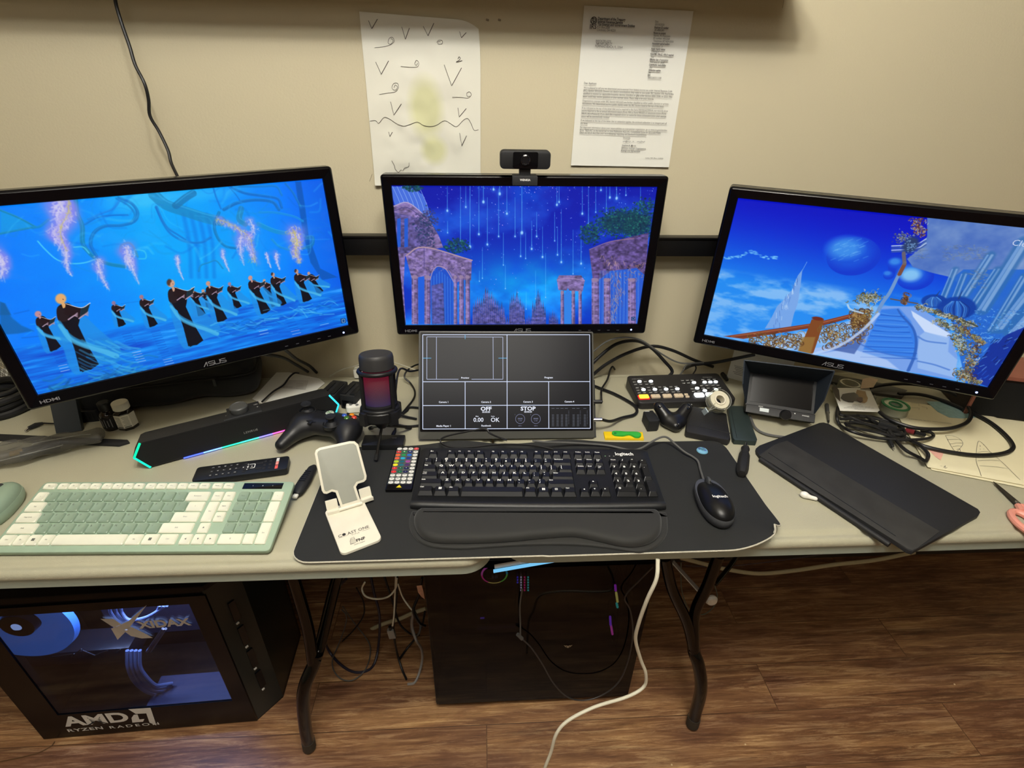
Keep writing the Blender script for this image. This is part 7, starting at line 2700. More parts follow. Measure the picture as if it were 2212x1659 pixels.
# wire mesh cup and coiled cables at the end
cup = thing('mesh_cup', 'grey wire mesh pen cup with a white band by the monitor', 'cup', Tr(-1.135, -.035, DZ))
k = MB()
for q in range(28):
 a = 2 * PI * q / 28
 for sg in (-1, 1):
  k.tube([(.045 * math.cos(a + sg * t * 1.2), .045 * math.sin(a + sg * t * 1.2), .10 * t) for t in (0, .25, .5, .75, 1)], .0007, 4, sub=2)
k.tube([(.045 * math.cos(q * PI / 12), .045 * math.sin(q * PI / 12), .1) for q in range(24)], .002, 6, closed=True, sub=1)
k.build('wire_mesh', mat('grey_wire', (120, 114, 100), .4, metal=.5), cup)
MB().lathe([(.0455, .004), (.0462, .006), (.0462, .026), (.0455, .028)], 28, cap=False).build('pale_band', WHITEP, cup)
MB().lathe([(.044, 0), (.044, .004)], 28).build('cup_base', GREYP, cup)
cc_ = P(28, 850, DZ + .02)
coil = thing('coiled_cable', 'thick roll of black cable lying beside the choir monitor', 'cable', Tr(cc_.x - .01, cc_.y - .028, DZ))
for q, (r_, z, t_) in enumerate(((.066, .010, .009), (.060, .024, .009), (.064, .037, .008), (.050, .047, .006))):
 MB().tube([(r_ * math.cos(a * PI / 10), r_ * math.sin(a * PI / 10) * .92, z + .002 * math.sin(a + q)) for a in range(20)], t_, 10, closed=True, sub=2).build('cable_turn', CABLE, coil)

# cable hanging down the wall to the large monitor
tag(MB().tube([WY(247, -12, -.03), WY(252, 15, -.03), WY(266, 60, -.035), WY(280, 100, -.04), WY(292, 140, -.05), WY(312, 180, -.06), WY(321, 215, -.06), WY(324, 250, -.06), WY(344, 285, -.06), WY(363, 325, -.07), WY(370, 352, -.08), WY(384, 382, -.10)], .0030, 8).build('hanging_cable', CABLE), 'thin black cable hanging down the wall to the choir monitor', 'cable')
# ------------------------------------------------------------------ helpers for flat things lying on the table
def slab(name, label, cat, pts, zt, z0, mt, b=.0015, part=None, b0=0):
 ps_ = [P(x, y, zt) for x, y in pts]
 c_ = sum(ps_, Vector()) / len(ps_)
 o2 = [(p_.x - c_.x, p_.y - c_.y) for p_ in ps_]
 t = thing(name, label, cat, Tr(c_.x, c_.y, z0))
 MB().prism(o2, 0, zt - z0, b=b, b0=b0).build(part or 'body', mt, t)
 return t, Tr(-c_.x, -c_.y, -z0)


# ------------------------------------------------------------------ video switcher
fa, fb = P(1378, 884, DZ + .003), P(1494, 880, DZ + .003)
exs = (fb - fa).normalized()
ATW, ATD = .238, .108
AM = frame(fa, exs, (0, 0, 1))
AM = AM @ Tr(ATW / 2, ATD / 2 + .001, -.003)
at = thing('video_switcher', 'black video switcher with rows of glowing white buttons and one red-lit key', 'switcher', AM)
zf_, zr_ = .021, .034
o = ccw(rrect(ATW, ATD, .010, 5))
zt_ = lambda y: zf_ + (zr_ - zf_) * (y + ATD / 2) / ATD
k = MB()
q1_, q2_ = inset(o, .0015), inset(o, .005)
k.loft([[(p_[0] * .985, p_[1] * .97, .001) for p_ in o], [(p_[0], p_[1], .006) for p_ in o], [(p_[0], p_[1], zt_(p_[1]) - .003) for p_ in o], [(p_[0], p_[1], zt_(p_[1]) - .001) for p_ in q1_], [(p_[0], p_[1], zt_(p_[1])) for p_ in q2_]])
k.build('switcher_body', mat('switcher_charcoal', (38, 37, 38), .45, bump=.15), at, ang=30)
IAM = AM.inverted()
sl = math.atan2(zr_ - zf_, ATD)
opl = AM @ Vector((0, 0, (zf_ + zr_) / 2))
npl = (AM.to_3x3() @ Vector((0, -math.sin(sl), math.cos(sl)))).normalized()


def AG(x, y):
 q = IAM @ UP(1340 + x / 6.9125, 790 + y / 6.9125, opl, npl)
 return q


def akey(nm, x, y, w_, d_, mt, h=.003, r=.0012):
 q = AG(x, y)
 return MB().prism(rrect(w_, d_, r, 3), 0, h, Tr(q.x, q.y, q.z - .0006) @ Rx(sl), b=.0007).build(nm, mt, at)


LITW = glow('white_lit_button', (245, 252, 255), 2.6)
OFFB = mat('unlit_grey_button', (58, 60, 60), .4)
for x, y in ((285, 240), (455, 237), (345, 362), (515, 358), (682, 355), (850, 350), (1098, 255), (1258, 250), (1343, 248), (1423, 245), (1145, 340), (1260, 375), (1430, 362)):
 akey('lit_button', x, y, .0098, .0072, LITW, .0034, .0033)
off = [(208, 240), (372, 235), (225, 278), (303, 276), (393, 275), (470, 273), (250, 328), (325, 325), (418, 322), (495, 320), (585, 316), (660, 313), (753, 311), (828, 308), (262, 365), (432, 362), (600, 358), (770, 354),
  (280, 403), (360, 400), (452, 398), (530, 395), (620, 394), (700, 390), (790, 389), (868, 386), (925, 218), (1000, 214), (1070, 212), (945, 258), (1018, 255), (1230, 205), (1320, 203), (1400, 202), (1212, 296), (1290, 293), (1380, 291), (1455, 290), (1070, 342), (1235, 332), (1310, 330), (1400, 328), (1480, 326), (1090, 380), (1170, 378)]
for x, y in off:
 akey('small_button', x, y, .0082, .0040, OFFB, .0022, .001)
tk = mat('grey_white_button_edge', (190, 192, 190), .4)
k = MB()
for x, y in off:
 q = AG(x, y + 10)
 k.box(0, 0, 0, .0068, .0007, .0004, M=Tr(q.x, q.y, q.z + .0012) @ Rx(sl))
k.build('button_print', LEG, at)
akey('program_key', 350, 470, .0225, .0125, glow('amber_lit_key', (255, 196, 60), 2.2), .0045, .002)
q = AG(350, 472)
MB().prism(rrect(.0262, .0165, .003, 3), 0, .0012, Tr(q.x, q.y, q.z) @ Rx(sl), b=.0005).build('key_rim', glow('red_lit_rim', (255, 24, 30), 2.0), at)
IVK = mat('warm_ivory_key', (214, 196, 168), .4)
for n_, (x, y) in enumerate(((525, 465), (697, 460), (867, 455))):
 akey('input_key', x, y, .0212, .0120, IVK, .0045, .002)
 q = AG(x, y)
 MB().text(str(n_ + 2), .0045, Tr(q.x, q.y + .002, q.z + .0042) @ Rx(sl)).build('key_digit', INK, at)
akey('small_key', 980, 436, .0088, .0052, IVK, .0035, .001)
akey('small_key', 1000, 468, .0088, .0052, IVK, .0035, .001)
akey('cut_key', 1175, 445, .0225, .0135, LITW, .0045, .003)
akey('cut_key', 1345, 440, .0225, .0135, LITW, .0045, .003)
q = AG(255, 200)
MB().text('ATEM Mini Pro', .0045, Tr(q.x, q.y, q.z + .0004) @ Rx(sl)).build('model_lettering', mat('soft_white_print', (170, 170, 168), .5), at)
q = AG(1300, 172)
MB().text('Blackmagicdesign', .0036, Tr(q.x, q.y, q.z + .0004) @ Rx(sl)).build('maker_lettering', bpy.data.materials['soft_white_print'], at)

# cables of the switcher and behind the grid screen
CB = [
 ('thick black cable arching into the back of the switcher', .0042, [WY(1262, 805, -.10), WY(1290, 775, -.08), WY(1330, 744, -.06), WY(1372, 736, -.05), WY(1405, 750, -.06), WY(1435, 780, -.07), WY(1452, 803, -.075), AM @ Vector((-.02, ATD / 2 - .002, .02))], CABLE, True),
 ('thick black cable looping low along the wall behind the switcher', .0042, [WY(1275, 815, -.06), WY(1305, 790, -.05), WY(1350, 765, -.04), WY(1405, 748, -.04), WY(1450, 756, -.04), WY(1500, 778, -.04), WY(1540, 792, -.03)], CABLE, False),
 ('black cable running from the switcher back to the terrace monitor', .0042, [P(1478, 797, DZ + .008), WY(1500, 788, -.05), WY(1550, 782, -.06), WY(1600, 772, -.08), WY(1630, 766, -.10)], CABLE, False),
 ('thin grey cable arching highest between the two monitors', .0020, [WY(1275, 765, -.10), WY(1310, 738, -.10), WY(1345, 729, -.10), WY(1385, 735, -.10), WY(1430, 765, -.095), WY(1470, 784, -.09), WY(1520, 783, -.085)], GCABLE, False),
 ('grey cable dropping into the switcher beside its black cable', .0022, [WY(1500, 787, -.04), WY(1482, 790, -.05), WY(1476, 800, -.06), AM @ Vector((.012, ATD / 2 - .002, .018))], GCABLE, False),
 ('thin black cable with small plug entering the switcher', .0018, [WY(1500, 786, -.05), WY(1503, 798, -.06), AM @ Vector((.045, ATD / 2 - .002, .018))], CABLE, False),
 ('black cable rising from the grid screen power plug and hooking over', .0024, [MP @ Vector((PX(1281, 868)[0] + .02, .004, PX(1281, 868)[1])), P(1299, 858, DZ + .02), P(1300, 840, DZ + .02), P(1312, 820, DZ + .02), P(1318, 800, DZ + .02), P(1323, 792, DZ + .022), P(1328, 798, DZ + .006)], CABLE, False),
 ('black cable curling from the silver plug of the grid screen', .0034, [MP @ Vector((PX(1281, 907)[0] + .02, .004, PX(1281, 907)[1])), P(1320, 910, DZ + .02), P(1345, 902, DZ + .008), P(1370, 896, DZ + .006), P(1376, 885, DZ + .006), P(1366, 872, DZ + .006), P(1330, 852, DZ + .006), P(1300, 840, DZ + .006), P(1280, 832, DZ + .006)], CABLE, False),
 ('black cable curve lying beside the green-grey drive', .0030, [P(1620, 900, DZ + .004), P(1632, 925, DZ + .004), P(1655, 938, DZ + .004), P(1690, 944, DZ + .004), P(1715, 945, DZ + .004)], GCABLE, False),
]
for lb_, r_, pts_, mt_, plug in CB:
 tag(MB().tube(pts_, r_, 8).build('desk_cable', mt_), lb_, 'cable')

# ------------------------------------------------------------------ tape roll in a clear dispenser on the switcher
tc_ = P(1552, 866, DZ + .047)
TM = frame(tc_, (1, .25, .15), (-.12, -.62, .76))
tr_ = thing('tape_dispenser', 'roll of clear tape in a clear dispenser, resting on the switcher', 'tape', TM)
TPW = mat('milky_tape', (214, 208, 182), .35, coat=.3)
CLR = tinted('clear_dispenser_plastic', (235, 235, 225), .9, .08)
_n = CLR.node_tree
_d = _n.nodes.new('ShaderNodeBsdfDiffuse')
_d.inputs[0].default_value = lin((225, 225, 215)) + (1,)
_m = _n.nodes.new('ShaderNodeMixShader')
_m.inputs[0].default_value = .22
_o = [n for n in _n.nodes if n.type == 'OUTPUT_MATERIAL'][0]
_n.links.new(_o.inputs[0].links[0].from_socket, _m.inputs[1])
_n.links.new(_d.outputs[0], _m.inputs[2])
_n.links.new(_m.outputs[0], _o.inputs[0])
MB().ring(circle(.0215, 40), circle(.0135, 40), -.008, .008).build('tape_roll', TPW, tr_)
MB().ring(circle(.0135, 36), circle(.0095, 36), -.009, .010, b=.001).build('roll_core', mat('cream_core', (222, 214, 190), .5), tr_)
k = MB()
k.ring(circle(.0255, 44), circle(.0240, 44), -.010, .010)
k.box(-.030, -.013, 0, .026, .0015, .018, M=Rz(.1))
k.box(-.030, .003, 0, .030, .0015, .018, M=Rz(.5))
k.build('dispenser_case', CLR, tr_)
MB().box(-.043, -.010, 0, .002, .012, .020, M=Rz(.1)).build('cutter_blade', mat('pale_blue_cutter', (190, 205, 210), .3), tr_)

# ------------------------------------------------------------------ base-station cube
t_, iv_ = slab('black_cube', 'small black block with slanted sides next to the dark three-horned tracker', 'box', [(1390, 888), (1410, 885), (1426, 906), (1423, 909), (1402, 910)], DZ + .028, DZ + .0005, BLKM, b=.003, part='cube_body', b0=.001)
q = iv_ @ P(1398, 888.5, DZ + .0282)
MB().box(q.x, q.y, q.z, .010, .0012, .0004, M=Matrix()).build('light_mark', WINK, t_)

# horned tracker
tkc = P(1455, 915, DZ + .012)
TK = Tr(tkc.x, tkc.y + .006, DZ) @ Rz(-.12)
tk_ = thing('motion_tracker', 'black glossy three-horned motion tracker beside the leather wallet', 'tracker', TK)


def trk(X, Y, Z):
 d = s_ell(X, Y, Z, (0, 0, .014), (.027, .024, .014))
 for sg in (-1, 1):
  d = smin(d, s_cap(X, Y, Z, (sg * .012, .004, .018), (sg * .030, .022, .036), .0155, .0125), .010)
 d = smin(d, s_cap(X, Y, Z, (0, -.004, .016), (.002, -.020, .014), .014, .011), .010)
 d = np.maximum(d, -s_ell(X, Y, Z, (0, .030, .034), (.0155, .018, .02)))
 return np.maximum(d, .001 - Z)


v_, f_ = sdf_mesh(trk, (-.052, -.04, -.004), (.052, .045, .056), .0014)
MB().add(v_, f_).build('tracker_body', mat('satin_black_tracker', (20, 20, 21), .33), tk_, ang=180)
for x, y, z in ((-.031, .0125, .0435), (.031, .0125, .0435), (.040, .026, .042), (.003, -.026, .0225)):
 MB().lathe([(.0042, 0), (.0036, .0009), (.002, .0004), (0, .0002)], 16, M=Tr(x, y, z) @ Rx(.55)).build('sensor_dimple', BLKG, tk_)

# wallet
WL = [(1489, 879), (1500, 877), (1563, 890), (1570, 893), (1579, 945), (1574, 950), (1484, 932), (1481, 928)]
t_, iv_ = slab('wallet', 'worn black leather wallet between the tracker and the green-grey drive', 'wallet', WL, DZ + .016, DZ + .0005, mat('black_leather', (34, 33, 33), .45, bump=.6, bscale=500), b=.004, part='leather_cover', b0=.001)
k = MB()
w0 = [iv_ @ P(x, y, DZ + .0165) for x, y in ((1487, 915), (1530, 925), (1577, 936))]
k.tube(w0, .0009, 6)
k.build('fold_seam', BLK, t_)
w0 = [iv_ @ P(x, y, DZ + .007) for x, y in ((1486, 933), (1574, 952))]
d_ = w0[1] - w0[0]
MB().box(0, -.0004, 0, d_.length * .9, .004, .0045, M=frame((w0[0] + w0[1]) / 2 + Vector((0, -.0018, 0)), d_, (0, 0, 1)), b=.001).build('inner_edge', BLKG, t_)

# drive
t_, iv_ = slab('external_drive', 'dark green-grey portable drive with the screwdriver tip against it', 'drive', [(1572, 879), (1576, 876), (1606, 877), (1610, 880), (1636, 949), (1634, 953), (1587, 950), (1583, 945)], DZ + .012, DZ + .0005, mat('dark_green_grey_metal', (50, 60, 58), .42, metal=.2), b=.001, part='drive_body')
w0 = [iv_ @ P(x, y, DZ + .0122) for x, y in ((1579, 884), (1592, 946))]
MB().tube(w0, .0004, 6, sub=1).build('lid_seam', BLK, t_)

# screwdriver
sa, sb_ = P(1612, 957, DZ + .010), P(1602, 1024, DZ + .012)
dsc = (sb_ - sa)
SM = frame(sa, dsc, (0, 0, 1))
L_ = dsc.length
sd = thing('screwdriver', 'small screwdriver with black ribbed handle pointing at the green-grey drive', 'screwdriver', SM)
MB().tube([(-.001, 0, 0), (.023, 0, 0)], .0022, 10, sub=1).build('shaft', CHROME, sd)
k = MB()
hp = [(.018, .0062), (.020, .0078), (.026, .0080), (.031, .0068), (.036, .0074), (.046, .0098), (L_ * .82, .0108), (L_ * .93, .0098), (L_, .0075), (L_ + .0008, .004)]
k.loft([[(x, r_ * (1 + .06 * math.cos(6 * a)) * math.cos(a), r_ * (1 + .06 * math.cos(6 * a)) * math.sin(a)) for a in [2 * PI * q / 36 for q in range(36)]] for x, r_ in hp])
k.build('handle', mat('black_rubber_grip', (30, 29, 28), .6, bump=.2), sd, ang=60)

# yellow card with green opener
t_, iv_ = slab('sticky_note', 'bright yellow note pad lying in front of the grid screen', 'note', [(1304, 932), (1388, 933), (1391, 947), (1307, 946)], DZ + .006, DZ + .0004, mat('yellow_paper', (232, 196, 20), .6), b=.0004, part='note_pad')
gk = thing('green_opener', 'flat green plastic opener lying on the yellow note pad', 'opener', Tr(*P(1352, 938, DZ + .006).xy, DZ + .0063))
ig = Tr(-gk.location.x, -gk.location.y, 0)
go_ = [(1322, 934), (1325, 932), (1334, 931.5), (1352, 933), (1366, 933), (1376, 933.5), (1383, 936), (1385, 940), (1381, 944), (1372, 944), (1366, 941), (1360, 938.5), (1353, 939.5), (1345, 941), (1330, 940), (1323, 937)]
gp_ = [ig @ P(x, y, DZ + .009) for x, y in go_]
gp_ = [(v.x, v.y) for v in spline([Vector((p_.x, p_.y, 0)) for p_ in gp_], 4, True)]
MB().prism(gp_, 0, .0045, b=.001).build('opener_body', mat('bright_green_plastic', (48, 168, 62), .4), gk)
q = ig @ P(1329, 936, DZ + .0108)
MB().ring(circle(.0028, 16), circle(.0014, 16), 0, .0006, Tr(q.x, q.y, .0046)).build('rivet', mat('dark_green_rivet', (20, 90, 50), .4), gk)

# ------------------------------------------------------------------ field monitor with sun hood
Aq, Bq = P(1609, 889, DZ + .020), P(1757, 913, DZ + .020)
FMd = (Bq - Aq)
FW = FMd.length
FMh = frame((Aq + Bq) / 2, FMd, (0, 0, 1)) @ Rx(-.74)
fm = thing('field_monitor', 'small black field monitor with folding sun hood under the terrace monitor', 'monitor', FMh)
FH, FD, HD = .095, .024, .062
FMM = mat('field_monitor_black', (17, 18, 20), .45, bump=.15)
MB().box(0, FD / 2, FH / 2 + .002, FW, FD, FH, b=.002).build('monitor_body', FMM, fm)
MB().box(0, -.0006, FH / 2 + .012, FW - .014, .001, FH - .028).build('screen', BLKG, fm)
lower = MB().box(0, -.004, .008, FW, .008, .019, b=.002).build('control_panel', FMM, fm)
HM = mat('blue_black_hood_board', (40, 47, 56), .5)
k = MB()
s_ = FW / 2
for nm, pts_ in (('hood_side', [(-s_, 0, .02), (-s_, 0, FH), (-s_ - .026, -HD, FH + .006), (-s_ - .020, -HD * .75, .050)]), ('hood_side', [(s_, 0, .02), (s_, 0, FH), (s_ + .012, -HD, FH + .010), (s_ + .006, -HD * .55, .045)]),
     ('hood_top', [(-s_, 0, FH), (s_, 0, FH), (s_ + .012, -HD, FH + .010), (-s_ - .026, -HD, FH + .006)])):
 vv = [Vector(p_) for p_ in pts_]
 n_ = (vv[1] - vv[0]).cross(vv[2] - vv[0]).normalized() * .0012
 MB().add([tuple(v - n_) for v in vv] + [tuple(v + n_) for v in vv], [(0, 1, 2, 3), (7, 6, 5, 4)] + [(i, i + 4, (i + 1) % 4 + 4, (i + 1) % 4) for i in range(4)]).build(nm, HM, fm)
MB().box(-FW / 2 + .038, -.0085, .0085, .019, .001, .008).build('white_sticker', mat('white_sticker', (214, 222, 222), .5), fm)
MB().lathe([(.0105, 0), (.0115, .003), (.0115, .009), (.0098, .0115), (0, .0115)], 26, M=Tr(.010, -.008, .006) @ Rx(PI / 2 + .3)).build('dial_knob', mat('dial_black', (22, 22, 23), .3), fm)
MB().text('HDMI', .0038, Tr(-FW / 2 + .030, -.0083, .0155) @ Rx(PI / 2)).build('port_lettering', WINK, fm)
MB().text('PHONES', .0038, Tr(.052, -.0083, .010) @ Rx(PI / 2)).build('jack_lettering', WINK, fm)
MB().lathe([(.0014, 0), (.001, .0008), (0, .001)], 10, M=Tr(.030, -.008, .012) @ Rx(PI / 2)).build('status_light', WINK, fm)
for sg in (-1, 1):
 q = FMh @ Vector((sg * .055, FD + .001, .062))
 MB().box(q.x, q.y, (q.z + DZ + .0005) / 2, .012, .006, q.z - DZ - .0005, M=FMh.inverted()).build('support_leg', FMM, fm)

# pen beside it
pa_, pb_ = P(1786, 874, DZ + .004), P(1790, 914, DZ + .004)
pn = thing('ballpoint_pen', 'slim dark metal pen pointing at the black folded cover', 'pen', frame(pa_, (pb_ - pa_), (0, 0, 1)))
Lp_ = (pb_ - pa_).length
MB().tube([(0, 0, 0), (Lp_ * .45, 0, 0)], .0042, 10, sub=1).build('barrel', GREYP, pn)
MB().tube([(Lp_ * .45, 0, 0), (Lp_ * .5, 0, 0), (Lp_ * .9, 0, 0)], [.0048, .0035, .0025], 10, sub=1).build('grip', mat('pen_steel', (120, 118, 112), .3, metal=.8), pn)
MB().tube([(Lp_ * .9, 0, 0), (Lp_, 0, 0)], [.0022, .0006], 8, sub=1).build('tip', BLK, pn)

# ------------------------------------------------------------------ black folded tablet cover
CV = [(1633, 968), (1640, 962), (1770, 913), (1779, 912), (1790, 915), (2113, 1099), (2118, 1106), (2114, 1113), (1983, 1185), (1972, 1191), (1962, 1188), (1935, 1170), (1642, 985), (1634, 975)]
t_, iv_ = slab('tablet_cover', 'large black folded tablet cover lying aslant beside the desk mat', 'cover', CV, DZ + .008, DZ + .0005, mat('black_polyurethane', (28, 29, 32), .6, bump=.3, bscale=900), b=.0012, part='cover_panel')
fl = [(1672, 961), (1700, 952), (2030, 1148), (1982, 1184), (1970, 1189), (1960, 1185), (1640, 984)]
q = [iv_ @ P(x, y, DZ + .0086) for x, y in fl]
MB().prism([(p_.x, p_.y) for p_ in q], .0072, .0084, b=.0003).build('folded_strip', mat('dusty_black_panel', (46, 45, 43), .75, var=.5, vscale=25), t_)
a, b_ = iv_ @ P(1642, 992, DZ + .0055), iv_ @ P(1921, 1177, DZ + .0055)
MB().tube([a, b_], .0048, 12, sub=1).build('hinge_roll', mat('soft_black_hinge', (30, 30, 31), .6), t_)
a, b_ = iv_ @ P(1660, 978, DZ + .0092), iv_ @ P(1935, 1158, DZ + .0092)
MB().tube([a, b_], .0006, 6, sub=1).build('hinge_line', BLK, t_)

# wireless earbud
ap = thing('wireless_earbud', 'white wireless earbud lying against the black tablet cover', 'earbud', Tr(*P(1748, 1073, DZ + .004).xy, DZ) @ Rz(-.35))


def bud(X, Y, Z):
 d = s_ell(X, Y, Z, (-.009, 0, .0065), (.0075, .0062, .0062))
 d = smin(d, s_cap(X, Y, Z, (-.006, -.002, .006), (.010, -.003, .0045), .0042, .0036), .004)
 return d


v_, f_ = sdf_mesh(bud, (-.02, -.01, -.002), (.018, .01, .016), .0009)
MB().add(v_, f_).build('earbud_shell', mat('glossy_white_plastic', (236, 234, 226), .2, coat=.4), ap, ang=180)
MB().lathe([(.0036, 0), (.0038, .002), (.0026, .0032), (0, .003)], 18, M=Tr(.0115, .0015, .0055) @ Ry(1.2)).build('ear_tip', mat('pale_grey_silicone', (176, 190, 192), .4), ap)
MB().box(-.0085, .0052, .0075, .004, .0012, .002, M=Rx(0)).build('grille_mark', BLK, ap)

# ------------------------------------------------------------------ sheets with pencil drawings
SHM = mat('cream_drawing_paper', (222, 214, 180), .85, bump=.2, bscale=40, var=.03)
SHB = mat('blue_crayon_shading', (140, 172, 172), .9, var=.3, vscale=120)
PENC = mat('pencil_line', (96, 96, 92), .9)
C0 = P(2004, 1014, DZ)
exq = (P(2212, 1053, DZ) - C0).normalized()
eyq = Vector((-exq.y, exq.x, 0))
eyq = (eyq * .98 + exq * -.0).normalized()


def sheet(label, org, rot, z, curl=0.0, w_=.216, h_=.279, bmt=SHM):
 t = thing('drawing_sheet', label, 'paper', Tr(org.x, org.y, DZ + z) @ Rz(math.atan2(exq.y, exq.x) + rot), group=None)
 k = MB()
 nx, ny = 10, 12
 vs, fs = [], []
 for lay in (0, .0005):
  for j in range(ny + 1):
   for i in range(nx + 1):
    u, v = i / nx, j / ny
    zz = curl * (math.sin(u * 3.1) * .35 + max(0, u + v * .6 - .7) ** 2) * v
    vs.append((u * w_, v * h_, lay + zz))
 n_ = (nx + 1)
 off_ = n_ * (ny + 1)
 for j in range(ny):
  for i in range(nx):
   a = j * n_ + i
   fs.append((a, a + n_, a + n_ + 1, a + 1))
   fs.append((a + off_, a + 1 + off_, a + n_ + 1 + off_, a + n_ + off_))
 for i in range(nx):
  fs.append((i, i + 1, i + 1 + off_, i + off_))
 for j in range(ny):
  a = j * n_
  fs.append((a, a + off_, a + off_ + n_, a + n_))
 k.add(vs, fs)
 k.build('sheet', bmt, t, ang=180)
 return t


sheet('pale back sheet reaching toward the wall under the drawings', Vector((C0.x + .085, C0.y + .115, 0)), -.55, .0006)
sheet('cream sheet sticking out beneath the top pencil drawing', Vector((C0.x + .004, C0.y - .004, 0)), -.02, .0016)
sheet('cream sheet of the pile, offset toward the scissors', Vector((C0.x + .012, C0.y + .000, 0)), .03, .0026)
top = sheet('top cream sheet with pencil drawings and blue crayon shading', Vector((C0.x, C0.y + .002, 0)), .0, .0038)
zt2 = DZ + .0046
IT = top.matrix_world.inverted()


def TP(x, y):
 q = IT @ P(x, y, zt2)
 return (q.x, q.y)


Z8 = lambda x, y: TP(1760 + x / 4.894, 800 + y / 4.894)
k = MB()
for pts_ in ([(1380, 690), (1440, 800), (1490, 860), (1540, 820), (1565, 770), (1520, 720), (1440, 690), (1380, 690)], [(1400, 735), (1500, 730), (1555, 740)], [(1430, 780), (1500, 770), (1560, 770)], [(1455, 810), (1510, 800), (1550, 805)], [(1500, 840), (1530, 830), (1540, 860)],
    [(1760, 1120), (1740, 1060), (1710, 980), (1705, 900), (1715, 800), (1735, 750), (1790, 790), (1850, 860), (1920, 920), (2010, 1000), (2100, 1090), (2170, 1160)], [(1715, 870), (1790, 860), (1870, 870)],
    [(1740, 790), (1750, 800), (1745, 810)], [(1780, 785), (1790, 795)], [(1745, 830), (1750, 840)], [(1780, 830), (1790, 838)], [(1720, 960), (1850, 950), (1950, 960)], [(1740, 1010), (1900, 1020), (2040, 1040)],
    [(1360, 1030), (1380, 1010), (1375, 1035), (1400, 1030)], [(1325, 1010), (1345, 1015)]):
 k.stroke([Z8(*q) for q in pts_], .0007, .0014)
k.build('pencil_drawing', PENC, top)
k = MB()
for y0, s_ in ((520, 'RAINBOW BOAT WITH FRIENDS'),):
 a, b_ = Z8(1040, y0), Z8(1400, y0 + 40)
 k.text(s_, .0060, Tr((a[0] + b_[0]) / 2, (a[1] + b_[1]) / 2, .0014) @ Rz(math.atan2(b_[1] - a[1], b_[0] - a[0])))
k.build('pencil_writing', mat('faint_pencil', (150, 148, 136), .9), top)
for pts_ in ([(1015, 345), (1100, 355), (1100, 375)], [(1020, 395), (1105, 400), (1100, 415)], [(1130, 385), (1185, 395), (1185, 412)]):
 MB().stroke([Z8(*q) for q in pts_], .0008, .0014, sub=1).build('pencil_hook', PENC, top)
k = MB()
k.flat([Z8(*q) for q in ((1180, 330), (1330, 330), (1640, 440), (1700, 500), (1560, 510), (1420, 500), (1300, 440))], .0010)
k.build('blue_crayon_area', SHB, top)
k = MB()
k.flat([Z8(*q) for q in ((1180, 820), (1360, 880), (1330, 950), (1280, 920))], .0011)
k.build('pink_crayon_area', mat('pink_crayon', (226, 172, 156), .9, var=.2, vscale=150), top)

# ------------------------------------------------------------------ big loops of black cable on the sheets
def pz(lst, z):
 return [P(x, y, DZ + (z if not isinstance(z, (list, tuple)) else z[i])) for i, (x, y) in enumerate(lst)]


tag(MB().tube(pz([(1878, 838), (1905, 832), (1945, 829), (1990, 832), (2040, 843), (2075, 860), (2094, 882), (2097, 900), (2085, 915), (2055, 925), (2015, 927), (1975, 924), (1940, 914), (1915, 902), (1900, 890)], .022), .0042, 9).build('looped_cable', CABLE), 'smaller upper loop of thick black cable over the drawings', 'cable')
tag(MB().tube(pz([(1940, 851), (1985, 852), (2030, 863), (2085, 885), (2135, 910), (2170, 938), (2188, 962), (2180, 975), (2150, 982), (2105, 983), (2050, 976), (2000, 965), (1965, 950), (1935, 935)], .010), .0042, 9).build('looped_cable', CABLE), 'widest loop of thick black cable spreading over the drawings', 'cable')
bn = thing('cable_bundle', 'tied bundle of black audio cable beside the green tape dispenser', 'cable', Tr(*P(1890, 915, DZ).xy, DZ))
ib = Tr(*(-bn.location))
for pts_, r_ in (([(1812, 888), (1820, 897), (1870, 899), (1905, 906), (1940, 920), (1955, 935), (1940, 940), (1890, 925), (1840, 903), (1815, 896)], .0034), ([(1815, 905), (1850, 905), (1895, 915), (1935, 928), (1950, 925), (1930, 912), (1900, 908)], .0034),
     ([(1826, 915), (1860, 915), (1910, 925), (1950, 937), (1945, 948), (1900, 935), (1850, 925), (1828, 918)], .0034), ([(1810, 880), (1808, 900), (1815, 918), (1840, 932), (1890, 945), (1950, 950), (2000, 948), (2016, 942), (2010, 934), (1990, 932)], .0034),
     ([(1870, 900), (1885, 908), (1905, 922), (1920, 930), (1932, 945), (1945, 962), (1960, 975), (1985, 988), (1998, 996), (2004, 990), (2003, 978), (1985, 960), (1960, 948)], .0036), ([(1835, 910), (1880, 918), (1925, 935), (1958, 938)], .0032), ([(1850, 897), (1895, 905), (1930, 918)], .0034)):
 zz = [.006 + .012 * abs(math.sin(i * 1.3 + len(pts_))) for i in range(len(pts_))]
 MB().tube([ib @ p_ for p_ in pz(pts_, zz)], r_, 8).build('cable_strand', CABLE, bn)
MB().box(0, 0, 0, .010, .034, .026, M=ib @ Tr(*P(1915, 925, DZ + .013)) @ Rz(.9), b=.003).build('cable_tie', BLKM, bn)
MB().tube([ib @ P(1918, 935, DZ + .012), ib @ P(1922, 950, DZ + .010), ib @ P(1928, 965, DZ + .006)], [.0055, .005, .0035], 9).build('audio_plug', BLK, bn)
MB().tube([ib @ P(1926, 962, DZ + .006), ib @ P(1931, 971, DZ + .005)], .0018, 8, sub=1).build('plug_tip', CHROME, bn)
MB().tube([ib @ P(1956, 929, DZ + .012), ib @ P(1975, 934, DZ + .014)], .0052, 9, sub=1).build('red_plug', mat('dark_red_plug', (110, 24, 30), .4), bn)
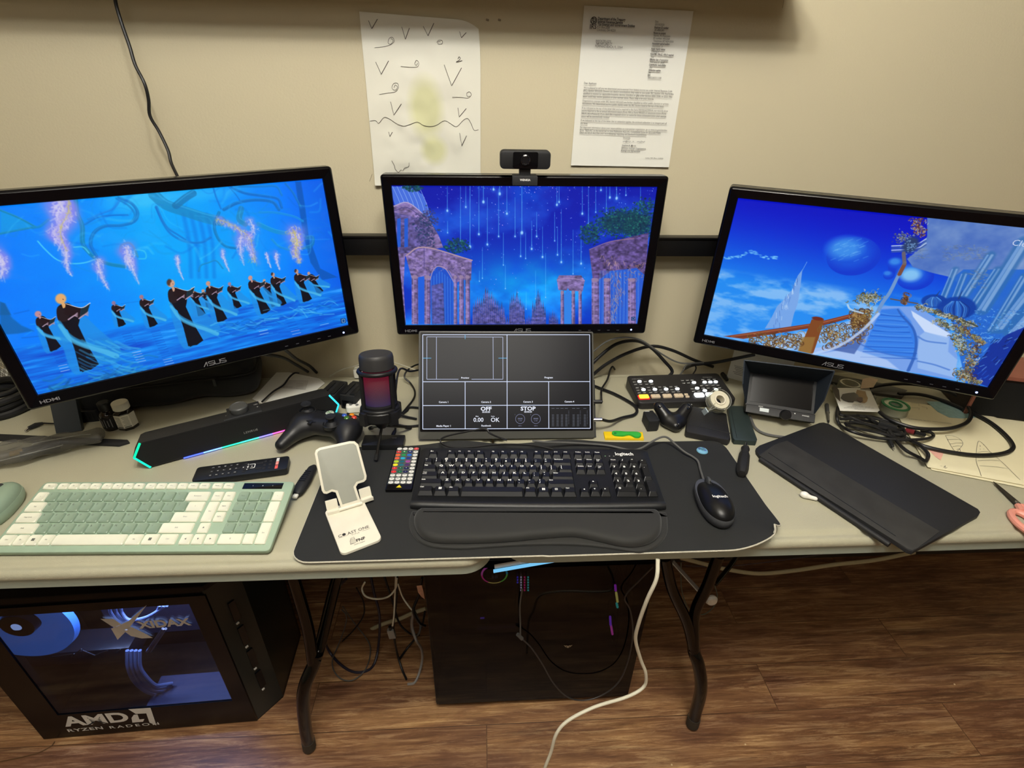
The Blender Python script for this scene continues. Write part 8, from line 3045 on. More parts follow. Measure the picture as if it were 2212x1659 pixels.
MB().tube([ib @ P(1975, 934, DZ + .014), ib @ P(1998, 940, DZ + .012)], [.0058, .0045], 9, sub=1).build('plug_boot', BLK, bn)

# ------------------------------------------------------------------ blister card, tape behind it, green tape dispenser
zc = [.030, .028, .022, .020]
cp = [P(1797, 838, DZ + .028), P(1878, 838, DZ + .030), P(1902, 890, DZ + .020), P(1815, 887, DZ + .020)]
cc2 = sum(cp, Vector()) / 4
bc_ = thing('torn_blister_card', 'white torn blister card with dark burst hole on top of cables', 'card', Tr(*cc2))
ic = Tr(*(-cc2))
k = MB()
vv = [ic @ p_ for p_ in cp]
nn_ = (vv[1] - vv[0]).cross(vv[3] - vv[0]).normalized()
if nn_.z < 0:
 nn_ = -nn_
k.add([tuple(v) for v in vv] + [tuple(v - nn_ * .0008) for v in vv], [(0, 1, 2, 3), (7, 6, 5, 4)] + [(i, i + 4, (i + 1) % 4 + 4, (i + 1) % 4) for i in range(4)])
k.build('card_sheet', PAPER, bc_)


def CC(x, y, h=.0006):
 p_ = UP(1780 + x / 8.295, 800 + y / 8.295, cc2, nn_)
 return ic @ p_ + nn_ * h


def cpoly(nm, pts_, mt_, h):
 MB().add([tuple(CC(x, y, h)) for x, y in pts_], [tuple(range(len(pts_)))]).build(nm, mt_, bc_)


cpoly('torn_paper_area', [(590, 350), (740, 380), (760, 450), (785, 500), (770, 560), (730, 590), (670, 580), (560, 440)], mat('tan_torn_paper', (176, 152, 118), .8, var=.2), .0005)
cpoly('burst_hole', [(295, 500), (330, 430), (430, 410), (540, 400), (600, 440), (620, 480), (690, 495), (695, 560), (650, 585), (600, 560), (540, 555), (520, 580), (430, 575), (350, 545)], mat('dark_plum_film', (30, 20, 26), .15, coat=.5), .0009)
cpoly('red_foil', [(600, 490), (680, 500), (685, 560), (640, 570), (585, 540)], mat('dark_red_film', (74, 18, 24), .2, coat=.4), .0013)
k = MB()
for y, w_, x0 in ((615, 150, 590), (637, 190, 600), (657, 420, 620), (678, 540, 630), (698, 190, 640)):
 a, b_ = CC(x0 - w_ / 2, y, .0009), CC(x0 + w_ / 2, y + 6, .0009)
 n0 = a.lerp(b_, .5)
 d_ = (b_ - a)
 mm_ = Matrix((d_.normalized(), nn_.cross(d_).normalized(), nn_)).transposed().to_4x4()
 mm_.translation = n0
 txt = {615: 'MADE IN CHINA', 637: 'DISTRIBUTED BY', 657: 'CANTERBURY CONTROL INC. NY', 678: 'BALTIMORE STREET, SUITE 200, NY 12601', 698: 'PRINTED IN CHINA'}[y]
 vs_, fs_ = text_mesh(txt, .0034)
 wd_ = max(v[0] for v in vs_) - min(v[0] for v in vs_)
 k.add([(v[0] * d_.length / wd_, v[1], v[2]) for v in vs_], fs_, mm_)
k.build('card_print', INK, bc_)
k = MB()
fl2 = [CC(660, 230, .012), CC(780, 225, .016), CC(920, 265, .016), CC(860, 355, .008), CC(640, 345, .003)]
k.add([tuple(v) for v in fl2] + [tuple(v + Vector((0, 0, .0006))) for v in fl2], [(4, 3, 2, 1, 0), (5, 6, 7, 8, 9)] + [(i, i + 5, (i + 1) % 5 + 5, (i + 1) % 5) for i in range(5)])
k.build('torn_flap', mat('peach_white_flap', (220, 196, 168), .8, var=.15), bc_)
k = MB()
fl2 = [CC(130, 320, .001), CC(180, 345, .010), CC(235, 430, .012), CC(290, 570, .001), CC(200, 480, .001)]
k.add([tuple(v) for v in fl2] + [tuple(v + Vector((0, 0, .0006))) for v in fl2], [(4, 3, 2, 1, 0), (5, 6, 7, 8, 9)] + [(i, i + 5, (i + 1) % 5 + 5, (i + 1) % 5) for i in range(5)])
k.build('bent_flap', mat('grey_plastic_flap', (120, 112, 100), .4), bc_)

tpc = P(1842, 836, DZ + .020)
tp = thing('tape_dispenser', 'clear tape dispenser with white roll standing behind the torn card', 'tape', Tr(tpc.x, tpc.y + .012, DZ + .0005) @ Rz(-.1))
MB().ring(circle(.0230, 36), circle(.0185, 36), .002, .024, b=.001).build('tape_roll', mat('white_tape_core', (214, 212, 194), .5), tp)
k = MB()
k.ring(circle(.0262, 36), circle(.0250, 36), 0, .026)
k.box(-.034, -.006, .010, .016, .0015, .020)
k.box(-.040, -.006, .011, .0015, .014, .020)
k.build('dispenser_case', CLR, tp)

gtc = P(1932, 880, DZ + .018)
gt = thing('tape_dispenser', 'clear green-rimmed tape dispenser lying on the corner of the drawings', 'tape', Tr(gtc.x, gtc.y, DZ + .006) @ Rz(-.35))
GRN = tinted('translucent_green_plastic', (140, 220, 175), .8, .1)
_n = GRN.node_tree
_d = _n.nodes.new('ShaderNodeBsdfDiffuse')
_d.inputs[0].default_value = lin((110, 180, 140)) + (1,)
_m = _n.nodes.new('ShaderNodeMixShader')
_m.inputs[0].default_value = .35
_o = [n for n in _n.nodes if n.type == 'OUTPUT_MATERIAL'][0]
_n.links.new(_o.inputs[0].links[0].from_socket, _m.inputs[1])
_n.links.new(_d.outputs[0], _m.inputs[2])
_n.links.new(_m.outputs[0], _o.inputs[0])
MB().ring(circle(.0255, 36), circle(.0125, 36), .001, .019, b=.001).build('tape_roll', mat('frosted_tape', (196, 202, 178), .35, coat=.2), gt)
k = MB()
k.ring(circle(.0290, 40), circle(.0235, 40), .019, .0215, b=.0006)
k.ring(circle(.0140, 30), circle(.0105, 30), .019, .0215, b=.0006)
k.build('green_rim', GRN, gt)
MB().ring(circle(.0290, 40), circle(.0275, 40), 0, .019).build('dispenser_case', CLR, gt)
k = MB()
k.box(-.022, .026, .012, .030, .002, .022, M=Rz(.1))
k.box(-.037, .022, .012, .002, .014, .022)
k.build('cutter_arm', CLR, gt)

# ------------------------------------------------------------------ pink scissors
s0, s1 = P(2146, 1042, DZ + .003), P(2204, 1098, DZ + .003)
SCM = frame(Vector((s1.x, s1.y, DZ + .0035)), (s0 - s1), (0, 0, 1))
sc_ = thing('scissors', 'scissors with pink handles and dark blades at the edge of the table', 'scissors', SCM)
Lc = (s1 - s0).length
STL = mat('dark_scissor_steel', (70, 66, 60), .3, metal=.7)
MB().prism([(-.020, -.005), (.0, -.0075), (Lc * .9, -.001), (Lc, .0005), (Lc * .8, .003), (0, .0045), (-.02, .004)], 0, .0018, b=.0003).build('blade', STL, sc_)
MB().prism([(-.020, -.006), (.0, -.007), (Lc * .85, -.0035), (Lc * .97, -.001), (Lc * .7, .0015), (0, .005), (-.02, .006)], .0019, .0036, Rz(.06), b=.0003).build('blade', STL, sc_)
MB().lathe([(.0032, 0), (.0030, .0014), (0, .0018)], 16, M=Tr(.012, 0, .0036)).build('pivot_screw', CHROME, sc_)
PNK = mat('pink_handle_plastic', (226, 150, 132), .4)
for sg in (-1, 1):
 k = MB()
 k.tube([(.004, sg * .002, .002), (-.016, sg * .008, .003)], [.0055, .007], 10, sub=1)
 k.tube([(-.045 + .030 * math.cos(a), sg * .021 + .0165 * math.sin(a), .003) for a in [q * PI / 8 for q in range(16)]], .0058, 9, closed=True, sub=2)
 k.build('handle', PNK, sc_)

# ------------------------------------------------------------------ dark wooden-trimmed box and cylinder at the end
bx = thing('box_speaker', 'black cloth-fronted box with pinkish wood trim beside the terrace monitor', 'speaker', Tr(1.235, -.235, DZ) @ Rz(-.30))
WDT = mat('pinkish_wood_trim', (150, 92, 76), .5, var=.15, vscale=30)
MB().box(0, .03, .052, .20, .12, .100, b=.002).build('cabinet', mat('dark_brown_cabinet', (38, 28, 26), .5), bx)
MB().box(0, -.031, .050, .186, .004, .088).build('front_cloth', GRL, bx)
MB().box(0, .028, .1065, .204, .128, .009, b=.002).build('wooden_top', WDT, bx)
for sg in (-1, 1):
 MB().box(sg * .0965, -.031, .051, .006, .008, .1, b=.001).build('side_trim', WDT, bx)
cy = thing('canister', 'dark grey cylinder standing at the very end of the table', 'canister', Tr(1.232, -.375, DZ))
MB().lathe([(.046, 0), (.048, .003), (.048, .085), (.045, .090), (.030, .092), (0, .092)], 36).build('canister_body', mat('dark_grey_canister', (52, 52, 54), .5), cy)
MB().lathe([(.0485, .070), (.0485, .074)], 36, cap=False).build('lid_groove', BLK, cy)
slab('monitor_stand', 'flat grey stand base lying under the terrace monitor', 'stand', [(1786, 806), (1900, 826), (1960, 842), (1950, 856), (1890, 848), (1790, 822)], DZ + .009, DZ + .0005, mat('satin_grey_base', (70, 70, 68), .35), b=.002, part='base_plate')

# printed flyer leaning against the wall
f0, f1 = P(1563, 807, DZ + .001), P(1640, 829, DZ + .001)
fdir = (f1 - f0).normalized()
FY = frame(f0 + Vector((0, -.02, 0)), fdir, (0, 0, 1)) @ Rx(-.10)
fy = thing('printed_flyer', 'white printed flyer propped up between the switcher and the terrace monitor', 'paper', FY)
MB().box(.070, 0, .0700, .140, .0006, .140).build('flyer_sheet', PAPER, fy)
k = MB()
for q in range(2):
 k.box(.07, -.0006, .038 - q * .0022, .12, .0002, .0006)
for q in range(5):
 k.box(.028 - .002 * (q % 2), -.0006, .033 - q * .0042, .03 - .004 * (q % 3), .0002, .0012)
k.build('flyer_print', mat('grey_flyer_print', (120, 118, 112), .8), fy)
a = P(1566, 818, DZ + .006)
pg = thing('cable_plug', 'small black plug lying beside the switcher and the flyer', 'plug', Tr(*P(1566, 820, DZ).xy, DZ + .0065))
MB().tube([(0, .02, 0), (0, .004, 0), (-.002, -.014, 0)], [.0055, .006, .0042], 9, sub=1).build('plug_body', BLK, pg)
# ------------------------------------------------------------------ child's drawing taped to the wall
def wall_sheet(name, label, corners, torn=None, y=-.0035, mt_=PAPER, curl=.0):
 ps_ = [WY(x, yy, y) for x, yy in corners]
 c_ = sum(ps_, Vector()) / len(ps_)
 t = thing(name, label, 'paper', Tr(c_.x, y, c_.z))
 return t, Tr(-c_.x, -y, -c_.z), ps_


dr, idr, ps_ = wall_sheet('childs_drawing', "crumpled child's pencil drawing with check marks taped above the middle monitor", [(776, 25), (1038, 46), (1038, 405), (811, 400)])
k = MB()
nx, ny = 36, 50
TL_, TR_, BR_, BL_ = ps_
vs, fs = [], []
rs = np.random.RandomState(4)
nz1 = vnoise(nx + 1, ny + 1, 4, 5, 4, 55)
for lay in (0, 1):
 for j in range(ny + 1):
  for i in range(nx + 1):
   u, v = i / nx, j / ny
   p_ = (TL_.lerp(TR_, u)).lerp(BL_.lerp(BR_, u), v)
   bul = (nz1[j, i] - .35) * .016 * (v ** .6) * (math.sin(PI * min(1, u + .1)) ** .5) * (0 if j == 0 else 1)
   f_ = max(0, (u - .80) / .20) * max(0, 1 - v / .30)      # worn corner
   p_ = p_ + Vector((-.004 * f_ * f_, 0, -.012 * f_ * f_))
   vs.append(tuple(idr @ (p_ + Vector((0, -max(0, bul) - lay * .0004, 0)))))
n_ = nx + 1
of = n_ * (ny + 1)
for j in range(ny):
 for i in range(nx):
  a = j * n_ + i
  fs += [(a, a + 1, a + n_ + 1, a + n_), (a + of, a + n_ + of, a + n_ + 1 + of, a + 1 + of)]
k.add(vs, fs)
DPM = mat('crumpled_drawing_paper', (222, 221, 209), .85, var=.03, vscale=20)
# two faded yellow-green crayon clouds on the sheet, as colour of the paper itself
nt = DPM.node_tree
bs = nt.nodes['Principled BSDF']
src = bs.inputs['Base Color'].links[0].from_socket
tc = [n for n in nt.nodes if n.type == 'TEX_COORD'][0]
prev = src
for cx_, cy_, rx_, rz_ in (((920), 235, .038, .062), ((938), 325, .030, .030)):
 c_ = idr @ WY(cx_, cy_, -.0035)
 mp = nt.nodes.new('ShaderNodeMapping')
 mp.inputs['Location'].default_value = (-c_.x / rx_, 0, -c_.z / rz_)
 mp.inputs['Scale'].default_value = (1 / rx_, 0, 1 / rz_)
 nt.links.new(tc.outputs['Object'], mp.inputs[0])
 gr = nt.nodes.new('ShaderNodeVectorMath')
 gr.operation = 'LENGTH'
 nt.links.new(mp.outputs[0], gr.inputs[0])
 mr_ = nt.nodes.new('ShaderNodeMapRange')
 mr_.inputs[1].default_value = .55
 mr_.inputs[2].default_value = 1.1
 mr_.inputs[3].default_value = .55
 mr_.inputs[4].default_value = 0
 nt.links.new(gr.outputs['Value'], mr_.inputs[0])
 mx = nt.nodes.new('ShaderNodeMix')
 mx.data_type = 'RGBA'
 nt.links.new(mr_.outputs[0], mx.inputs[0])
 nt.links.new(prev, mx.inputs[6])
 mx.inputs[7].default_value = lin((196, 198, 120)) + (1,)
 prev = mx.outputs[2]
nt.links.new(prev, bs.inputs['Base Color'])
o_ = k.build('drawing_sheet', DPM, dr, ang=180)


def surf_y(x, z):            # bulge of the sheet there
 best = None
 for j in range(0, ny + 1):
  pass
 return 0


V_ = np.array(vs[of:])


def on_dr(px, py):
 q = idr @ WY(px, py, -.0035)
 d_ = (V_[:, 0] - q.x) ** 2 + (V_[:, 2] - q.z) ** 2
 ii = np.argsort(d_)[:4]
 return (q.x, float(V_[ii, 1].min()) - .0005, q.z)


D_ = lambda x, y: (760 + x / 4.147, y / 4.147)
PEN2 = mat('soft_pencil_line', (104, 100, 96), .9)


def pline(k, pts_, w_):
 sp = spline([Vector((a[0], a[1], 0)) for a in pts_], 4) if len(pts_) > 2 else [Vector((pts_[0][0] + (pts_[1][0] - pts_[0][0]) * t / 6, pts_[0][1] + (pts_[1][1] - pts_[0][1]) * t / 6, 0)) for t in range(7)]
 q = [on_dr(*D_(v.x, v.y)) for v in sp]
 k.tube(q, w_, 4, sub=1)


for a in (((150, 185), (180, 257), (230, 172)), ((448, 240), (480, 352), (516, 252)), ((640, 235), (683, 322), (735, 208)), ((965, 283), (982, 338), (1025, 292)), ((215, 555), (265, 665), (330, 545)), ((828, 580), (895, 768), (983, 608)),
   ((350, 910), (378, 1030), (446, 930)), ((950, 965), (962, 1047), (1025, 972)), ((332, 1180), (343, 1222), (365, 1182)), ((966, 1190), (985, 1302), (1028, 1215))):
 k = MB()
 pline(k, [a[0], a[1]], .00045)
 pline(k, [a[1], a[2]], .0006)
 k.build('check_mark', PEN2, dr)
for a in ([(205, 428), (290, 418), (350, 400), (380, 370), (365, 335), (335, 345), (325, 385), (350, 395), (370, 365), (350, 345)], [(440, 595), (520, 602), (590, 598), (600, 560), (580, 540), (565, 570), (580, 585), (590, 565)],
   [(248, 845), (330, 832), (390, 822), (420, 785), (410, 745), (375, 750), (362, 790), (390, 808), (412, 780), (390, 762), (380, 785)], [(900, 870), (980, 872), (1040, 878), (1070, 850), (1055, 822), (1030, 835), (1035, 862), (1060, 860)],
   [(760, 380), (780, 360), (810, 365), (808, 392), (775, 395), (772, 375), (795, 372)]):
 k = MB()
 pline(k, a, .00035)
 k.build('pencil_curl', PEN2, dr)
k = MB()
pline(k, [(165, 1083), (215, 1080), (243, 1103), (290, 1052), (340, 1065), (400, 1105), (470, 1128), (530, 1110), (590, 1092), (640, 1120), (700, 1132), (760, 1120), (830, 1080), (890, 1110), (940, 1133), (1000, 1075), (1040, 1062), (1070, 1110), (1095, 1165), (1135, 1162)], .0004)
k.build('wavy_line', PEN2, dr)
k = MB()
pline(k, [(360, 1435), (385, 1480), (390, 1510), (420, 1540), (440, 1520), (460, 1525), (475, 1500), (510, 1490), (515, 1455)], .0004)
k.build('jagged_line', PEN2, dr)
k = MB()
pline(k, [(950, 530), (960, 510), (972, 520), (960, 540), (935, 555), (960, 552), (988, 542)], .0005)
k.build('pencil_digit', PEN2, dr)

# ------------------------------------------------------------------ printed letter
LC = [(1262, 12), (1498, 24), (1444, 361), (1233, 357)]
lt, ilt, ps_ = wall_sheet('printed_letter', 'white printed government letter taped to the wall, tilted to one side', LC, y=-.002)
TL_, TR_, BR_, BL_ = [ilt @ p_ for p_ in ps_]
k = MB()
fr_l = [tuple(p_) for p_ in (TL_, TR_, BR_, BL_)]
# slightly bowed sheet
vs, fs = [], []
nx, ny = 12, 14
for lay in (0, 1):
 for j in range(ny + 1):
  for i in range(nx + 1):
   u, v = i / nx, j / ny
   p_ = (TL_.lerp(TR_, u)).lerp(BL_.lerp(BR_, u), v)
   b_ = .0035 * max(0, v - .8) * 5 * (.4 + .6 * abs(u - .5))
   vs.append((p_.x, p_.y - b_ - lay * .0004, p_.z))
n_ = nx + 1
of = n_ * (ny + 1)
for j in range(ny):
 for i in range(nx):
  a = j * n_ + i
  fs += [(a, a + 1, a + n_ + 1, a + n_), (a + of, a + n_ + of, a + n_ + 1 + of, a + 1 + of)]
k.add(vs, fs)
k.build('letter_sheet', mat('letter_paper', (226, 226, 218), .8, var=.015), lt, ang=180)
LX_ = (TR_ - TL_).normalized()
LZ_ = (TL_ - BL_).normalized()


def LT(px, py):
 q = ilt @ WY(px, py, -.0055)
 return Vector((q.x, -.0040, q.z))


rotm = Matrix((LX_, Vector((0, 1, 0)).cross(LX_) * -1, LX_.cross(Vector((0, 1, 0)).cross(LX_) * -1))).transposed().to_4x4()
angl = math.atan2(LX_.z, LX_.x)
INKL = mat('letter_ink', (70, 66, 64), .8)


def ltxt(k, s_, x, y, size, bold=0.0, width=None, x1=None, y1=None):   # x,y: start of the line in the photograph
 a = LT(x, y)
 vs_, fs_ = text_mesh(s_, 1.0, bold, 1.0, 'LEFT')
 x0_ = min(v[0] for v in vs_)
 w0_ = max(v[0] for v in vs_) - x0_
 sx = size
 if x1 is not None:
  sx = (LT(x1, y1 if y1 is not None else y) - a).length / w0_
 k.add([((v[0] - x0_) * sx, v[1] * size, 0) for v in vs_], fs_, Tr(a.x, a.y, a.z) @ Ry(-angl) @ Rx(PI / 2))


E1 = lambda x, y: (1220 + x / 7.628, y / 7.63)
E2 = lambda x, y: (1220 + x / 7.628, 170 + y / 7.63)
k = MB()
for s_, x, y, x1, y1 in (('Department of the Treasury', 548, 305, 1000, 335), ('Internal Revenue Service', 545, 355, 955, 380), ('Tax Exempt and Government Entities', 543, 400, 1155, 425)):
 a, b_ = E1(x, y), E1(x1, y1)
 ltxt(k, s_, a[0], a[1], .0062, .03, None, b_[0], b_[1])
for s_, x, y, x1, y1 in (('P.O. Box 2508', 535, 447, 738, 455), ('Cincinnati, OH 45201', 530, 492, 835, 503)):
 a, b_ = E1(x, y), E1(x1, y1)
 ltxt(k, s_, a[0], a[1], .0058, .0, None, b_[0], b_[1])
k.build('letterhead', INKL, lt)
k = MB()
ltxt(k, 'IRS', *E1(415, 440), .0105, .01, None, *E1(520, 450))
k.build('office_initials', INKL, lt)
k = MB()
c_ = LT(*E1(478, 338))
Mx_ = Tr(*c_) @ Ry(-angl) @ Rx(PI / 2)
k.ring(circle(.0062, 20), circle(.0048, 20), -.0001, .0001, Mx_)
k.stroke([(-.004, .003), (-.001, .0035), (-.002, 0), (.001, -.002), (-.001, -.004)], .0016, 0, Mx_)
k.stroke([(.001, .004), (.003, .001), (.0025, -.003)], .0014, 0, Mx_)
k.stroke([(-.0055, -.0005), (-.0045, -.004)], .002, 0, Mx_, sub=1)
k.build('office_seal', INKL, lt)
k = MB()
for s_, x, y, x1, y1 in (('INVOICER KIDS', 512, 675, 762, 685), ('7680 NW 23RD CT', 510, 718, 780, 727), ('POMPANO BEACH, FL 33064', 502, 762, 950, 778)):
 a, b_ = E1(x, y), E1(x1, y1)
 ltxt(k, s_, a[0], a[1], .0058, 0, None, b_[0], b_[1])
k.build('address_block', INKL, lt)
k = MB()
y = 360
side = [('Date:', 1490, 355, 1545, 0), ('03/10/2020', 1490, 403, 1640, 0), ('Employer ID number:', 1478, 452, 1712, 1), ('81-4885280', 1480, 495, 1635, 0), ('Person to contact:', 1462, 543, 1665, 1), ('Name: M. Peterson', 1465, 585, 1735, 0), ('ID number: 4002360', 1460, 630, 1728, 0),
  ('Telephone: 877-829-5500', 1458, 675, 1790, 0), ('Accounting period ending:', 1438, 717, 1728, 1), ('December 31', 1440, 762, 1612, 0), ('Public charity status:', 1425, 807, 1655, 1), ('170(b)(1)', 1428, 850, 1545, 0), ('Form 990 / 990-EZ / 990-N required:', 1412, 893, 1795, 1), ('Yes', 1420, 937, 1465, 0),
  ('Effective date of exemption:', 1400, 982, 1705, 1), ('February 27, 2020', 1405, 1025, 1638, 0), ('Contribution deductibility:', 1388, 1068, 1668, 1), ('Yes', 1395, 1110, 1440, 0), ('Addendum applies:', 1378, 1155, 1582, 1), ('No', 1382, 1195, 1415, 0), ('DLN:', 1367, 1238, 1410, 1), ('26053487011208', 1370, 1278, 1588, 0)]
for s_, x, y, x1, bo_ in side:
 a, b_ = E1(x, y), E1(x1, y + (x1 - x) * .045)
 ltxt(k, s_, a[0], a[1], .0048, .03 * bo_, None, b_[0], b_[1])
k.build('details_column', INKL, lt)
k = MB()
body = [("Dear Applicant:", 318, 72, 525, 80), ("We're pleased to tell you we determined you're exempt from federal income tax under Internal Revenue Code", 312, 148, 1770, 195), ("(IRC) Section 501(c)(3). Donors can deduct contributions they make to you under IRC Section 170. You're also", 305, 195, 1795, 243),
  ("qualified to receive tax deductible bequests, devises, transfers or gifts under Section 2055, 2106, or 2522. This", 303, 243, 1768, 290), ("letter could help resolve questions on your exempt status. Please keep it for your records.", 300, 290, 1468, 327),
  ("Organizations exempt under IRC Section 501(c)(3) are further classified as either public charities or private", 290, 362, 1710, 407), ("foundations. We determined you're a public charity under the IRC Section listed at the top of this letter.", 290, 410, 1638, 450),
  ("If we indicated at the top of this letter that you're required to file Form 990/990-EZ/990-N, our records show", 283, 480, 1700, 523), ("you're required to file an annual information return (Form 990 or Form 990-EZ) or electronic notice (Form", 278, 527, 1670, 568), ("990-N, the e-Postcard). If you don't file a required return or notice for three consecutive years, your exempt", 275, 572, 1672, 615), ("status will be automatically revoked.", 272, 620, 740, 632),
  ("If we indicated at the top of this letter that an addendum applies, the enclosed addendum is an integral part of", 265, 685, 1680, 722), ("this letter.", 260, 733, 382, 738), ("For important information about your responsibilities as a tax-exempt organization, go to www.irs.gov/charities.", 253, 800, 1692, 838), ('Enter "4221-PC" in the search bar to view Publication 4221-PC, Compliance Guide for 501(c)(3) Public', 250, 848, 1585, 880),
  ("Charities, which describes your recordkeeping, reporting, and disclosure requirements.", 245, 890, 1350, 917), ("Sincerely,", 960, 970, 1082, 974), ("Stephen A. Martin", 942, 1097, 1172, 1103), ("Director, Exempt Organizations", 935, 1142, 1335, 1150), ("Rulings and Agreements", 930, 1185, 1242, 1190), ("Letter 947 (Rev. 2-2020)", 1330, 1305, 1620, 1310)]
for s_, x, y, x1, y1 in body:
 a, b_ = E2(x, y), E2(x1, y1)
 ltxt(k, s_, a[0], a[1], .0050 if y < 1300 else .003, .006, None, b_[0], b_[1])
k.build('letter_text', INKL, lt)
k = MB()
for pts_ in ([(955, 1038), (985, 1030), (1010, 1040), (1030, 1028), (1060, 1042), (1085, 1030)], [(1115, 1038), (1130, 1030), (1138, 1040)], [(1185, 1042), (1215, 1032), (1240, 1042), (1262, 1028), (1290, 1042), (1320, 1030)], [(1000, 1045), (1015, 1020), (1025, 1045)]):
 q = [LT(*E2(*p_)) for p_ in pts_]
 k.tube(q, .0003, 4, sub=4)
k.build('signature', INKL, lt)
# marks on the paint
for i, (pts_, w_) in enumerate(([[(1694, -4), (1692, 8), (1690, 18)], .0006], [[(798, 392), (801, 384), (804, 376)], .0008], [[(1050, 42), (1056, 44)], .003], [[(1076, 42), (1082, 44)], .003])):
 q = [WY(x, y, -.0006) for x, y in pts_]
 tag(MB().tube(q, w_ * .6, 5, sub=2).build('wall_scuff', mat('scuff_mark_%d' % i, (150, 138, 116), .8)), ['thin grey crack in the wall paint right of the shelf shadow', 'short grey scuff beside the lower edge of the pencil drawing', 'faint smudge on the wall next to the top of the pencil drawing', 'faint second smudge on the wall, closer to the printed letter'][i], 'scuff mark')

# ------------------------------------------------------------------ under the tables
tag(MB().tube([WY(1421, 1208, -.625), WY(1418, 1250, -.64), WY(1398, 1295, -.64), WY(1380, 1345, -.63), WY(1373, 1382, -.62), WY(1384, 1425, -.61), WY(1395, 1455, -.61), WY(1391, 1483, -.61), WY(1355, 1505, -.62), WY(1285, 1527, -.635), WY(1228, 1556, -.65), WY(1202, 1585, -.66), WY(1190, 1625, -.665), WY(1175, 1665, -.67), P(1165, 1710, .004)], .0033, 9).build('charging_cable', WCABLE),
 'white cable hanging from the desk edge past the centre tower to the floor', 'cable')
tag(MB().tube([WY(1470, 1205, -.14), WY(1520, 1218, -.14), WY(1570, 1230, -.15), WY(1640, 1239, -.15), WY(1720, 1232, -.15), WY(1800, 1220, -.14), WY(1890, 1210, -.13), WY(1975, 1193, -.12)], .0062, 9).build('extension_cord', ICABLE), 'ivory extension cord slung under the table on the empty-floor side', 'cord')
tag(MB().tube([WY(1480, 1222, -.10), WY(1560, 1224, -.10), WY(1650, 1215, -.10), WY(1760, 1200, -.10), WY(1830, 1188, -.1)], .0015, 6).build('thin_wire', mat('violet_grey_wire', (84, 72, 80), .5)), 'thin violet-grey wire above the ivory cord under the table', 'wire')
tag(MB().tube([WY(706, 1395, -.22), WY(740, 1388, -.22), WY(775, 1375, -.22), WY(805, 1358, -.22), WY(830, 1347, -.22), WY(865, 1336, -.22), WY(892, 1324, -.22), WY(920, 1315, -.22)], .0058, 9).build('extension_cord', ICABLE), 'ivory cord running behind the leg between the two towers', 'cord')
br_ = thing('braided_cable', 'black and white braided cable strap beside the table leg', 'cable', Tr(*WY(1480, 1245, -.30)))
ibr = Tr(*(-br_.location))
b0q, b1q = WY(1452, 1212, -.30), WY(1509, 1275, -.34)
MB().tube([ibr @ b0q, ibr @ b1q], .0055, 10, sub=1).build('cable_core', mat('grey_braid', (124, 120, 116), .7), br_)
k = MB()
for q in range(26):
 t = q / 26
 for sg in (-1, 1):
  a = b0q.lerp(b1q, t)
  b_ = b0q.lerp(b1q, t + .035)
  k.tube([ibr @ a + Vector((sg * .005, -.004, 0)), ibr @ b_ + Vector((-sg * .005, -.004, 0))], .0012, 5, sub=1)
k.build('braid_pattern', WHITEP, br_)
tag(MB().tube([WY(1544, 1266, -.27), WY(1549, 1285, -.27), WY(1545, 1305, -.27), WY(1530, 1322, -.27), WY(1513, 1328, -.27), WY(1495, 1322, -.27), WY(1482, 1305, -.27), WY(1472, 1270, -.27), WY(1471, 1215, -.27)], .0016, 7).build('thin_cable', mat('grey_green_wire', (96, 104, 92), .5)), 'thin grey-green cable loop circling behind the table leg', 'cable')
pq = WY(1537, 1297, -.36)
tag(MB().lathe([(.014, -.006), (.016, 0), (.012, .006), (0, .007)], 22, M=Tr(*pq) @ Rx(PI / 2)).build('white_plug', WHITEP), 'round white plug half hidden behind the table leg', 'plug')

# dark lead in front of the centre tower
tag(MB().tube([WY(1128, 1272, -.470), WY(1123, 1310, -.472), WY(1124, 1348, -.474), WY(1124, 1372, -.478)], .0018, 7).build('hanging_lead', GCABLE), 'grey lead hanging straight down the glass of the centre tower', 'cable')
ld = tag(MB().tube([WY(1118, 1370, -.474), WY(1128, 1380, -.476)], .0042, 9, sub=1).build('lead_plug', GCABLE), 'small grey plug hanging against the glass of the centre tower', 'plug')
tag(MB().tube([WY(1128, 1380, -.476), WY(1150, 1402, -.48), WY(1172, 1435, -.485), WY(1195, 1475, -.49), WY(1225, 1505, -.495), WY(1260, 1513, -.495), WY(1300, 1502, -.49), WY(1335, 1475, -.485), WY(1356, 1430, -.48), WY(1367, 1370, -.478), WY(1362, 1320, -.476), WY(1350, 1290, -.476), WY(1380, 1255, -.48), WY(1410, 1225, -.5)], .0017, 7).build('looped_lead', mat('thin_dark_lead', (52, 48, 46), .5)), 'thin dark lead looping low across the glass of the centre tower', 'cable')

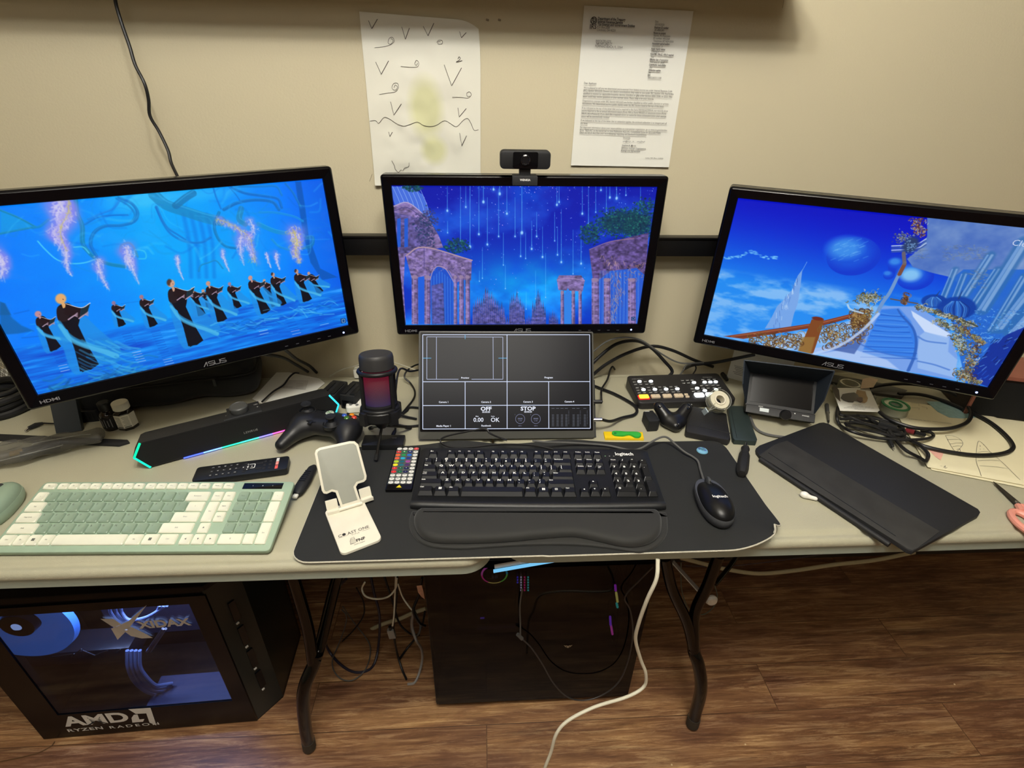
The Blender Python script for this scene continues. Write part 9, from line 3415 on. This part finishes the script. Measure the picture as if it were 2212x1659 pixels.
# tangle between the towers
TG = [
 ('dark blue-grey cable making the widest loop between the towers', .0034, mat('blue_black_cable', (38, 36, 52), .45), [(748, 1250), (712, 1290), (698, 1330), (698, 1370), (710, 1405), (735, 1435), (765, 1452), (795, 1448), (810, 1430), (818, 1390), (820, 1330), (808, 1280), (800, 1240)], -.30),
 ('thin brownish cable with a narrow loop between the towers', .0016, GCABLE, [(740, 1310), (765, 1345), (795, 1385), (800, 1410), (790, 1445), (765, 1468), (740, 1468), (722, 1450), (718, 1425), (730, 1395), (745, 1355), (748, 1330), (738, 1316)], -.26),
 ('thin white cable hooking just below the table edge', .0022, WCABLE, [(788, 1258), (782, 1272), (790, 1288), (815, 1294), (840, 1288), (855, 1270), (857, 1250)], -.36),
 ('white cable dropping down to a grey adapter', .0022, WCABLE, [(855, 1245), (853, 1290), (851, 1330), (848, 1352)], -.34),
 ('grey cable hanging in a long curve to the floor', .0034, mat('light_grey_cable', (140, 136, 132), .5), [(893, 1318), (890, 1350), (895, 1372), (900, 1385), (910, 1402), (912, 1425), (905, 1455), (895, 1475), (880, 1478)], -.36),
 ('grey cable forming a small loop next to the centre tower', .0028, GCABLE, [(893, 1315), (900, 1330), (908, 1350), (905, 1368), (896, 1374), (889, 1362), (888, 1335)], -.34),
 ('black cable hanging straight behind the grey adapter', .0030, CABLE, [(858, 1245), (856, 1300), (850, 1345), (852, 1380), (858, 1412), (868, 1445), (878, 1468)], -.33),
 ('black cable slanting from the table to the centre tower', .0028, CABLE, [(830, 1245), (848, 1300), (862, 1345), (885, 1368), (905, 1372)], -.31),
 ('black cable rising back from the low plug', .0030, CABLE, [(862, 1425), (880, 1400), (900, 1375), (912, 1350), (918, 1320)], -.275),
 ('pale cable slanting behind the small grey loop', .0020, WCABLE, [(860, 1262), (870, 1290), (885, 1312), (893, 1320)], -.35),
 ('thin black cable curving down near the folding leg', .0020, CABLE, [(770, 1270), (785, 1300), (785, 1330), (765, 1360), (740, 1385)], -.27),
 ('black cable hanging by the side of the centre tower', .0034, CABLE, [(912, 1248), (905, 1285), (893, 1318), (905, 1345), (918, 1352)], -.38),
]
for lb_, r_, mt_, pts_, y_ in TG:
 tag(MB().tube([WF(x, y, y_ + .012 * math.sin(i * 1.7)) for i, (x, y) in enumerate(pts_)], r_, 7).build('tangled_cable', mt_), lb_, 'cable')
a = WY(846, 1368, -.34)
ga = thing('cable_adapter', 'light grey cable adapter hanging between the two towers', 'adapter', Tr(*a) @ Ry(-.1))
MB().box(0, 0, 0, .017, .010, .032, b=.001).build('adapter_body', mat('light_grey_adapter', (150, 148, 142), .5), ga)
MB().tube([(0, 0, .016), (.001, 0, .028)], .0042, 8, sub=1).build('strain_relief', BLK, ga)
a = WY(878, 1468, -.345)
lp = thing('cable_plug', 'dark cable plug hanging lowest in the tangle between the towers', 'plug', Tr(*a) @ Ry(-.5))
MB().box(0, 0, 0, .018, .014, .034, b=.002).build('plug_body', GREYP, lp)
MB().box(.0, 0, -.022, .013, .010, .012, b=.001).build('plug_tip', BLK, lp)
pk = thing('crumpled_wrapper', 'crumpled pinkish wrapper wedged between cables and the centre tower', 'wrapper', Tr(*WY(909, 1278, -.40)))
rs = np.random.RandomState(2)
MB().add([(-.008, 0, .020), (.004, -.002, .024), (.006, 0, .0), (.008, -.004, -.022), (.0, 0, -.018), (-.006, -.003, .002), (-.001, .005, .006), (.002, .006, -.010)],
   [(0, 5, 2, 1), (5, 4, 3, 2), (0, 1, 6), (1, 2, 6), (2, 7, 6), (2, 3, 7), (3, 4, 7), (4, 5, 7), (5, 6, 7), (5, 0, 6)]).build('wrapper', mat('peach_wrapper', (214, 160, 130), .5, var=.3, vscale=120), pk, smooth=False)

# light blue edge with added glow, and white edge, between the two table ends
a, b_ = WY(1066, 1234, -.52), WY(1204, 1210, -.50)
ls = thing('blue_edge_strip', 'pale blue strip with added glow between the two table ends', 'light', frame((a + b_) / 2, (b_ - a), (0, 0, 1)))
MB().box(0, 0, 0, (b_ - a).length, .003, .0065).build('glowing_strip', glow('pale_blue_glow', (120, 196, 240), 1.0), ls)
MB().box(-.01, .0035, .008, (b_ - a).length * .8, .003, .008).build('white_edge', WHITEP, ls)

# brown lead on the floor
tag(MB().tube([P(118, 1602, .002), P(110, 1612, .002), P(85, 1625, .002), P(45, 1636, .002), P(0, 1645, .002), P(-30, 1652, .002)], .0013, 6).build('floor_lead', mat('brown_lead', (92, 66, 40), .5)), 'thin brown lead lying on the floor by the white-lettered tower', 'cable')
for i, (x, y) in enumerate(((1610, 1608), (2062, 1478), (1451, 1652))):
 q = P(x, y, .0012)
 tag(MB().lathe([(.0018, -.001), (.0022, 0), (.0012, .0012), (0, .0014)], 8, M=Tr(*q)).build('floor_crumb', mat('crumb_%d' % i, (214, 190, 150), .7)), ['pale crumb on the wood floor right of the table leg', 'tiny crumb on the wood floor farthest from the towers', 'small white crumb on the floor at the bottom below the leg'][i], 'crumb')
